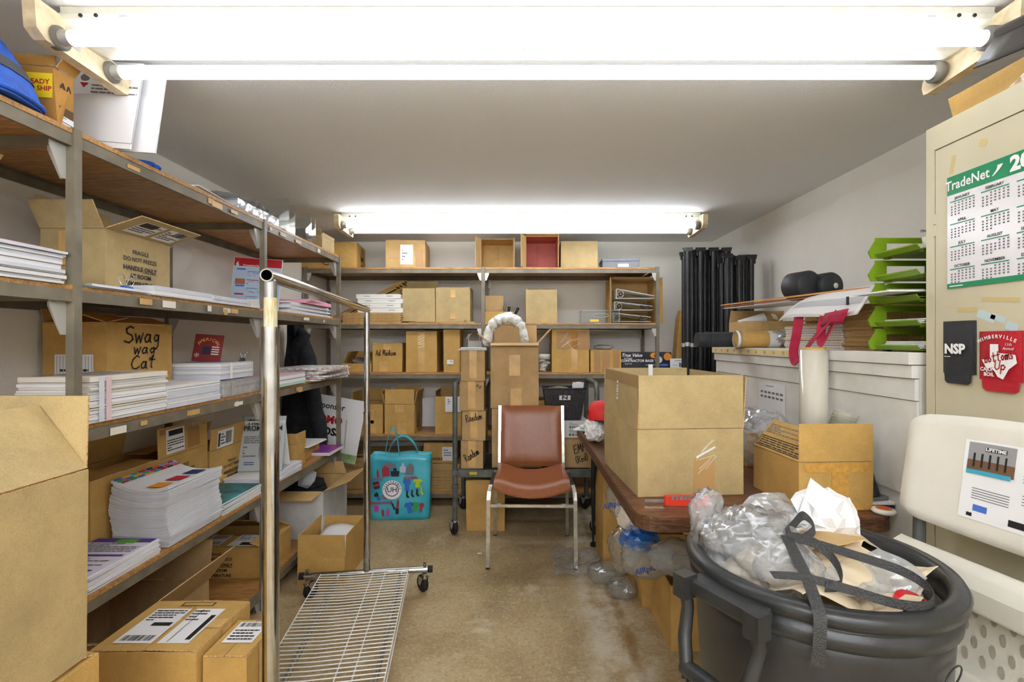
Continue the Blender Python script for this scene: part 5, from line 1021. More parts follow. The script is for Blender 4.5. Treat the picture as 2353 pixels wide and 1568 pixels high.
# ------------------------------------------------------------------ near left corner: cartons stacked in front of the shelving
c = Carton('FRAGILE carton with two big shipping labels on top, in the left foreground', (-.985, 1.415, .02), (.285, .25, .46), 0, K_GOLD, closed='y', flaps={}, tape=[])
c.root.location.z = 0; 
frag(c, 'f', 1.15, .02, .0)
c.seam('x') if False else None
c.tape('t', .02, .0, .24, .045, TAPE, 0); c.tape('r', .0, .10, .045, .26, TAPE, 0); c.label('r', .055, .075, .055, .14, -8, rects=greek(-.018, -.03, .018, .03, 3))
c.label('t', .105, .17, -.055, -.01, rects=barcode(-.045, -.075, .045, -.05)+greek(-.045, .02, .045, .08, 5)+[(-.01, -.005, .045, .012, 0)]); c.label('t', .085, .17, .055, -.01, rects=[(.022, -.07, .036, .05, 0), (-.02, -.08, -.018, .08, 0)]+greek(-.04, .02, .01, .08, 4))
prints([(-.05, .09, .05, .112, 0), (-.044, .094, .044, .108, 1)], [mat('brown_stamp', (96, 70, 40), .8), K_GOLD], c.root, c.F('t', -.0, .0), 'stamp')
c = Carton('lower carton with a label and open corner, right of the FRAGILE carton', (-.778, 1.385, 0), (.115, .17, .44), 0, K_GOLD, closed='y', flaps={})
c.label('t', .085, .10, -.0, .02, rects=barcode(-.035, .025, .035, .045)+greek(-.035, -.04, .035, .015, 4)); c.tape('r', 0, .12, .05, .2, TAPE)
c = Carton('golden carton with buckled flaps under the big box at the left edge', (-1.035, .765, 0), (.33, .51, .628), 0, K_GOLD, flaps={'r': (-80, .15), 'b': (-70, .14), 'f': (-84, .14), 'l': (-89, .15)})
c = Carton('big open tan box with sloping flaps at the left edge of the picture', (-1.035, .752, .643), (.33, .48, .378), 0, K_LIGHT, flaps={'b': (2, .145), 'r': (-38, .16), 'l': (10, .12), 'f': (30, .12)}, jit=.004)
c.tape('r', -.03, -.0, .12, .37, mat('kraft_tape_wide', (212, 176, 114), .4, var=.05, vscale=8)); c.tape('r', .0, -.03, .10, .2, CLEAR_TAPE)
# ------------------------------------------------------------------ white counter cabinet along the right wall
PAINT = mat('white_painted_wood', (228, 226, 218), .55, var=.03, vscale=10); TZ = .74
WX = 1.20; WZ = 1.245; WY0, WY1 = 1.49, 3.0
t = thing('counter_cabinet', 'white painted cabinet with stepped boards along the right wall', 'cabinet', (WX, WY0, 0))
def W(x0, x1, y0, y1, z0, z1, name, m=PAINT): return MB().b2(x0-WX, x1-WX, y0-WY0, y1-WY0, z0, z1).obj(name, m, t)
W(WX+.02, 1.695, WY0, WY1-.012, 0, WZ-.04, 'body'); bevel(W(WX-.012, 1.695, WY0, WY1, WZ-.038, WZ, 'top_board'), .002)
W(WX-.004, WX+.019, WY0, WY1-.012, 1.166, WZ-.04, 'fascia_board'); W(WX+.006, WX+.019, WY0, WY1-.03, 1.098, 1.163, 'fascia_board'); W(WX+.012, WX+.019, WY0, WY1-.04, .80, 1.095, 'panel'); W(WX+.008, WX+.019, WY1-.028, WY1-.012, .0, 1.163, 'corner_post')
W(WX-.0135, WX-.0122, 2.10, WY1-.002, WZ-.034, WZ-.006, 'ruler_tape', mat('yellowed_tape', (236, 218, 160), .5))
for k in range(11): letters(['50', '49', '60', '44', '60', '48', '66', '58', '54', '92', '40'][k], .022, 'numeral', mat('mustard_ink', (150, 116, 30), .7), t, frame((-.0137, WY1-.06-.083*k-WY0, WZ-.02), (0, -1, 0), (0, 0, 1)))
o = MB().box((0, 0, 0), (.002, .24, .15)).obj('wall_calendar', PAPER, None); o.location = (WX+.0095, 2.34, 1.005); tag(o, 'small white month sheet hung on the white cabinet', 'calendar')
prints([(-.10+.036*i, .022-.022*j, -.076+.036*i, .032-.022*j, 1) for i in range(6) for j in range(2)]+greek(-.05, .055, .05, .063, 1, 1), [INK, INKG], o, frame((-.0012, 0, 0), (0, -1, 0), (0, 0, 1)))
# ------------------------------------------------------------------ folding table
LAM = wood('walnut_laminate', (70, 40, 24), (128, 84, 54), (2.2, 14, 14), .4, 7); LAMG = wood('walnut_edge', (66, 40, 24), (110, 74, 48), (2, 2, 14), .5)
t = thing('folding_table', 'brown woodgrain folding table along the white cabinet', 'table', (.37, 1.5, 0))
def rrect(x0, x1, y0, y1, r, z, n=6):
    out = []
    for cx, cy, a0 in ((x0+r, y0+r, math.pi), (x1-r, y0+r, 1.5*math.pi), (x1-r, y1-r, 0), (x0+r, y1-r, .5*math.pi)):
        for k in range(n+1): a = a0+.5*math.pi*k/n; out.append((cx+r*math.cos(a), cy+r*math.sin(a), z))
    return out
MB().prism(rrect(0, .80, 0, 1.62, .07, TZ-.006), (0, 0, .006)).obj('laminate_top', LAM, t)
bevel(MB().prism(rrect(-.003, .803, -.003, 1.623, .073, TZ-.045), (0, 0, .039)).obj('apron', LAMG, t), .004)
for y, xl in ((.28, .42), (1.56, .10)):
    mb = MB(); mb.tube([(xl, y, TZ-.046), (xl, y, .3), (xl, y, .016), (.72, y, .016), (.72, y, .3), (.72, y, TZ-.046)], .0135, 10); mb.obj('leg_frame', BLACK, t)
    MB().tube([(xl, y, .35), (xl, y-.22, TZ-.05)], .008, 8).obj('brace', BLACK, t)
    for x_ in (xl, .72): MB().tube([(x_, y, .0), (x_, y, .02)], .018, 10).obj('foot', RUBBER, t)
# ------------------------------------------------------------------ on the table
c = Carton('large open tan box with all four flaps raised on the table', (.588, 1.945, TZ+.001), (.378, .475, .232), math.radians(4), K_LIGHT, flaps={'f': (-1, .185), 'l': (-2, .185), 'r': (3, .18), 'b': (2, .185)}, jit=.003)
c.tape('f', .045, -.05, .075, .13, mat('brown_tape', (188, 150, 96), .35)); c.label('f', .0001, .0001) if False else None
for k in range(7): MB().quad((-.03, 0, .0009), (.03, .0, .0009), (.03, .0016, .0009), (-.03, .0016, .0009)).obj('tape_scratch', PAPER3, c.root, c.F('f', .05+random.uniform(-.02, .02), .02+random.uniform(-.05, .05), random.uniform(15, 60)))
MB().quad((-.038, -.003, .001), (.038, -.003, .001), (.038, .004, .001), (-.038, .004, .001)).obj('tape_glint', PAPER, c.root, c.F('f', .05, .035, 28))
sticker(c.fl['l'], Matrix.Translation((-.03, .11, .003)), .022, .075, greek(-.008, -.03, .008, .03, 5)); MB().quad((-.235, .14, .0026), (.235, .14, .0026), (.235, .183, .0026), (-.235, .183, .0026)).obj('tape', CLEAR_TAPE, c.fl['l'])
sticker(c.fl['b'], Matrix.Translation((-.02, .10, -.004)) @ Matrix.Rotation(math.pi, 4, 'Y'), .02, .2, [])
UK = mat('orange_red_plastic', (222, 58, 40), .35)
t = thing('box_cutter', 'orange-red box cutter lying before the large open box', 'box cutter', (.552, 1.613, TZ+.001), -.02); t.scale = (1.1, 1.1, 1.25)
mb = MB(); mb.prism([(-.062, -.009, 0), (-.066, 0, 0), (-.058, .010, 0), (.0, .012, 0), (.066, .009, 0), (.071, 0, 0), (.066, -.010, 0), (.0, -.012, 0)], (0, 0, .024)); bevel(mb.obj('handle', UK, t), .004, 3)
for k in range(8): MB().box((-.042+.0125*k, -.0095, .0205), (.0085, .006, .009)).obj('grip_segment', INKG, t)
MB().box((-.092, 0, .010), (.06, .002, .008)).obj('blade', CHROME, t)
o = MB().lathe([(0, 0), (.007, .001), (.006, .003), (0, .004)], n=12).obj('paper_scrap', PAPER); o.location = (.565, 1.54, TZ+.0005); tag(o, 'tiny white scrap on the table in front of the box cutter', 'scrap')
c = Carton('golden box with reinforced paper tape and raised flaps on the table', (1.005, 1.692, TZ+.001), (.248, .265, .153), math.radians(3), K_GOLD, flaps={'f': (-1, .12), 'l': (-40, .12)})
RT = mat('reinforced_tape', (206, 156, 76), .3, var=.08, vscale=50)
for u, v, a, b_ in ((.0, .06, .21, .028), (.012, -.0, .055, .09), (.0, -.065, .21, .022)): c.tape('f', u, v, a, b_, RT)
mb = MB()
for s in (-1, 1):
    for k in range(3): mb.quad((-.025, -.04+.03*k-.0006, .0009), (.025, -.04+.03*k+.02*s-.0006, .0009), (.025, -.04+.03*k+.02*s+.0006, .0009), (-.025, -.04+.03*k+.0006, .0009))
mb.obj('tape_threads', TAPE, c.root, c.F('f', .012, -.0))
lf = c.fl['l']; M = Matrix.Translation((0, .055, .002))
prints([(-.125, -.048, .125, -.045, 0), (-.125, -.008, .125, -.005, 0), (-.125, -.048, -.122, -.005, 0), (.122, -.048, .125, -.005, 0)]+greek(-.115, -.044, .115, -.010, 4, 0)+greek(-.12, .01, .1, .05, 5, 1), [INK, INKG], lf, M)
ROLL = film('stretch_film', (236, 230, 214), .2, .75, .2)
t = thing('film_roll', 'tall upright roll of stretch film standing on the table', 'roll', (1.138, 1.887, TZ+.001))
MB().lathe([(0, 0), (.049, 0), (.049, .505), (.022, .505)], n=32).obj('film', ROLL, t); MB().lathe([(.0, .0), (.048, .003), (.048, .503), (.0, .503)], n=32).obj('inner_film', mat('film_body', (226, 218, 200), .35), t)
MB().lathe([(.022, .50), (.042, .50), (.042, .515), (.03, .515), (.03, .45)], n=28).obj('core', K_GOLD, t)
CUPM = film('clear_cup', (238, 238, 230), .2, .2, .1)
for i in range(7):
    t = link('plastic_cup', None) if False else MB().lathe([(.026, 0), (.0265, .002), (.038, .095), (.040, .097), (.0385, .098)], n=24).obj('plastic_cup', CUPM); t.location = (1.055+.0035*i, 1.66-.001*i, TZ+.145+.010*i); t.rotation_euler = (0, .32, 0); tag(t, 'clear plastic cup in the leaning nest behind the golden box', 'cup', 'nested clear cups')
c = Carton('short carton holding the nested cups behind the golden box', (1.03, 1.935, TZ+.001), (.11, .12, .14), 0, K_MID) if False else None
t = thing('marker_pen', 'upright black marker with white band beside the film roll', 'marker', (X(1911, 1.95), 1.99, TZ+.001)); MB().lathe([(0, 0), (.009, 0), (.009, .10), (.0085, .10)], n=16).obj('barrel', WHITE, t); MB().lathe([(.0095, .10), (.0095, .152), (.006, .156), (0, .156)], n=16).obj('cap', INK, t)
t = thing('marker_pen', 'red-capped marker beside the black marker', 'marker', (X(1931, 1.95), 2.01, TZ+.001)); MB().lathe([(0, 0), (.009, 0), (.009, .085)], n=16).obj('barrel', WHITE, t); MB().lathe([(.013, .085), (.013, .135), (0, .137)], n=16).obj('cap', RED, t)
t = thing('paper_cup', 'cream mug with a dark letter mark in front of the film roll', 'cup', (1.04, 1.925, TZ+.001)); MB().lathe([(0, 0), (.036, 0), (.04, .15), (.042, .152), (.038, .152), (.034, .004), (0, .004)], n=26).obj('cup_body', mat('cream_ceramic', (236, 232, 220), .3), t)
letters('D', .03, 'letter_mark', INK, t, frame((.012, -.0405, .12), (1, .25, 0), (0, 0, 1)), bold=.02)
o = crumple('plastic_bag', FILMW, (.22, .18, .24), 51, 4, .25, 2.6); o.location = (X(1765, 2.0), 2.03, TZ+.001); tag(o, 'clear plastic bag slumped behind the large open box', 'plastic bag')
o = crumple('striped_ribbon', BLUE, (.05, .04, .05), 52, 3, .3); o.location = (X(1782, 1.9), 1.89, TZ+.155); tag(o, 'small blue and red wad on the plastic bag', 'wad')
c = Carton('small golden carton peeking between the two table boxes', (X(1728, 2.1)+.03, 2.17, TZ+.001), (.10, .14, .14), 0, K_GOLD, flaps={'f': (-89, .06), 'b': (-89, .06)})
o = crumple('wrapped_sweets', mat('foil_mixed', (200, 190, 190), .3, rgb2=(60, 60, 70), vscale=30), (.10, .10, .10), 53, 3, .3); o.location = (X(1726, 2.12)+.02, 2.17, TZ+.148); tag(o, 'shiny printed packets on the small golden carton', 'packets')
# stapler, hole punch and mouse beside the cabinet
t = thing('hole_punch', 'black desktop hole punch with grey handle on the table', 'hole punch', (1.168, 1.64, TZ+.022), .2)
MB().b2(-.03, .03, -.05, .05, 0, .012).obj('base', mat('grey_metal', (130, 132, 134), .35, .6), t)
mb = MB(); mb.tube([(-.01, -.03, .012), (-.015, -.02, .06), (.0, .0, .095), (.02, .015, .10)], [.022, .018, .014, .008], 10); mb.obj('arm', BLACK, t)
mb = MB(); mb.tube([(-.02, .03, .012), (-.025, .045, .10), (.0, .05, .17), (.03, .045, .18)], [.016, .018, .02, .014], 12); mb.obj('lever', mat('grey_metal', (130, 132, 134), .35, .6), t)
bk_ = bundle('dark binder lying under the hole punch on the table', 1.12, 1.165+.05, 1.58, 1.72, TZ, .02, 2, (BLACK, PAPER), .001)
t = thing('computer_mouse', 'white mouse with an orange top at the table front', 'mouse', (1.145, 1.535, TZ+.001), .3)
MB().lathe([(0, 0), (.028, 0), (.034, .006), (.03, .014), (0, .017)], n=20).obj('shell', WHITE, t); MB().lathe([(0, .0175), (.02, .0165), (.022, .0155), (0, .019)], n=20).obj('top', mat('orange_top', (230, 110, 40), .4), t)
# far end of the table
for i in range(4):
    sheet('loose flyer heaped at the far end of the table, %s of the four' % ('lowest', 'second', 'third', 'topmost')[i], 'flyer', 'paper', (.46+.015*i, 3.02-.04*i, TZ+.001+.008*i), .17, .22, .006, (PAPER, GRNP, PAPER2, PAPER)[i], .4*i-.5, rects=greek(-.06, -.08, .06, .08, 6), mats=[BLUE, INKG])
t = thing('baseball_cap', 'red cap with black lettering at the far end of the table', 'cap', (.445, 2.60, TZ+.06), .2)
o = crumple('white_cloth', PAPER, (.12, .2, .13), 61, 4, .3); o.location = (.415, 2.62, TZ+.001); tag(o, 'crumpled white cloth with yellow patches hanging at the table edge', 'cloth')
capM = mat('red_cap', (222, 40, 40), .6); MB().lathe([(.075, .0), (.078, .03), (.068, .07), (.04, .095), (0, .10)], n=24).obj('crown', capM, t); MB().prism([(-.06, -.05, .002), (-.045, -.12, .0), (.0, -.14, -.004), (.045, -.12, 0), (.06, -.05, .002)], (0, 0, .004)).obj('visor', INK, t)
letters('A', .05, 'lettering', INK, t, frame((-.076, .0, .035), (0, -1, 0), (0, 0, 1)), bold=.03); t.location.z = TZ+.125
o = MB().b2(-.09, .09, -.11, .11, 0, .11).obj('book_block', None) if False else None
# ------------------------------------------------------------------ on the white cabinet
c = Carton('open box with faint brown script and rolled papers on the white cabinet', (1.425, 2.83, WZ+.001), (.32, .22, .145), 0, K_MID, flaps={'b': (-20, .07)}, tape=[('f', -.09, .03, .03, .07, TAPE)])
letters('comfort', .035, 'lettering', mat('brown_ink', (110, 70, 36), .7), c.root, c.F('f', .08, .02), shear=.3)
for i in range(4):
    o = MB().tube([(-.07, 0, 0), (.07, .02, .02)], .03, 14).obj('rolled_paper', (PAPER, K_MID, PAPER3, K_DARK)[i]); o.location = (1.34+.05*i, 2.80+.02*i, WZ+.135); o.rotation_euler = (.1, -.15, .3*i-.3); tag(o, 'rolled paper in the open box on the white cabinet, %s of the four' % ('leftmost', 'second', 'third', 'rightmost')[i], 'paper roll')
o = crumple('plastic_bag', film('grey_film', (216, 216, 212), .35, .45, .15), (.30, .20, .10), 71, 4, .2, 2.4); o.location = (1.47, 2.55, WZ+.001); tag(o, 'limp translucent plastic bag behind the mailing tubes', 'plastic bag')
t = thing('mailing_tube', 'black mailing tube lying across the corner of the white cabinet', 'tube', (1.20, 2.665, WZ+.0425), 0)
M = Matrix.Rotation(math.radians(4), 4, 'Z'); DKT = mat('black_card_tube', (50, 52, 56), .55, var=.1, vscale=20)
MB().tube([(-.19, 0, 0), (.19, 0, 0)], .041, 28).obj('barrel', DKT, t, M); MB().tube([(-.235, 0, 0), (-.19, 0, 0)], .038, 28).obj('end_cap', DKT, t, M)
for k in (-.18, -.17): MB().tube([(k, 0, 0), (k+.004, 0, 0)], .0425, 28).obj('ridge', DKT, t, M)
t = thing('mailing_tube', 'brown mailing tube with white end plug on the white cabinet', 'tube', (1.245, 2.565, WZ+.0445), -.06)
MB().tube([(-.1, 0, 0), (.12, 0, 0)], .043, 28).obj('barrel', K_GOLD, t); mb = MB(); mb.lathe([(.043, -.105), (.0445, -.105), (.0445, -.085), (.04, -.1), (.036, -.07), (0, -.065)], n=28, axis='x'); mb.obj('end_plug', WHITE, t); MB().tube([(.055, 0, 0), (.11, 0, 0)], .0437, 28).obj('label_wrap', PAPER, t)
WFL = MB(); WFL.b2(-.14, .27, -.13, .13, 0, .004, 0); WFL.b2(-.138, .268, -.128, .128, .004, .007, 1); WFL.b2(-.14, .27, -.13, .13, .007, .0095, 0)
wfm = WFL.mesh('flattened_box', [mat('white_faced_card', (232, 230, 224), .6), K_EDGE])
stack('flattened_box', 'white-faced flattened box in the pile on the white cabinet', 'flattened box', 10, 1.40, 2.06, WZ, wfm, .0102, .006, .004, .5, 'white-faced flat boxes', rz=math.pi/2)
fm4 = flat_mesh(.40, .25, .008)
stack('flattened_box', 'brown flattened box in the pile on the white cabinet, beside the green trays', 'flattened box', 20, 1.395, 1.835, WZ, flat_mesh(.25, .16, .0078), .0086, .008, .005, 1, 'brown flat boxes beside the trays')
stack('flattened_box', 'brown flattened box on the white-faced pile', 'flattened box', 9, 1.40, 2.06, WZ+.1025, flat_mesh(.26, .25, .008), .0088, .008, .006, 1.4, 'brown flat boxes on the white-faced pile', rz=math.pi/2)
YS = mat('yellow_wood_rule', (232, 190, 80), .5, rgb2=(226, 150, 100), vscale=3)
for k, (A, B, m, lab) in enumerate([((1.262, 1.735, 1.470), (1.25, 3.0, 1.497), YS, 'long yellow yardstick lying over the flattened boxes'), ((1.275, 2.02, 1.466), (1.262, 2.99, 1.487), mat('orange_lath', (222, 130, 96), .5), 'thin orange lath lying beside the yellow yardstick')]):
    A, B = Vector(A), Vector(B); L = (B-A).length
    o = MB().b2(-.016, .016, 0, L, 0, .005).obj('yardstick' if k == 0 else 'wooden_lath', m, None, frame(A, (1, 0, .25), B-A) if False else frame(A, (1, 0, .2), B-A)); tag(o, lab, 'yardstick' if k == 0 else 'lath')
    if k == 0: prints([(-.0155, .03+.05*q, -.004, .033+.05*q, 0) for q in range(22)], [INK], o, Matrix.Translation((0, 0, .005)), 'graduations')
o = MB().b2(-.10, .10, -.37, .37, 0, .004).obj('white_board_sheet', PAPER); o.location = (1.36, 2.62, WZ+.224); o.rotation_euler = (.02, 0, .03); tag(o, 'thin white sheet bridging the open box and the flat boxes', 'board')
t = thing('hat_case', 'black rounded case with a white hole behind the yardstick', 'case', (1.395, 2.36, WZ+.2295), .25)
mb = MB(); mb.lathe([(0, -.06), (.06, -.06), (.068, -.05), (.068, .05), (.06, .06), (0, .06)], (-.04, 0, .069), 36, axis='y'); mb.obj('round_shell', DKT, t)
mb = MB(); mb.lathe([(0, -.055), (.058, -.055), (.064, -.045), (.064, .045), (.058, .055), (0, .055)], (.06, -.03, .065), 36, axis='y'); mb.obj('round_shell', DKT, t); mb = MB(); mb.lathe([(0, -.001), (.013, -.001), (.013, .001), (0, .001)], (.075, -.086, .065), 20, axis='y'); mb.obj('hole', PAPER3, t)
# draped white tote with crimson handles
LIN = mat('white_linen', (232, 230, 230), .8); CRIM = mat('crimson_webbing', (176, 28, 66), .7, var=.06, vscale=40)
t = thing('tote_bag', 'white tote with crimson straps draped over the flattened boxes', 'bag', (1.2, 1.9, WZ))
def dr(u, v):                                            # u along the edge from far to near, v from the pile top down the front
    yb, yt = 2.20-.50*u, 2.08-.42*u; y = yt+(yb-yt)*v
    x_ = 1.30-.125*v**.8-.01*math.sin(u*6)*v; z = 1.466+.012*u-(.008+.094*v)*v+.010*math.sin(u*4+1)*v-.02*max(0, .15-u)*v*3
    return (x_-1.2, y-1.9, z-WZ+.006)
mb = MB(); mb.grid(dr, 24, 14); o = mb.obj('cloth', LIN, t); so = o.modifiers.new('t', 'SOLIDIFY'); so.thickness = .006
mb = MB(); mb.grid(lambda u, v: tuple(a+b_ for a, b_ in zip(dr(u, .78+.22*v), (-.007, 0, -.001))), 24, 3); mb.obj('lace_hem', mat('lace_hem', (226, 222, 222), .9, bump=.8, bscale=90), t)
mb = MB(); mb.grid(lambda u, v: tuple(a+b_ for a, b_ in zip(dr(.1+.86*u, .60+.18*v), (-.007, 0, .002))), 24, 3); mb.obj('grey_band', mat('grey_band', (190, 190, 194), .8), t)
MB().box((1.19-1.2, 1.77-1.9, 1.425-WZ), (.003, .012, .03)).obj('black_tick', INK, t)
for pts, wd in (([(1.172, 2.045, 1.385), (1.165, 2.05, 1.31), (1.163, 2.07, 1.235), (1.163, 2.055, 1.195), (1.163, 2.02, 1.215), (1.165, 1.95, 1.275), (1.17, 1.86, 1.345), (1.18, 1.82, 1.385)], .040), ([(1.175, 1.88, 1.375), (1.168, 1.89, 1.32), (1.168, 1.885, 1.272), (1.17, 1.855, 1.30), (1.172, 1.81, 1.36)], .034)):
    P = []
    for i in range(len(pts)-1):
        p0, p1, p2, p3 = [Vector(pts[max(0, min(len(pts)-1, i+d))]) for d in (-1, 0, 1, 2)]
        for k in range(6):
            q = k/6; P.append(.5*((2*p1)+(-p0+p2)*q+(2*p0-5*p1+4*p2-p3)*q*q+(-p0+3*p1-3*p2+p3)*q**3)-Vector((1.2, 1.9, WZ)))
    P.append(Vector(pts[-1])-Vector((1.2, 1.9, WZ))); W_ = []
    for i in range(len(P)):
        tg = P[min(i+1, len(P)-1)]-P[max(0, i-1)]; W_.append((tg.cross(Vector((1, 0, 0)))+Vector((.5*tg.length, 0, 0))).normalized()*wd)
    mb = MB(); mb.ribbon(P, W_, .003); mb.obj('strap', CRIM, t)
mb = MB(); mb.grid(lambda u, v: (1.168-1.2, 1.86-.13*u+.03*v-1.9, 1.385-.05*v+.01*u-WZ), 4, 3); so = mb.obj('strap_end', CRIM, t).modifiers.new('t', 'SOLIDIFY'); so.thickness = .004
# green letter trays
GREEN = mat('green_plastic', (118, 150, 24), .4)
tw_, td, th_ = .24, .30, .095
def tray_mesh():
    mb = MB(); a = .0025
    mb.b2(0, tw_, -td/2, td/2, 0, a)                                             # floor
    for y in (-td/2, td/2):                                                      # end walls with a long window
        s = 1 if y > 0 else -1
        y0, y1 = (y-a, y) if y > 0 else (y, y+a)
        mb.b2(.0, .055, y0, y1, a, th_); mb.b2(.055, .185, y0, y1, a, .030); mb.b2(.055, .185, y0, y1, .064, th_); mb.b2(.185, tw_, y0, y1, a, th_)
    mb.b2(tw_-a, tw_, -td/2+a, td/2-a, a, th_)
    return mb
for i in range(5):
    t = thing('letter_tray', 'green letter tray on the white cabinet, %s of the stack of five' % ('lowest', 'second lowest', 'middle', 'second highest', 'topmost')[i], 'tray', (1.155+.06, 1.595, WZ+.006+.103*i)); z0 = 0
    t.location = (1.228, 1.58, WZ+.006+.0775*i); a = .0025; D_ = .095; Wd = .25
    MB().b2(0, Wd, -D_, D_, 0, a).obj('tray_floor', GREEN, t)
    MB().prism([(0, D_-a, a), (Wd, D_-a, a), (Wd, D_-a, .097), (.0, D_-a, .097), (-.022, D_-a, .07), (-.022, D_-a, .04)], (0, a, 0)).obj('far_wall', GREEN, t) if False else None
    f = MB()
    for y0, y1 in ((D_-a, D_),): f.b2(-.01, .03, y0, y1, a, .071); f.b2(.03, .16, y0, y1, a, .026); f.b2(.03, .16, y0, y1, .052, .071); f.b2(.16, Wd, y0, y1, a, .071)
    f.obj('far_wall', GREEN, t)
    MB().prism([(-.004, D_-.0, .071), (-.034, D_, .022), (-.024, D_, .0), (.0, D_, .0)], (0, -.004, 0)).obj('wall_wing', GREEN, t)
    MB().b2(Wd-a, Wd, -D_, D_-a, a, .071).obj('back_wall', GREEN, t); MB().b2(0.01, Wd, -D_, -D_+a, a, .071).obj('near_wall', GREEN, t)
    MB().prism([(-.014, -D_+.01, .014), (.0, -D_+.01, 0), (.0, -D_+.01, .003), (-.012, -D_+.01, .018)], (0, 2*D_-.015, 0)).obj('front_lip', GREEN, t)
    for q in (.02, Wd-.02):
        for y in (-D_+.02, D_-.02): MB().b2(q-.008, q+.008, y-.008, y+.008, -.0055, 0).obj('foot', BLACK if i == 0 else GREEN, t)
for i, (tr, n_) in enumerate(((0, 4), (1, 3), (2, 1))):
    for k in range(n_): sheet('white sheet in the %s green tray, %s' % (('lowest', 'second lowest', 'middle')[i], ('bottom one', 'second one', 'third one', 'top one')[k] if n_ > 1 else 'sticking out over the lip'), 'paper_sheet', 'paper', (1.34-(.07 if i == 2 else 0)+.004*k, 1.575, WZ+.0115+.0775*tr+.006*k+(.02 if i == 2 else 0)), .22 if i < 2 else .28, .16, .0045, PAPER, .03*k)
t = thing('small_plant_pot', 'white pot with dark green sprig in the topmost green tray', 'plant pot', (1.29, 1.53, WZ+.3195)); MB().lathe([(0, 0), (.018, 0), (.024, .04), (.0, .04)], n=16).obj('pot', WHITE, t); mb = MB()
for k in range(6): mb.ribbon([(0, 0, .04), (.012*math.cos(k), .012*math.sin(k), .06), (.03*math.cos(k), .03*math.sin(k), .062)], (.006*math.sin(k), -.006*math.cos(k), 0), .001)
mb.obj('leaves', mat('dark_leaf', (40, 84, 50), .6), t)['kind'] = 'stuff'
# ------------------------------------------------------------------ black stands in the far right corner, brown carton board
POLE = mat('black_pole', (46, 46, 48), .4, .3, var=.25, vscale=12, stretch=(6, 6, 1)); k = 0
def stand(x_, y, h, lab, grp):
    t = thing('display_stand', lab, 'stand', (x_, y, 0), random.uniform(-.3, .3), grp)
    MB().tube([(0, 0, .02), (0, 0, h)], .0185, 12).obj('pole', POLE, t)
    MB().b2(-.026, .026, -.018, .018, 0, .02).obj('base_plate', BLACK, t)
    hd = MB().b2(-.03, .03, -.016, .016, h, h+.022).obj('head', BLACK, t); MB().b2(-.036, .036, -.008, .008, h+.016, h+.03).obj('head_clip', BLACK, hd)
    for q in (-1, 1): MB().tube([(q*.024, 0, h), (q*.024, 0, h-.03)], .006, 6).obj('hook', BLACK, hd)
    MB().tube([(0, 0, h*.64), (0, 0, h*.655)], .0195, 10).obj('joint_ring', GALV, t)
for i in range(14):
    yy = 3.62+.045*(i % 2)+.09*(i//7); xx = X(1580, 3.62)+.048*(i % 7)+.02*(i//7)
    stand(xx, yy, 1.94-.01*(i % 2), 'tall black display stand in the bundle left of the short bundle', 'tall black stands')
for i in range(10):
    yy = 3.28+.05*(i % 2)+.0*(i//5); xx = X(1668, 3.30)+.040*(i % 5)+.012*(i % 2)
    stand(min(xx, 1.655), yy+.06*(i//5), 1.835-.008*(i % 3), 'shorter black display stand in the bundle nearest the right wall', 'shorter black stands')
c = Carton('long brown carton leaning upright beside the black stands', (1.36, 4.10, .90), (.20, .11, .001), 0, K_GOLD) if False else None
t = thing('cardboard_box', 'tall brown carton board leaning between the shelving and the black stands', 'box', (1.185, 3.98, 0), 0)
mb = MB(); mb.prism([(-.02, -.05, .0), (.27, -.05, .0), (.27, -.05, 1.46), (.13, -.05, 1.525), (.11, -.05, 1.46)], (0, .1, 0)); mb.obj('body', K_GOLD, t)
MB().prism([(.112, -.0515, 1.466), (.268, -.0515, 1.466), (.262, -.0515, 1.525), (.13, -.0515, 1.53)], (0, .1, 0)).obj('end_flap', K_GOLD, t); MB().box((.12, -.0515, .75), (.004, .002, 1.4)).obj('fold', K_LIGHT, t, Matrix.Translation((.06, 0, 0)) @ Matrix.Rotation(.1, 4, 'Y'))
# ------------------------------------------------------------------ boxes and film below the table
c = Carton('open golden box under the table stuffed with air pillows', (.75, 2.53, 0), (.31, .35, .225), .0, K_GOLD, flaps={'b': (0, .14), 'f': (-2, .10), 'l': (-60, .10)})
c = Carton('open golden box under the table edge beside the bin', (.79, 2.165, 0), (.32, .285, .27), .0, K_GOLD, flaps={'b': (-4, .1), 'r': (4, .06)})
c = Carton('tall golden carton under the far half of the table', (.60, 2.90, 0), (.24, .30, .52), 0, K_GOLD, closed='x')
PIL = film('air_pillow_film', (240, 242, 242), .26, .14, .08); BLUF = film('blue_film', (60, 130, 220), .35, .55, .12)
for i, (x_, y, z, sx, sy, sz, sd) in enumerate([(.46, 2.10, .30, .14, .18, .18, 81), (.50, 1.90, .36, .20, .14, .15, 82), (.405, 2.02, .56, .08, .10, .14, 83), (.56, 1.72, .46, .20, .12, .12, 86)]):
    o = crumple('air_pillow', PIL, (sx, sy, sz), sd, 4, .22, 2.2, flat=False); o.location = (x_, y, z); tag(o, ['clear air pillow bulging between table edge and golden box', 'clear air pillow over the blue film under the table', 'clear air pillow caught at the left table edge', 'clear air pillow under the rounded table corner'][i], 'air pillow')
    if i in (1, 2): letters('AIRplus', .03, 'lettering', BLUE, o, frame((-.02, -sy*.52, sz*.45), (1, .1, .2), (0, 0, 1)), bold=.02)
o = crumple('blue_film', BLUF, (.15, .12, .10), 84, 3, .3); o.location = (.48, 1.93, .45); tag(o, 'crumpled bright blue film in the box under the table', 'plastic film')
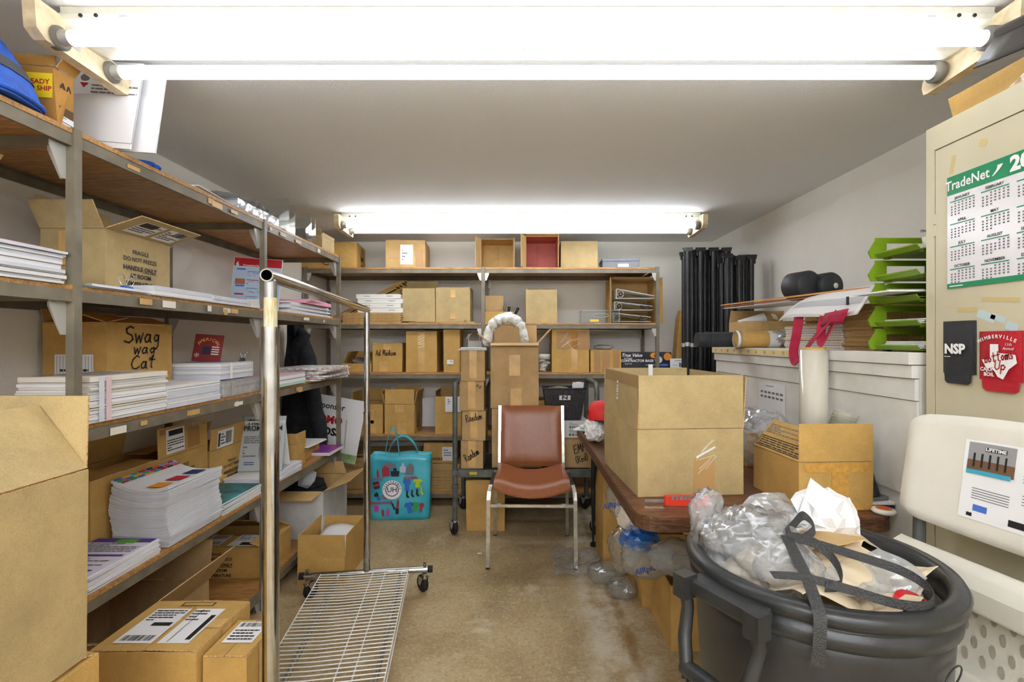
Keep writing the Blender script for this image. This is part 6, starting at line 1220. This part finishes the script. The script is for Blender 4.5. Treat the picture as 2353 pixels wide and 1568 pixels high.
o = crumple('brown_paper', PAPER3, (.10, .14, .16), 85, 3, .3); o.location = (.455, 2.02, .50); tag(o, 'cream paper wad beside the blue film under the table', 'paper')
def wrapsheet(name, lab, cx, cy, sx, sy, h, sd, m, cat='bubble wrap'):
    mb = MB(); mb.grid(lambda u, v: (cx+(u-.5)*sx*(1+.15*noise.noise(Vector((v*3, sd, 0)))), cy+(v-.5)*sy*(1+.2*noise.noise(Vector((u*3, sd, 5)))), .004+h*abs(noise.noise(Vector((u*3+sd, v*3, 0))))+.012*abs(noise.noise(Vector((u*22, v*22, sd))))), 44, 44, smooth=False)
    return tag(mb.obj(name, m), lab, cat)
wrapsheet('bubble_wrap', 'sheet of clear bubble wrap on the floor by the right chair leg', .40, 2.82, .40, .34, .06, 3, BUBBLE)
for i, (x_, y, sx, sy, sz, sd) in enumerate([(.47, 2.60, .20, .18, .10, 91), (.52, 2.45, .14, .16, .09, 92)]):
    o = crumple('air_pillow', PIL, (sx, sy, sz), sd, 4, .18, 2.0, flat=False); o.location = (x_, y, .002); tag(o, ('clear air pillow on the bubble wrap by the table leg', 'small clear air pillow on the floor under the table edge')[i], 'air pillow')
wrapsheet('bubble_wrap', 'clear bubble wrap on the floor in front of the bin', .55, 1.46, .26, .24, .10, 5, BUBBLE)
o = crumple('air_pillow', PIL, (.2, .16, .12), 94, 4, .2, 2.0, flat=False); o.location = (.47, 1.33, .002); tag(o, 'clear printed air pillow on the floor at the bottom edge', 'air pillow'); letters('AIRplus', .035, 'lettering', BLUE, o, frame((-.02, -.0, .122), (1, .2, 0), (0, 1, 0)), bold=.02)
o = MB().lathe([(0, 0), (.012, .001), (.012, .004), (0, .005)], n=8).obj('paper_scrap', PAPER); o.location = (-.23, 2.95, .0005); o.scale = (1.4, .6, 1); tag(o, 'small white scrap on the floor left of the chair', 'scrap')
# ------------------------------------------------------------------ rubbish bin
BIN = mat('charcoal_bin_plastic', (46, 47, 48), .32, var=.12, vscale=10, bump=.06, bscale=220)
bx, by, br, bz = .667, 1.115, .268, .797
t = thing('rubbish_bin', 'large charcoal round bin overflowing with packing waste', 'bin', (bx, by, 0))
MB().lathe([(0, .002), (.205, .002), (.21, .012), (.248, bz-.10), (.25, bz-.06), (.238, bz-.06), (.2, .02), (0, .02)], n=64).obj('barrel', BIN, t)
MB().lathe([(.247, bz-.075), (.259, bz-.072), (.262, bz-.045), (.251, bz-.04), (.251, bz-.03), (br, bz-.028), (br+.003, bz-.012), (br-.004, bz), (br-.024, bz+.002), (br-.034, bz-.006), (br-.036, bz-.045), (.238, bz-.06)], n=64).obj('rim', BIN, t)
for a, full in ((math.radians(208), True),):
    M = Matrix.Rotation(a, 4, 'Z')
    hd = MB().b2(.255, .308, -.085, .085, bz-.052, bz-.018).obj('handle_mount', BIN, t, M); bevel(hd, .008, 3)
    for s in (-1, 1):
        MB().b2(.288, .325, s*.085-.016, s*.085+.016, bz-.06, bz-.012).obj('handle_lug', BIN, t, M)
        mb = MB(); mb.tube([(.308, s*.085, bz-.04), (.298, s*.085, bz-.085), (.315, s*.078, bz-.14), (.329, s*.06, bz-.19)], [.014, .013, .014, .014], 8); mb.obj('handle_arm', BIN, t, M)
    mb = MB(); mb.tube([(.329, -.066, bz-.192), (.329, .066, bz-.192)], .017, 12); mb.obj('handle_grip', BIN, t, M)
    for k in range(12): MB().box((.335, -.06+.011*k, bz-.207), (.012, .004, .008)).obj('grip_rib', BIN, t, M)
M = frame((0, 0, 0), (1, 0, 0), (0, 0, 1))
for a, w_, z0, z1 in ((math.radians(232), .16, .42, .60),):
    mb = MB()
    def arc(z, r): return [(r*math.cos(a+q*.045), r*math.sin(a+q*.045), z) for q in range(-6, 7)]
    for zz_, rr in ((z0, .233), (z1, .243)): mb.tube(arc(zz_, rr), .002, 6)
    mb.tube([arc(z0, .233)[0], arc(z1, .243)[0]], .002, 6); mb.tube([arc(z0, .233)[-1], arc(z1, .243)[-1]], .002, 6); mb.obj('moulded_panel', BIN, t)
a = math.radians(302); Mx = Matrix.Translation((.2525*math.cos(a), .2525*math.sin(a), bz-.135)) @ frame((0, 0, 0), (-math.sin(a), math.cos(a), 0), (0, 0, 1))
MB().tube([Mx @ Vector((.04*math.cos(q*.5236), .016*math.sin(q*.5236), .0)) for q in range(13)], .0016, 6).obj('moulded_badge', BIN, t)
# packing waste
ZB = bz-.13
KP = mat('cream_kraft_paper', (222, 204, 174), .7, var=.06, vscale=6); KP2 = mat('tan_kraft_paper', (206, 170, 112), .7, var=.06, vscale=6)
def waste(name, lab, cat, m, loc, size, sd, sub=3, amp=.35, fr=2.2, rot=(0, 0, 0), flat=True):
    o = crumple(name, m, (size[0]*.9, size[1]*.9, size[2]), sd, sub, amp, fr, flat=flat); o.location = (bx+loc[0]*.88, by+loc[1]*.88, loc[2]); o.rotation_euler = rot; 
    if 'film' in m.name: o.data.polygons.foreach_set('use_smooth', [True]*len(o.data.polygons))
    return tag(o, lab, cat)
PRT = film('printed_film', (240, 241, 243), .34, .24, .16, .8, 20)
waste('packing_paper', 'wide cream kraft paper filling the bin under everything', 'paper', KP, (.02, .0, ZB-.05), (.46, .46, .16), 101, 4, .12, 2.5)
waste('plastic_film', 'big wad of clear film with fine print on the left of the bin', 'plastic film', PRT, (-.135, .04, ZB+.02), (.27, .30, .19), 102, 5, .20, 2.6)
waste('plastic_film', 'small twisted clear film end at the left rim of the bin', 'plastic film', FILMW, (-.225, .12, bz-.02), (.09, .07, .12), 103, 4, .35)
o = waste('plastic_bag', 'clear bag marked 04 in the middle of the bin', 'plastic bag', PRT, (-.10, -.075, bz-.07), (.15, .15, .12), 105, 4, .16)
letters('04', .036, 'lettering', INKG, o, frame((-.005, -.052, .10), (1, 0, 0), (0, .6, .8)), bold=.03)
waste('crumpled_paper', 'crumpled bright white paper rising at the back of the bin', 'paper', PAPER, (.105, .13, bz-.05), (.15, .12, .14), 106, 3, .55, 1.7)
mb = MB(); mb.add([(-.09, 0, .02), (-.055, -.005, .135), (.0, -.02, .09), (.045, .0, .085), (.07, .0, .03), (.06, -.02, -.06), (-.02, -.05, -.06), (.0, -.03, .03)], [(0, 7, 2, 1), (7, 3, 2), (7, 4, 3), (7, 5, 4), (7, 6, 5), (0, 6, 7)]); o = mb.obj('crumpled_paper', PAPER); o.location = (bx+.11, by+.10, bz+.01); o.modifiers.new('t', 'SOLIDIFY').thickness = .002; tag(o, 'pointed folded white sheet standing out of the bin', 'paper')
PALEP = mat('pale_paper', (232, 222, 204), .7)
for (x_, y, z, sx, sy, sz, sd, m, ry, lab) in [(.10, -.01, bz-.055, .20, .19, .075, 107, KP, .12, 'folded cream kraft paper on the right of the bin'), (.075, .07, bz-.02, .26, .13, .06, 108, KP2, .1, 'tan kraft paper strip across the back of the bin'), (.03, -.165, bz-.055, .12, .10, .065, 109, KP, 0, 'small cream paper peak at the front of the bin'), (-.075, -.145, bz-.05, .16, .12, .06, 110, KP, -.1, 'curled cream paper under the strap at the front of the bin'), (.085, -.10, bz-.075, .15, .14, .05, 111, PALEP, .1, 'pale paper sheet at the right front of the bin'), (.15, .13, bz-.02, .14, .10, .05, 112, KP, .2, 'cream paper twist at the far right of the bin'), (.02, -.03, bz-.04, .20, .16, .06, 115, KP, -.2, 'cream paper fold in the middle of the bin')]:
    o = creased('packing_paper', m, sx, sy, sz, sd); o.location = (bx+x_, by+y, z); o.rotation_euler = (0, ry, sd); tag(o, lab, 'paper')
for (x_, y, z, sx, sy, sz, sd, m, lab) in [(.06, -.105, bz-.02, .20, .11, .035, 121, FILMW, 'clear film with blue print at the front of the bin'), (-.02, .09, bz+.03, .17, .13, .05, 122, FILMW, 'stiff folded clear film between the film wad and the white paper')]:
    o = creased('plastic_film', m, sx, sy, sz, sd); o.location = (bx+x_, by+y, z); o.rotation_euler = (.2, 0, .4); tag(o, lab, 'plastic film')
o = MB().lathe([(.0, 0), (.04, 0), (.05, .05), (.0, .05)], n=20).obj('red_cup', mat('bright_red_plastic', (224, 20, 30), .35)); o.location = (bx+.085, by-.165, bz-.075); o.rotation_euler = (.5, .3, 0); tag(o, 'bright red cup end at the front of the bin', 'cup')
STRAP = mat('black_strapping', (58, 58, 58), .5, bump=.5, bscale=300)
def strap(lab, pts, wv, w_=.018):
    P = []
    for i in range(len(pts)-1):
        p0, p1, p2, p3 = [Vector(pts[max(0, min(len(pts)-1, i+d))]) for d in (-1, 0, 1, 2)]
        for k in range(8):
            s = k/8; P.append(.5*((2*p1)+(-p0+p2)*s+(2*p0-5*p1+4*p2-p3)*s*s+(-p0+3*p1-3*p2+p3)*s**3))
    P.append(Vector(pts[-1])); W_ = []
    for i in range(len(P)):
        f = i/(len(P)-1)*(len(wv)-1); a_ = int(min(f, len(wv)-2)); W_.append((Vector(wv[a_]).lerp(Vector(wv[a_+1]), f-a_)).normalized()*w_)
    mb = MB(); mb.ribbon([Vector((p.x+bx, p.y+by, p.z)) for p in P], W_, .0012); return tag(mb.obj('strapping_band', STRAP), lab, 'strap')
strap('black strapping band looping across to the right of the bin', [(-.08, -.05, bz+.06), (.02, -.11, bz+.045), (.09, -.155, bz+.03), (.105, -.20, bz+.015), (.07, -.235, bz+.008), (.01, -.235, bz+.012), (-.06, -.20, bz+.022), (-.12, -.175, bz+.03), (-.175, -.165, bz+.03)], [(0, .3, 1), (0, .3, 1), (.2, .2, 1), (0, .2, 1), (0, 0, 1), (0, 0, 1), (0, .5, 1), (0, 1, .5), (0, 1, .3)])
strap('black woven strap hanging over the front rim of the bin', [(-.085, -.05, bz+.06), (-.1, -.11, bz+.05), (-.115, -.18, bz+.028), (-.128, -.23, bz+.008), (-.133, -.248, bz-.008), (-.135, -.25, bz-.05), (-.136, -.245, bz-.095)], [(1, -.2, 0)]*4, .022)
strap('black strap curl at the middle of the bin', [(-.085, -.05, bz+.065), (-.04, -.0, bz+.065), (.0, .03, bz+.075), (.02, .02, bz+.05), (-.01, .01, bz+.03)], [(0, .4, 1)]*3, .02)
strap('short black strap loop standing in the middle of the bin', [(-.085, -.05, bz+.06), (-.05, -.09, bz+.062), (-.03, -.13, bz+.04), (-.05, -.18, bz+.02), (-.09, -.195, bz+.022)], [(.3, .2, 1)]*3, .02)
# ------------------------------------------------------------------ beige steel cabinet
BEI = mat('beige_enamel', (206, 198, 170), .38, var=.02, vscale=6); CX, CZ, CY0, CY1 = 1.22, 1.908, .56, 1.463
t = thing('steel_cabinet', 'tall beige steel cabinet at the right edge of the picture', 'cabinet', (CX, CY0, 0))
def Cb(x0, x1, y0, y1, z0, z1, name, m=BEI, p=None): return MB().b2(x0-CX, x1-CX, y0-CY0, y1-CY0, z0, z1).obj(name, m, p or t)
Cb(CX+.006, 1.69, CY0, CY1, 0, CZ, 'body'); Cb(CX-.002, CX+.006, CY1-.028, CY1, 0, CZ, 'frame_stile'); Cb(CX-.002, CX+.006, CY0, CY0+.028, 0, CZ, 'frame_stile'); Cb(CX-.002, CX+.006, CY0+.028, CY1-.028, CZ-.07, CZ, 'frame_header')
d1 = Cb(CX-.001, CX+.0055, CY0+.455, CY1-.0305, .08, CZ-.0725, 'door'); bevel(d1, .002); bevel(Cb(CX-.001, CX+.0055, CY0+.030, CY0+.452, .08, CZ-.0725, 'door'), .002)
for z in (1.62, .3): MB().b2(-.004, .003, CY1-.033-CY0, CY1-.025-CY0, z, z+.03).obj('hinge', BEI, d1); MB().b2(-.004, .003, CY1-.033-CY0, CY1-.025-CY0, z-.034, z-.002).obj('hinge', BEI, d1)
TPM = mat('old_tape_stain', (206, 184, 128), .5)
for y, z, w_, h, ang in ((1.375, 1.775, .012, .05, .2), (1.285, 1.80, .02, .02, .3), (1.33, 1.365, .06, .012, .05), (1.24, 1.385, .10, .012, .1)): MB().box((0, 0, 0), (.0006, w_, h)).obj('tape_stain', TPM, d1, Matrix.Translation((-.0013, y-CY0, z)) @ Matrix.Rotation(ang, 4, 'X'))
for y, z, w_, h in ((1.277, 1.345, .05, .02), (1.245, 1.338, .04, .014), (1.21, 1.315, .03, .02)): MB().box((0, 0, 0), (.0006, w_, h)).obj('paper_remnant', mat('pale_blue_scrap', (196, 216, 222), .7), d1, Matrix.Translation((-.0013, y-CY0, z)) @ Matrix.Rotation(.4, 4, 'X'))
MB().lathe([(0, -.001), (.014, -.001), (.012, .001), (0, .001)], (-.0025, 1.13-CY0, CZ-.035), 16, axis='x').obj('round_plug', GALV, t)
# wall calendar
cy, cz, cw, chh = 1.25, 1.584, .277, .314; CG = mat('calendar_green', (20, 140, 92), .3)
t = thing('wall_calendar', 'green and white year calendar hanging on the beige cabinet', 'calendar', (CX-.0035, cy, cz))
MB().box((0, 0, 0), (.0016, cw, chh)).obj('sheet', mat('glossy_calendar_paper', (236, 234, 238), .18), t)
M = frame((-.001, 0, 0), (0, -1, 0), (0, 0, 1))
prints([(-cw/2, chh/2-.052, cw/2, chh/2, 0)], [CG], t, M, 'header_band', .0003); prints([(-cw/2, -chh/2, cw/2, -chh/2+.014, 0)], [CG], t, M, 'footer_band', .0003)
letters('TradeNet', .036, 'lettering', WHI, t, M @ Matrix.Translation((-.078, .130, 0)), bold=.02, lift=.0012, sx=.9); letters('20', .05, 'lettering', WHI, t, M @ Matrix.Translation((.065, .130, 0)), bold=.05, lift=.0012)
mb = MB(); mb.ribbon([(-.005+.02*math.sin(a*.3), .118+.008*a*.6, .001) for a in range(6)], [(.004+.002*k, 0, 0) for k in range(6)], .0004); mb.obj('swoosh', WHI, t, M)
mth = ['JANUARY', 'FEBRUARY', 'MARCH', 'APRIL', 'MAY', 'JUNE', 'JULY', 'AUGUST', 'SEPTEMBER', 'OCTOBER', 'NOVEMBER', 'DECEMBER']
for i, nm in enumerate(mth):
    u, v = -.092+.092*(i % 3), .093-.063*(i//3)
    letters(nm, .0105, 'lettering', INK, t, M @ Matrix.Translation((u, v, 0)), bold=.02, lift=.0008); R_ = [(u-.037, v-.0095, u+.037, v-.0065, 0)]
    prints(R_+[(u-.034+.011*a, v-.0165-.0075*b_, u-.029+.011*a, v-.0125-.0075*b_, 1) for a in range(7) for b_ in range(5) if (a+b_*7) > i % 4 and (a+b_*7) < 31], [CG, INKG], t, M, 'month_grid', .0003)
prints(greek(-.13, -.1535, .13, -.147, 1, 0), [WHI], t, M, 'small_print', .0008)
# drink sleeves
def koozie(lab, m, y0, y1, z0, z1):
    t = thing('drink_sleeve', lab, 'drink sleeve', (CX-.002, (y0+y1)/2, z0)); w_ = y1-y0; h = z1-z0
    f = lambda u, v: (-.002-.011*(1-(2*u-1)**2)**.5*min(1, .4+v), w_/2-w_*u*(1) , .028+(h-.028)*v)
    mb = MB(); mb.grid(f, 12, 6); mb.grid(lambda u, v: (-.0005, w_/2-w_*(1-u), .028+(h-.028)*v), 12, 6); mb.obj('sleeve', m, t)
    mb = MB(); mb.prism([(-.004, -w_*.40, .029), (-.004, -w_*.38, .006), (-.004, -w_*.3, 0), (-.004, w_*.3, 0), (-.004, w_*.38, .006), (-.004, w_*.40, .029)], (-.004, 0, 0)); mb.obj('bottom_tab', m, t)
    mb = MB(); mb.tube([(-.006, -w_/2+.003, .03+k*(h-.032)/14) for k in range(15)], .0012, 5); mb.obj('seam', BLACK if m is not RK else m, t)
    return t, frame((-.0145, 0, h*.55), (0, -1, 0), (0, 0, 1))
KBL = mat('black_foam', (44, 46, 50), .6, bump=.2, bscale=200); RK = mat('red_foam', (182, 24, 40), .6, bump=.2, bscale=200)
t, M = koozie('black foam drink sleeve lettered NSP on the beige cabinet', KBL, 1.302, 1.402, 1.162, 1.335); letters('NSP', .036, 'lettering', WHI, t, M, bold=.05); prints(greek(-.032, -.022, .032, -.018, 1, 0), [WHI], t, M)
t, M = koozie('red foam drink sleeve lettered bottoms up CAJUN BOIL on the beige cabinet', RK, 1.172, 1.292, 1.152, 1.305)
mb = MB(); mb.add([(-.018, .036, .0006), (.004, .036, .0006), (.004, .014, .0006), (.046, .01, .0006), (.05, -.01, .0006), (.03, -.026, .0006), (.016, -.052, .0006), (.002, -.046, .0006), (-.012, -.022, .0006), (-.026, -.028, .0006), (-.04, -.004, .0006), (-.018, -.002, .0006)], [(0, 11, 2, 1), (11, 10, 9, 8), (2, 11, 8, 5, 4, 3), (8, 7, 6, 5)]); mb.obj('state_shape', WHI, t, M)
for k, ch in enumerate('WIMBERVILLE'):
    a = math.radians(117-k*5.4); letters(ch, .0125, 'lettering', WHI, t, M @ Matrix.Translation((.10*math.cos(a), -.045+.10*math.sin(a), 0)) @ Matrix.Rotation(a-math.pi/2, 4, 'Z'), bold=.03, lift=.001)
handwriting('bottoms', .024, .075, RK, t, M @ Matrix.Translation((.005, .004, .0008)) @ Matrix.Rotation(.2, 4, 'Z'), .06); handwriting('Up', .024, .03, RK, t, M @ Matrix.Translation((.01, -.018, .0008)), .06)
letters('11th\nAnnual', .010, 'lettering', WHI, t, M @ Matrix.Translation((.028, .03, 0)), shear=.2); letters('CAJUN\n  BOIL', .013, 'lettering', WHI, t, M @ Matrix.Translation((-.024, -.035, 0)), bold=.03, lift=.001)
# on top of the cabinet
c = Carton('battered flat box wrapped in shiny tape on top of the beige cabinet', (1.40, 1.03, CZ+.001), (.34, .72, .058), 0, K_GOLD, closed='y', jit=.01)
for k in range(9): MB().quad((-.035, -.024, .0006+.0001*k), (.035, -.026, .0006+.0001*k), (.03, .028, .0006+.0001*k), (-.04, .026, .0006+.0001*k)).obj('tape', TAPE if k % 2 else CLEAR_TAPE, c.root, c.F('l', -.32+.08*k, 0))
t = thing('vinyl_banner', 'rolled black vinyl banner resting on the battered box', 'banner', (1.185, 1.03, CZ+.066), .35)
VB = mat('black_vinyl', (58, 52, 48), .35)
for k, (x_, z, r) in enumerate(((.02, .03, .027), (.065, .03, .026))):
    mb = MB(); 
    for q in range(3): mb.tube([(x_, -.22, z), (x_, .145+.0*q, z)], r-.006*q, 16, 0, cap=False)
    mb.obj('roll', VB, t); mb = MB(); mb.tube([(x_+(r-.004*q_*.5)*math.cos(q_*.7)*(1-.04*q_), .1455, z+(r)*math.sin(q_*.7)*(1-.06*q_)) for q_ in range(15)], .0014, 5); mb.obj('roll_edge', mat('pale_vinyl_edge', (170, 172, 182), .4), t)
mb = MB(); mb.grid(lambda u, v: (.0-.035*u, -.2+.34*v+.03*u, .035-.075*u+.004*math.sin(v*6)), 5, 8); o = mb.obj('hanging_flap', VB, t); o.modifiers.new('t', 'SOLIDIFY').thickness = .003
o = MB().b2(-.10, .10, -.2, .2, 0, .006).obj('red_folder', RED); o.location = (1.37, .98, CZ+.0675); tag(o, 'thin red folder under the black banner', 'folder')
# ------------------------------------------------------------------ folded white chair against the cabinet
PL = mat('almond_plastic', (222, 218, 206), .5, var=.03, vscale=4, bump=.12, bscale=260); TUBEG = mat('grey_tube', (110, 112, 110), .4, .3)
t = thing('folding_chair', 'almond plastic folding chair with a paper sticker, folded against the beige cabinet', 'chair', (1.146, 1.13, 0), .20)
hw = .235
def backp(u, v):                                         # u from far to near side, v from bottom to top
    y = hw-2*hw*u; bow = .028*(1-(2*u-1)**2)
    z = .812+.268*v; lean = .045*v
    return (-.055+lean-.0+bow*.9, y, z+.012*(1-(2*u-1)**2)*(1 if v > .5 else -1))
def shell(fn, th, nu, nv, round_=.1):
    mb = MB(); ev = lambda u, v, s: Vector(fn(u, v))+Vector((s*th/2*edge(u, v, round_), 0, 0))
    mb.grid(lambda u, v: ev(u, v, -1), nu, nv); mb.grid(lambda u, v: ev(1-u, v, 1), nu, nv); return mb
def rnd(fn):                                             # round the corners of a unit square
    def g(u, v):
        cu, cv = (u-.5)*2, (v-.5)*2; r = .22
        ax, ay = max(0, abs(cu)-(1-r)), max(0, abs(cv)-(1-r)); m_ = max(ax, ay); l = math.hypot(ax, ay)
        if l > 0 and ax > 0 and ay > 0:
            s = m_/l; cu = math.copysign(1-r+ax*s, cu); cv = math.copysign(1-r+ay*s, cv)
        return fn(cu/2+.5, cv/2+.5)
    return g
shell(rnd(backp), .026, 32, 20, .05).obj('backrest', PL, t)
M = Matrix.Identity(4); mb = MB(); n_ = 12
fs = lambda u, v: tuple(Vector(backp(.30+.62*u, .18+.62*v))+Vector((-.0142, 0, 0)))
mb.grid(fs, n_, 6); lab = mb.obj('sticker', PAPER, t)
def onst(u0, v0, u1, v1, m, name, z=.0006):
    mb = MB(); mb.grid(lambda u, v: tuple(Vector(fs(u0+(u1-u0)*u, v0+(v1-v0)*v))+Vector((-z, 0, 0))), 4, 2); return mb.obj(name, m, lab)
onst(.03, .55, .36, .97, mat('photo_grey', (150, 150, 152), .5), 'photo'); onst(.03, .55, .36, .72, mat('photo_brown2', (110, 80, 58), .5), 'photo', .0009); onst(.03, .52, .34, .58, mat('cyan_band', (60, 160, 190), .5), 'band', .0012)
for k in range(5): onst(.07+.055*k, .62, .085+.055*k, .82, INK, 'chair_picture', .0014)
for k in range(5): onst(.08, .44-.035*k, .34, .452-.035*k, INKG, 'small_print')
for q in range(2):
    for k in range(14): onst(.42+.28*q, .90-.04*k, .64+.28*q-.03*(k % 3), .912-.04*k, INKG, 'small_print')
onst(.10, .13, .2, .22, PBLUE, 'flag'); onst(.35, .06, .62, .15, INK, 'symbol_bar'); onst(.45, .18, .66, .26, INK, 'symbol_bar'); onst(.06, .04, .1, .09, INK, 'symbol'); onst(.15, .86, .3, .92, INK, 'logo_plate', .0016)
letters('LIFETIME', .011, 'lettering', WHI, lab, Matrix.Translation(Vector(fs(.225, .89))+Vector((-.0024, 0, 0))) @ frame((0, 0, 0), (0, -1, 0), (.17, 0, 1)), bold=.03)
# seat panel hanging below, seen from its ribbed side with lip and slots
def seatp(u, v):
    y = .215-.47*u; z = .30+.40*v
    return (-.055+.02*v, y, z)
holes = []
shell(rnd(seatp), .016, 26, 20, .06).obj('seat', PL, t)
def lip(u, v): return (-.062-.035*(1 if v < .9 else 1)*math.sin(math.pi*min(1, v*1.0)*.5)-.0, .30-.54*u, .70+.055*v*.9)
mb = MB(); mb.prism([(-.10, .22, .655), (-.04, .22, .655), (-.03, .22, .74), (-.06, .22, .757), (-.088, .22, .745), (-.104, .22, .71)], (0, -.48, 0)); bevel(mb.obj('seat_lip', PL, t), .008, 3)
mb = MB(); mb.prism([(-.10, .21, .27), (-.04, .21, .27), (-.04, .21, .49), (-.085, .21, .50), (-.10, .21, .47)], (0, -.45, 0)); bevel(mb.obj('seat_front_edge', PL, t), .01, 3)
SLOT = mat('slot_inside', (170, 164, 150), .7)
for r in range(4):
    for q in range(12):
        y = .20-.038*q-.019*(r % 2); z = .635-.036*r
        if z < .5: continue
        mb = MB(); mb.prism([(-.0612+.02*(z-.3)/.4-.004, y+.0065*math.cos(a*.5236), z+.015*math.sin(a*.5236)) for a in range(12)], (.004, 0, 0)); mb.obj('slot', SLOT, t)
for s in (1, -1): MB().tube([(-.02, s*.225, .001), (.0, s*.225, .55), (.005, s*.222, .95)], .0145, 12).obj('back_tube', TUBEG, t)
for s in (1, -1): MB().tube([(-.012, s*.19, .001), (-.004, s*.19, .72)], .012, 12).obj('seat_tube', TUBEG, t)
MB().tube([(-.02, -.225, .08), (-.02, .225, .08)], .010, 10).obj('stretcher', TUBEG, t)
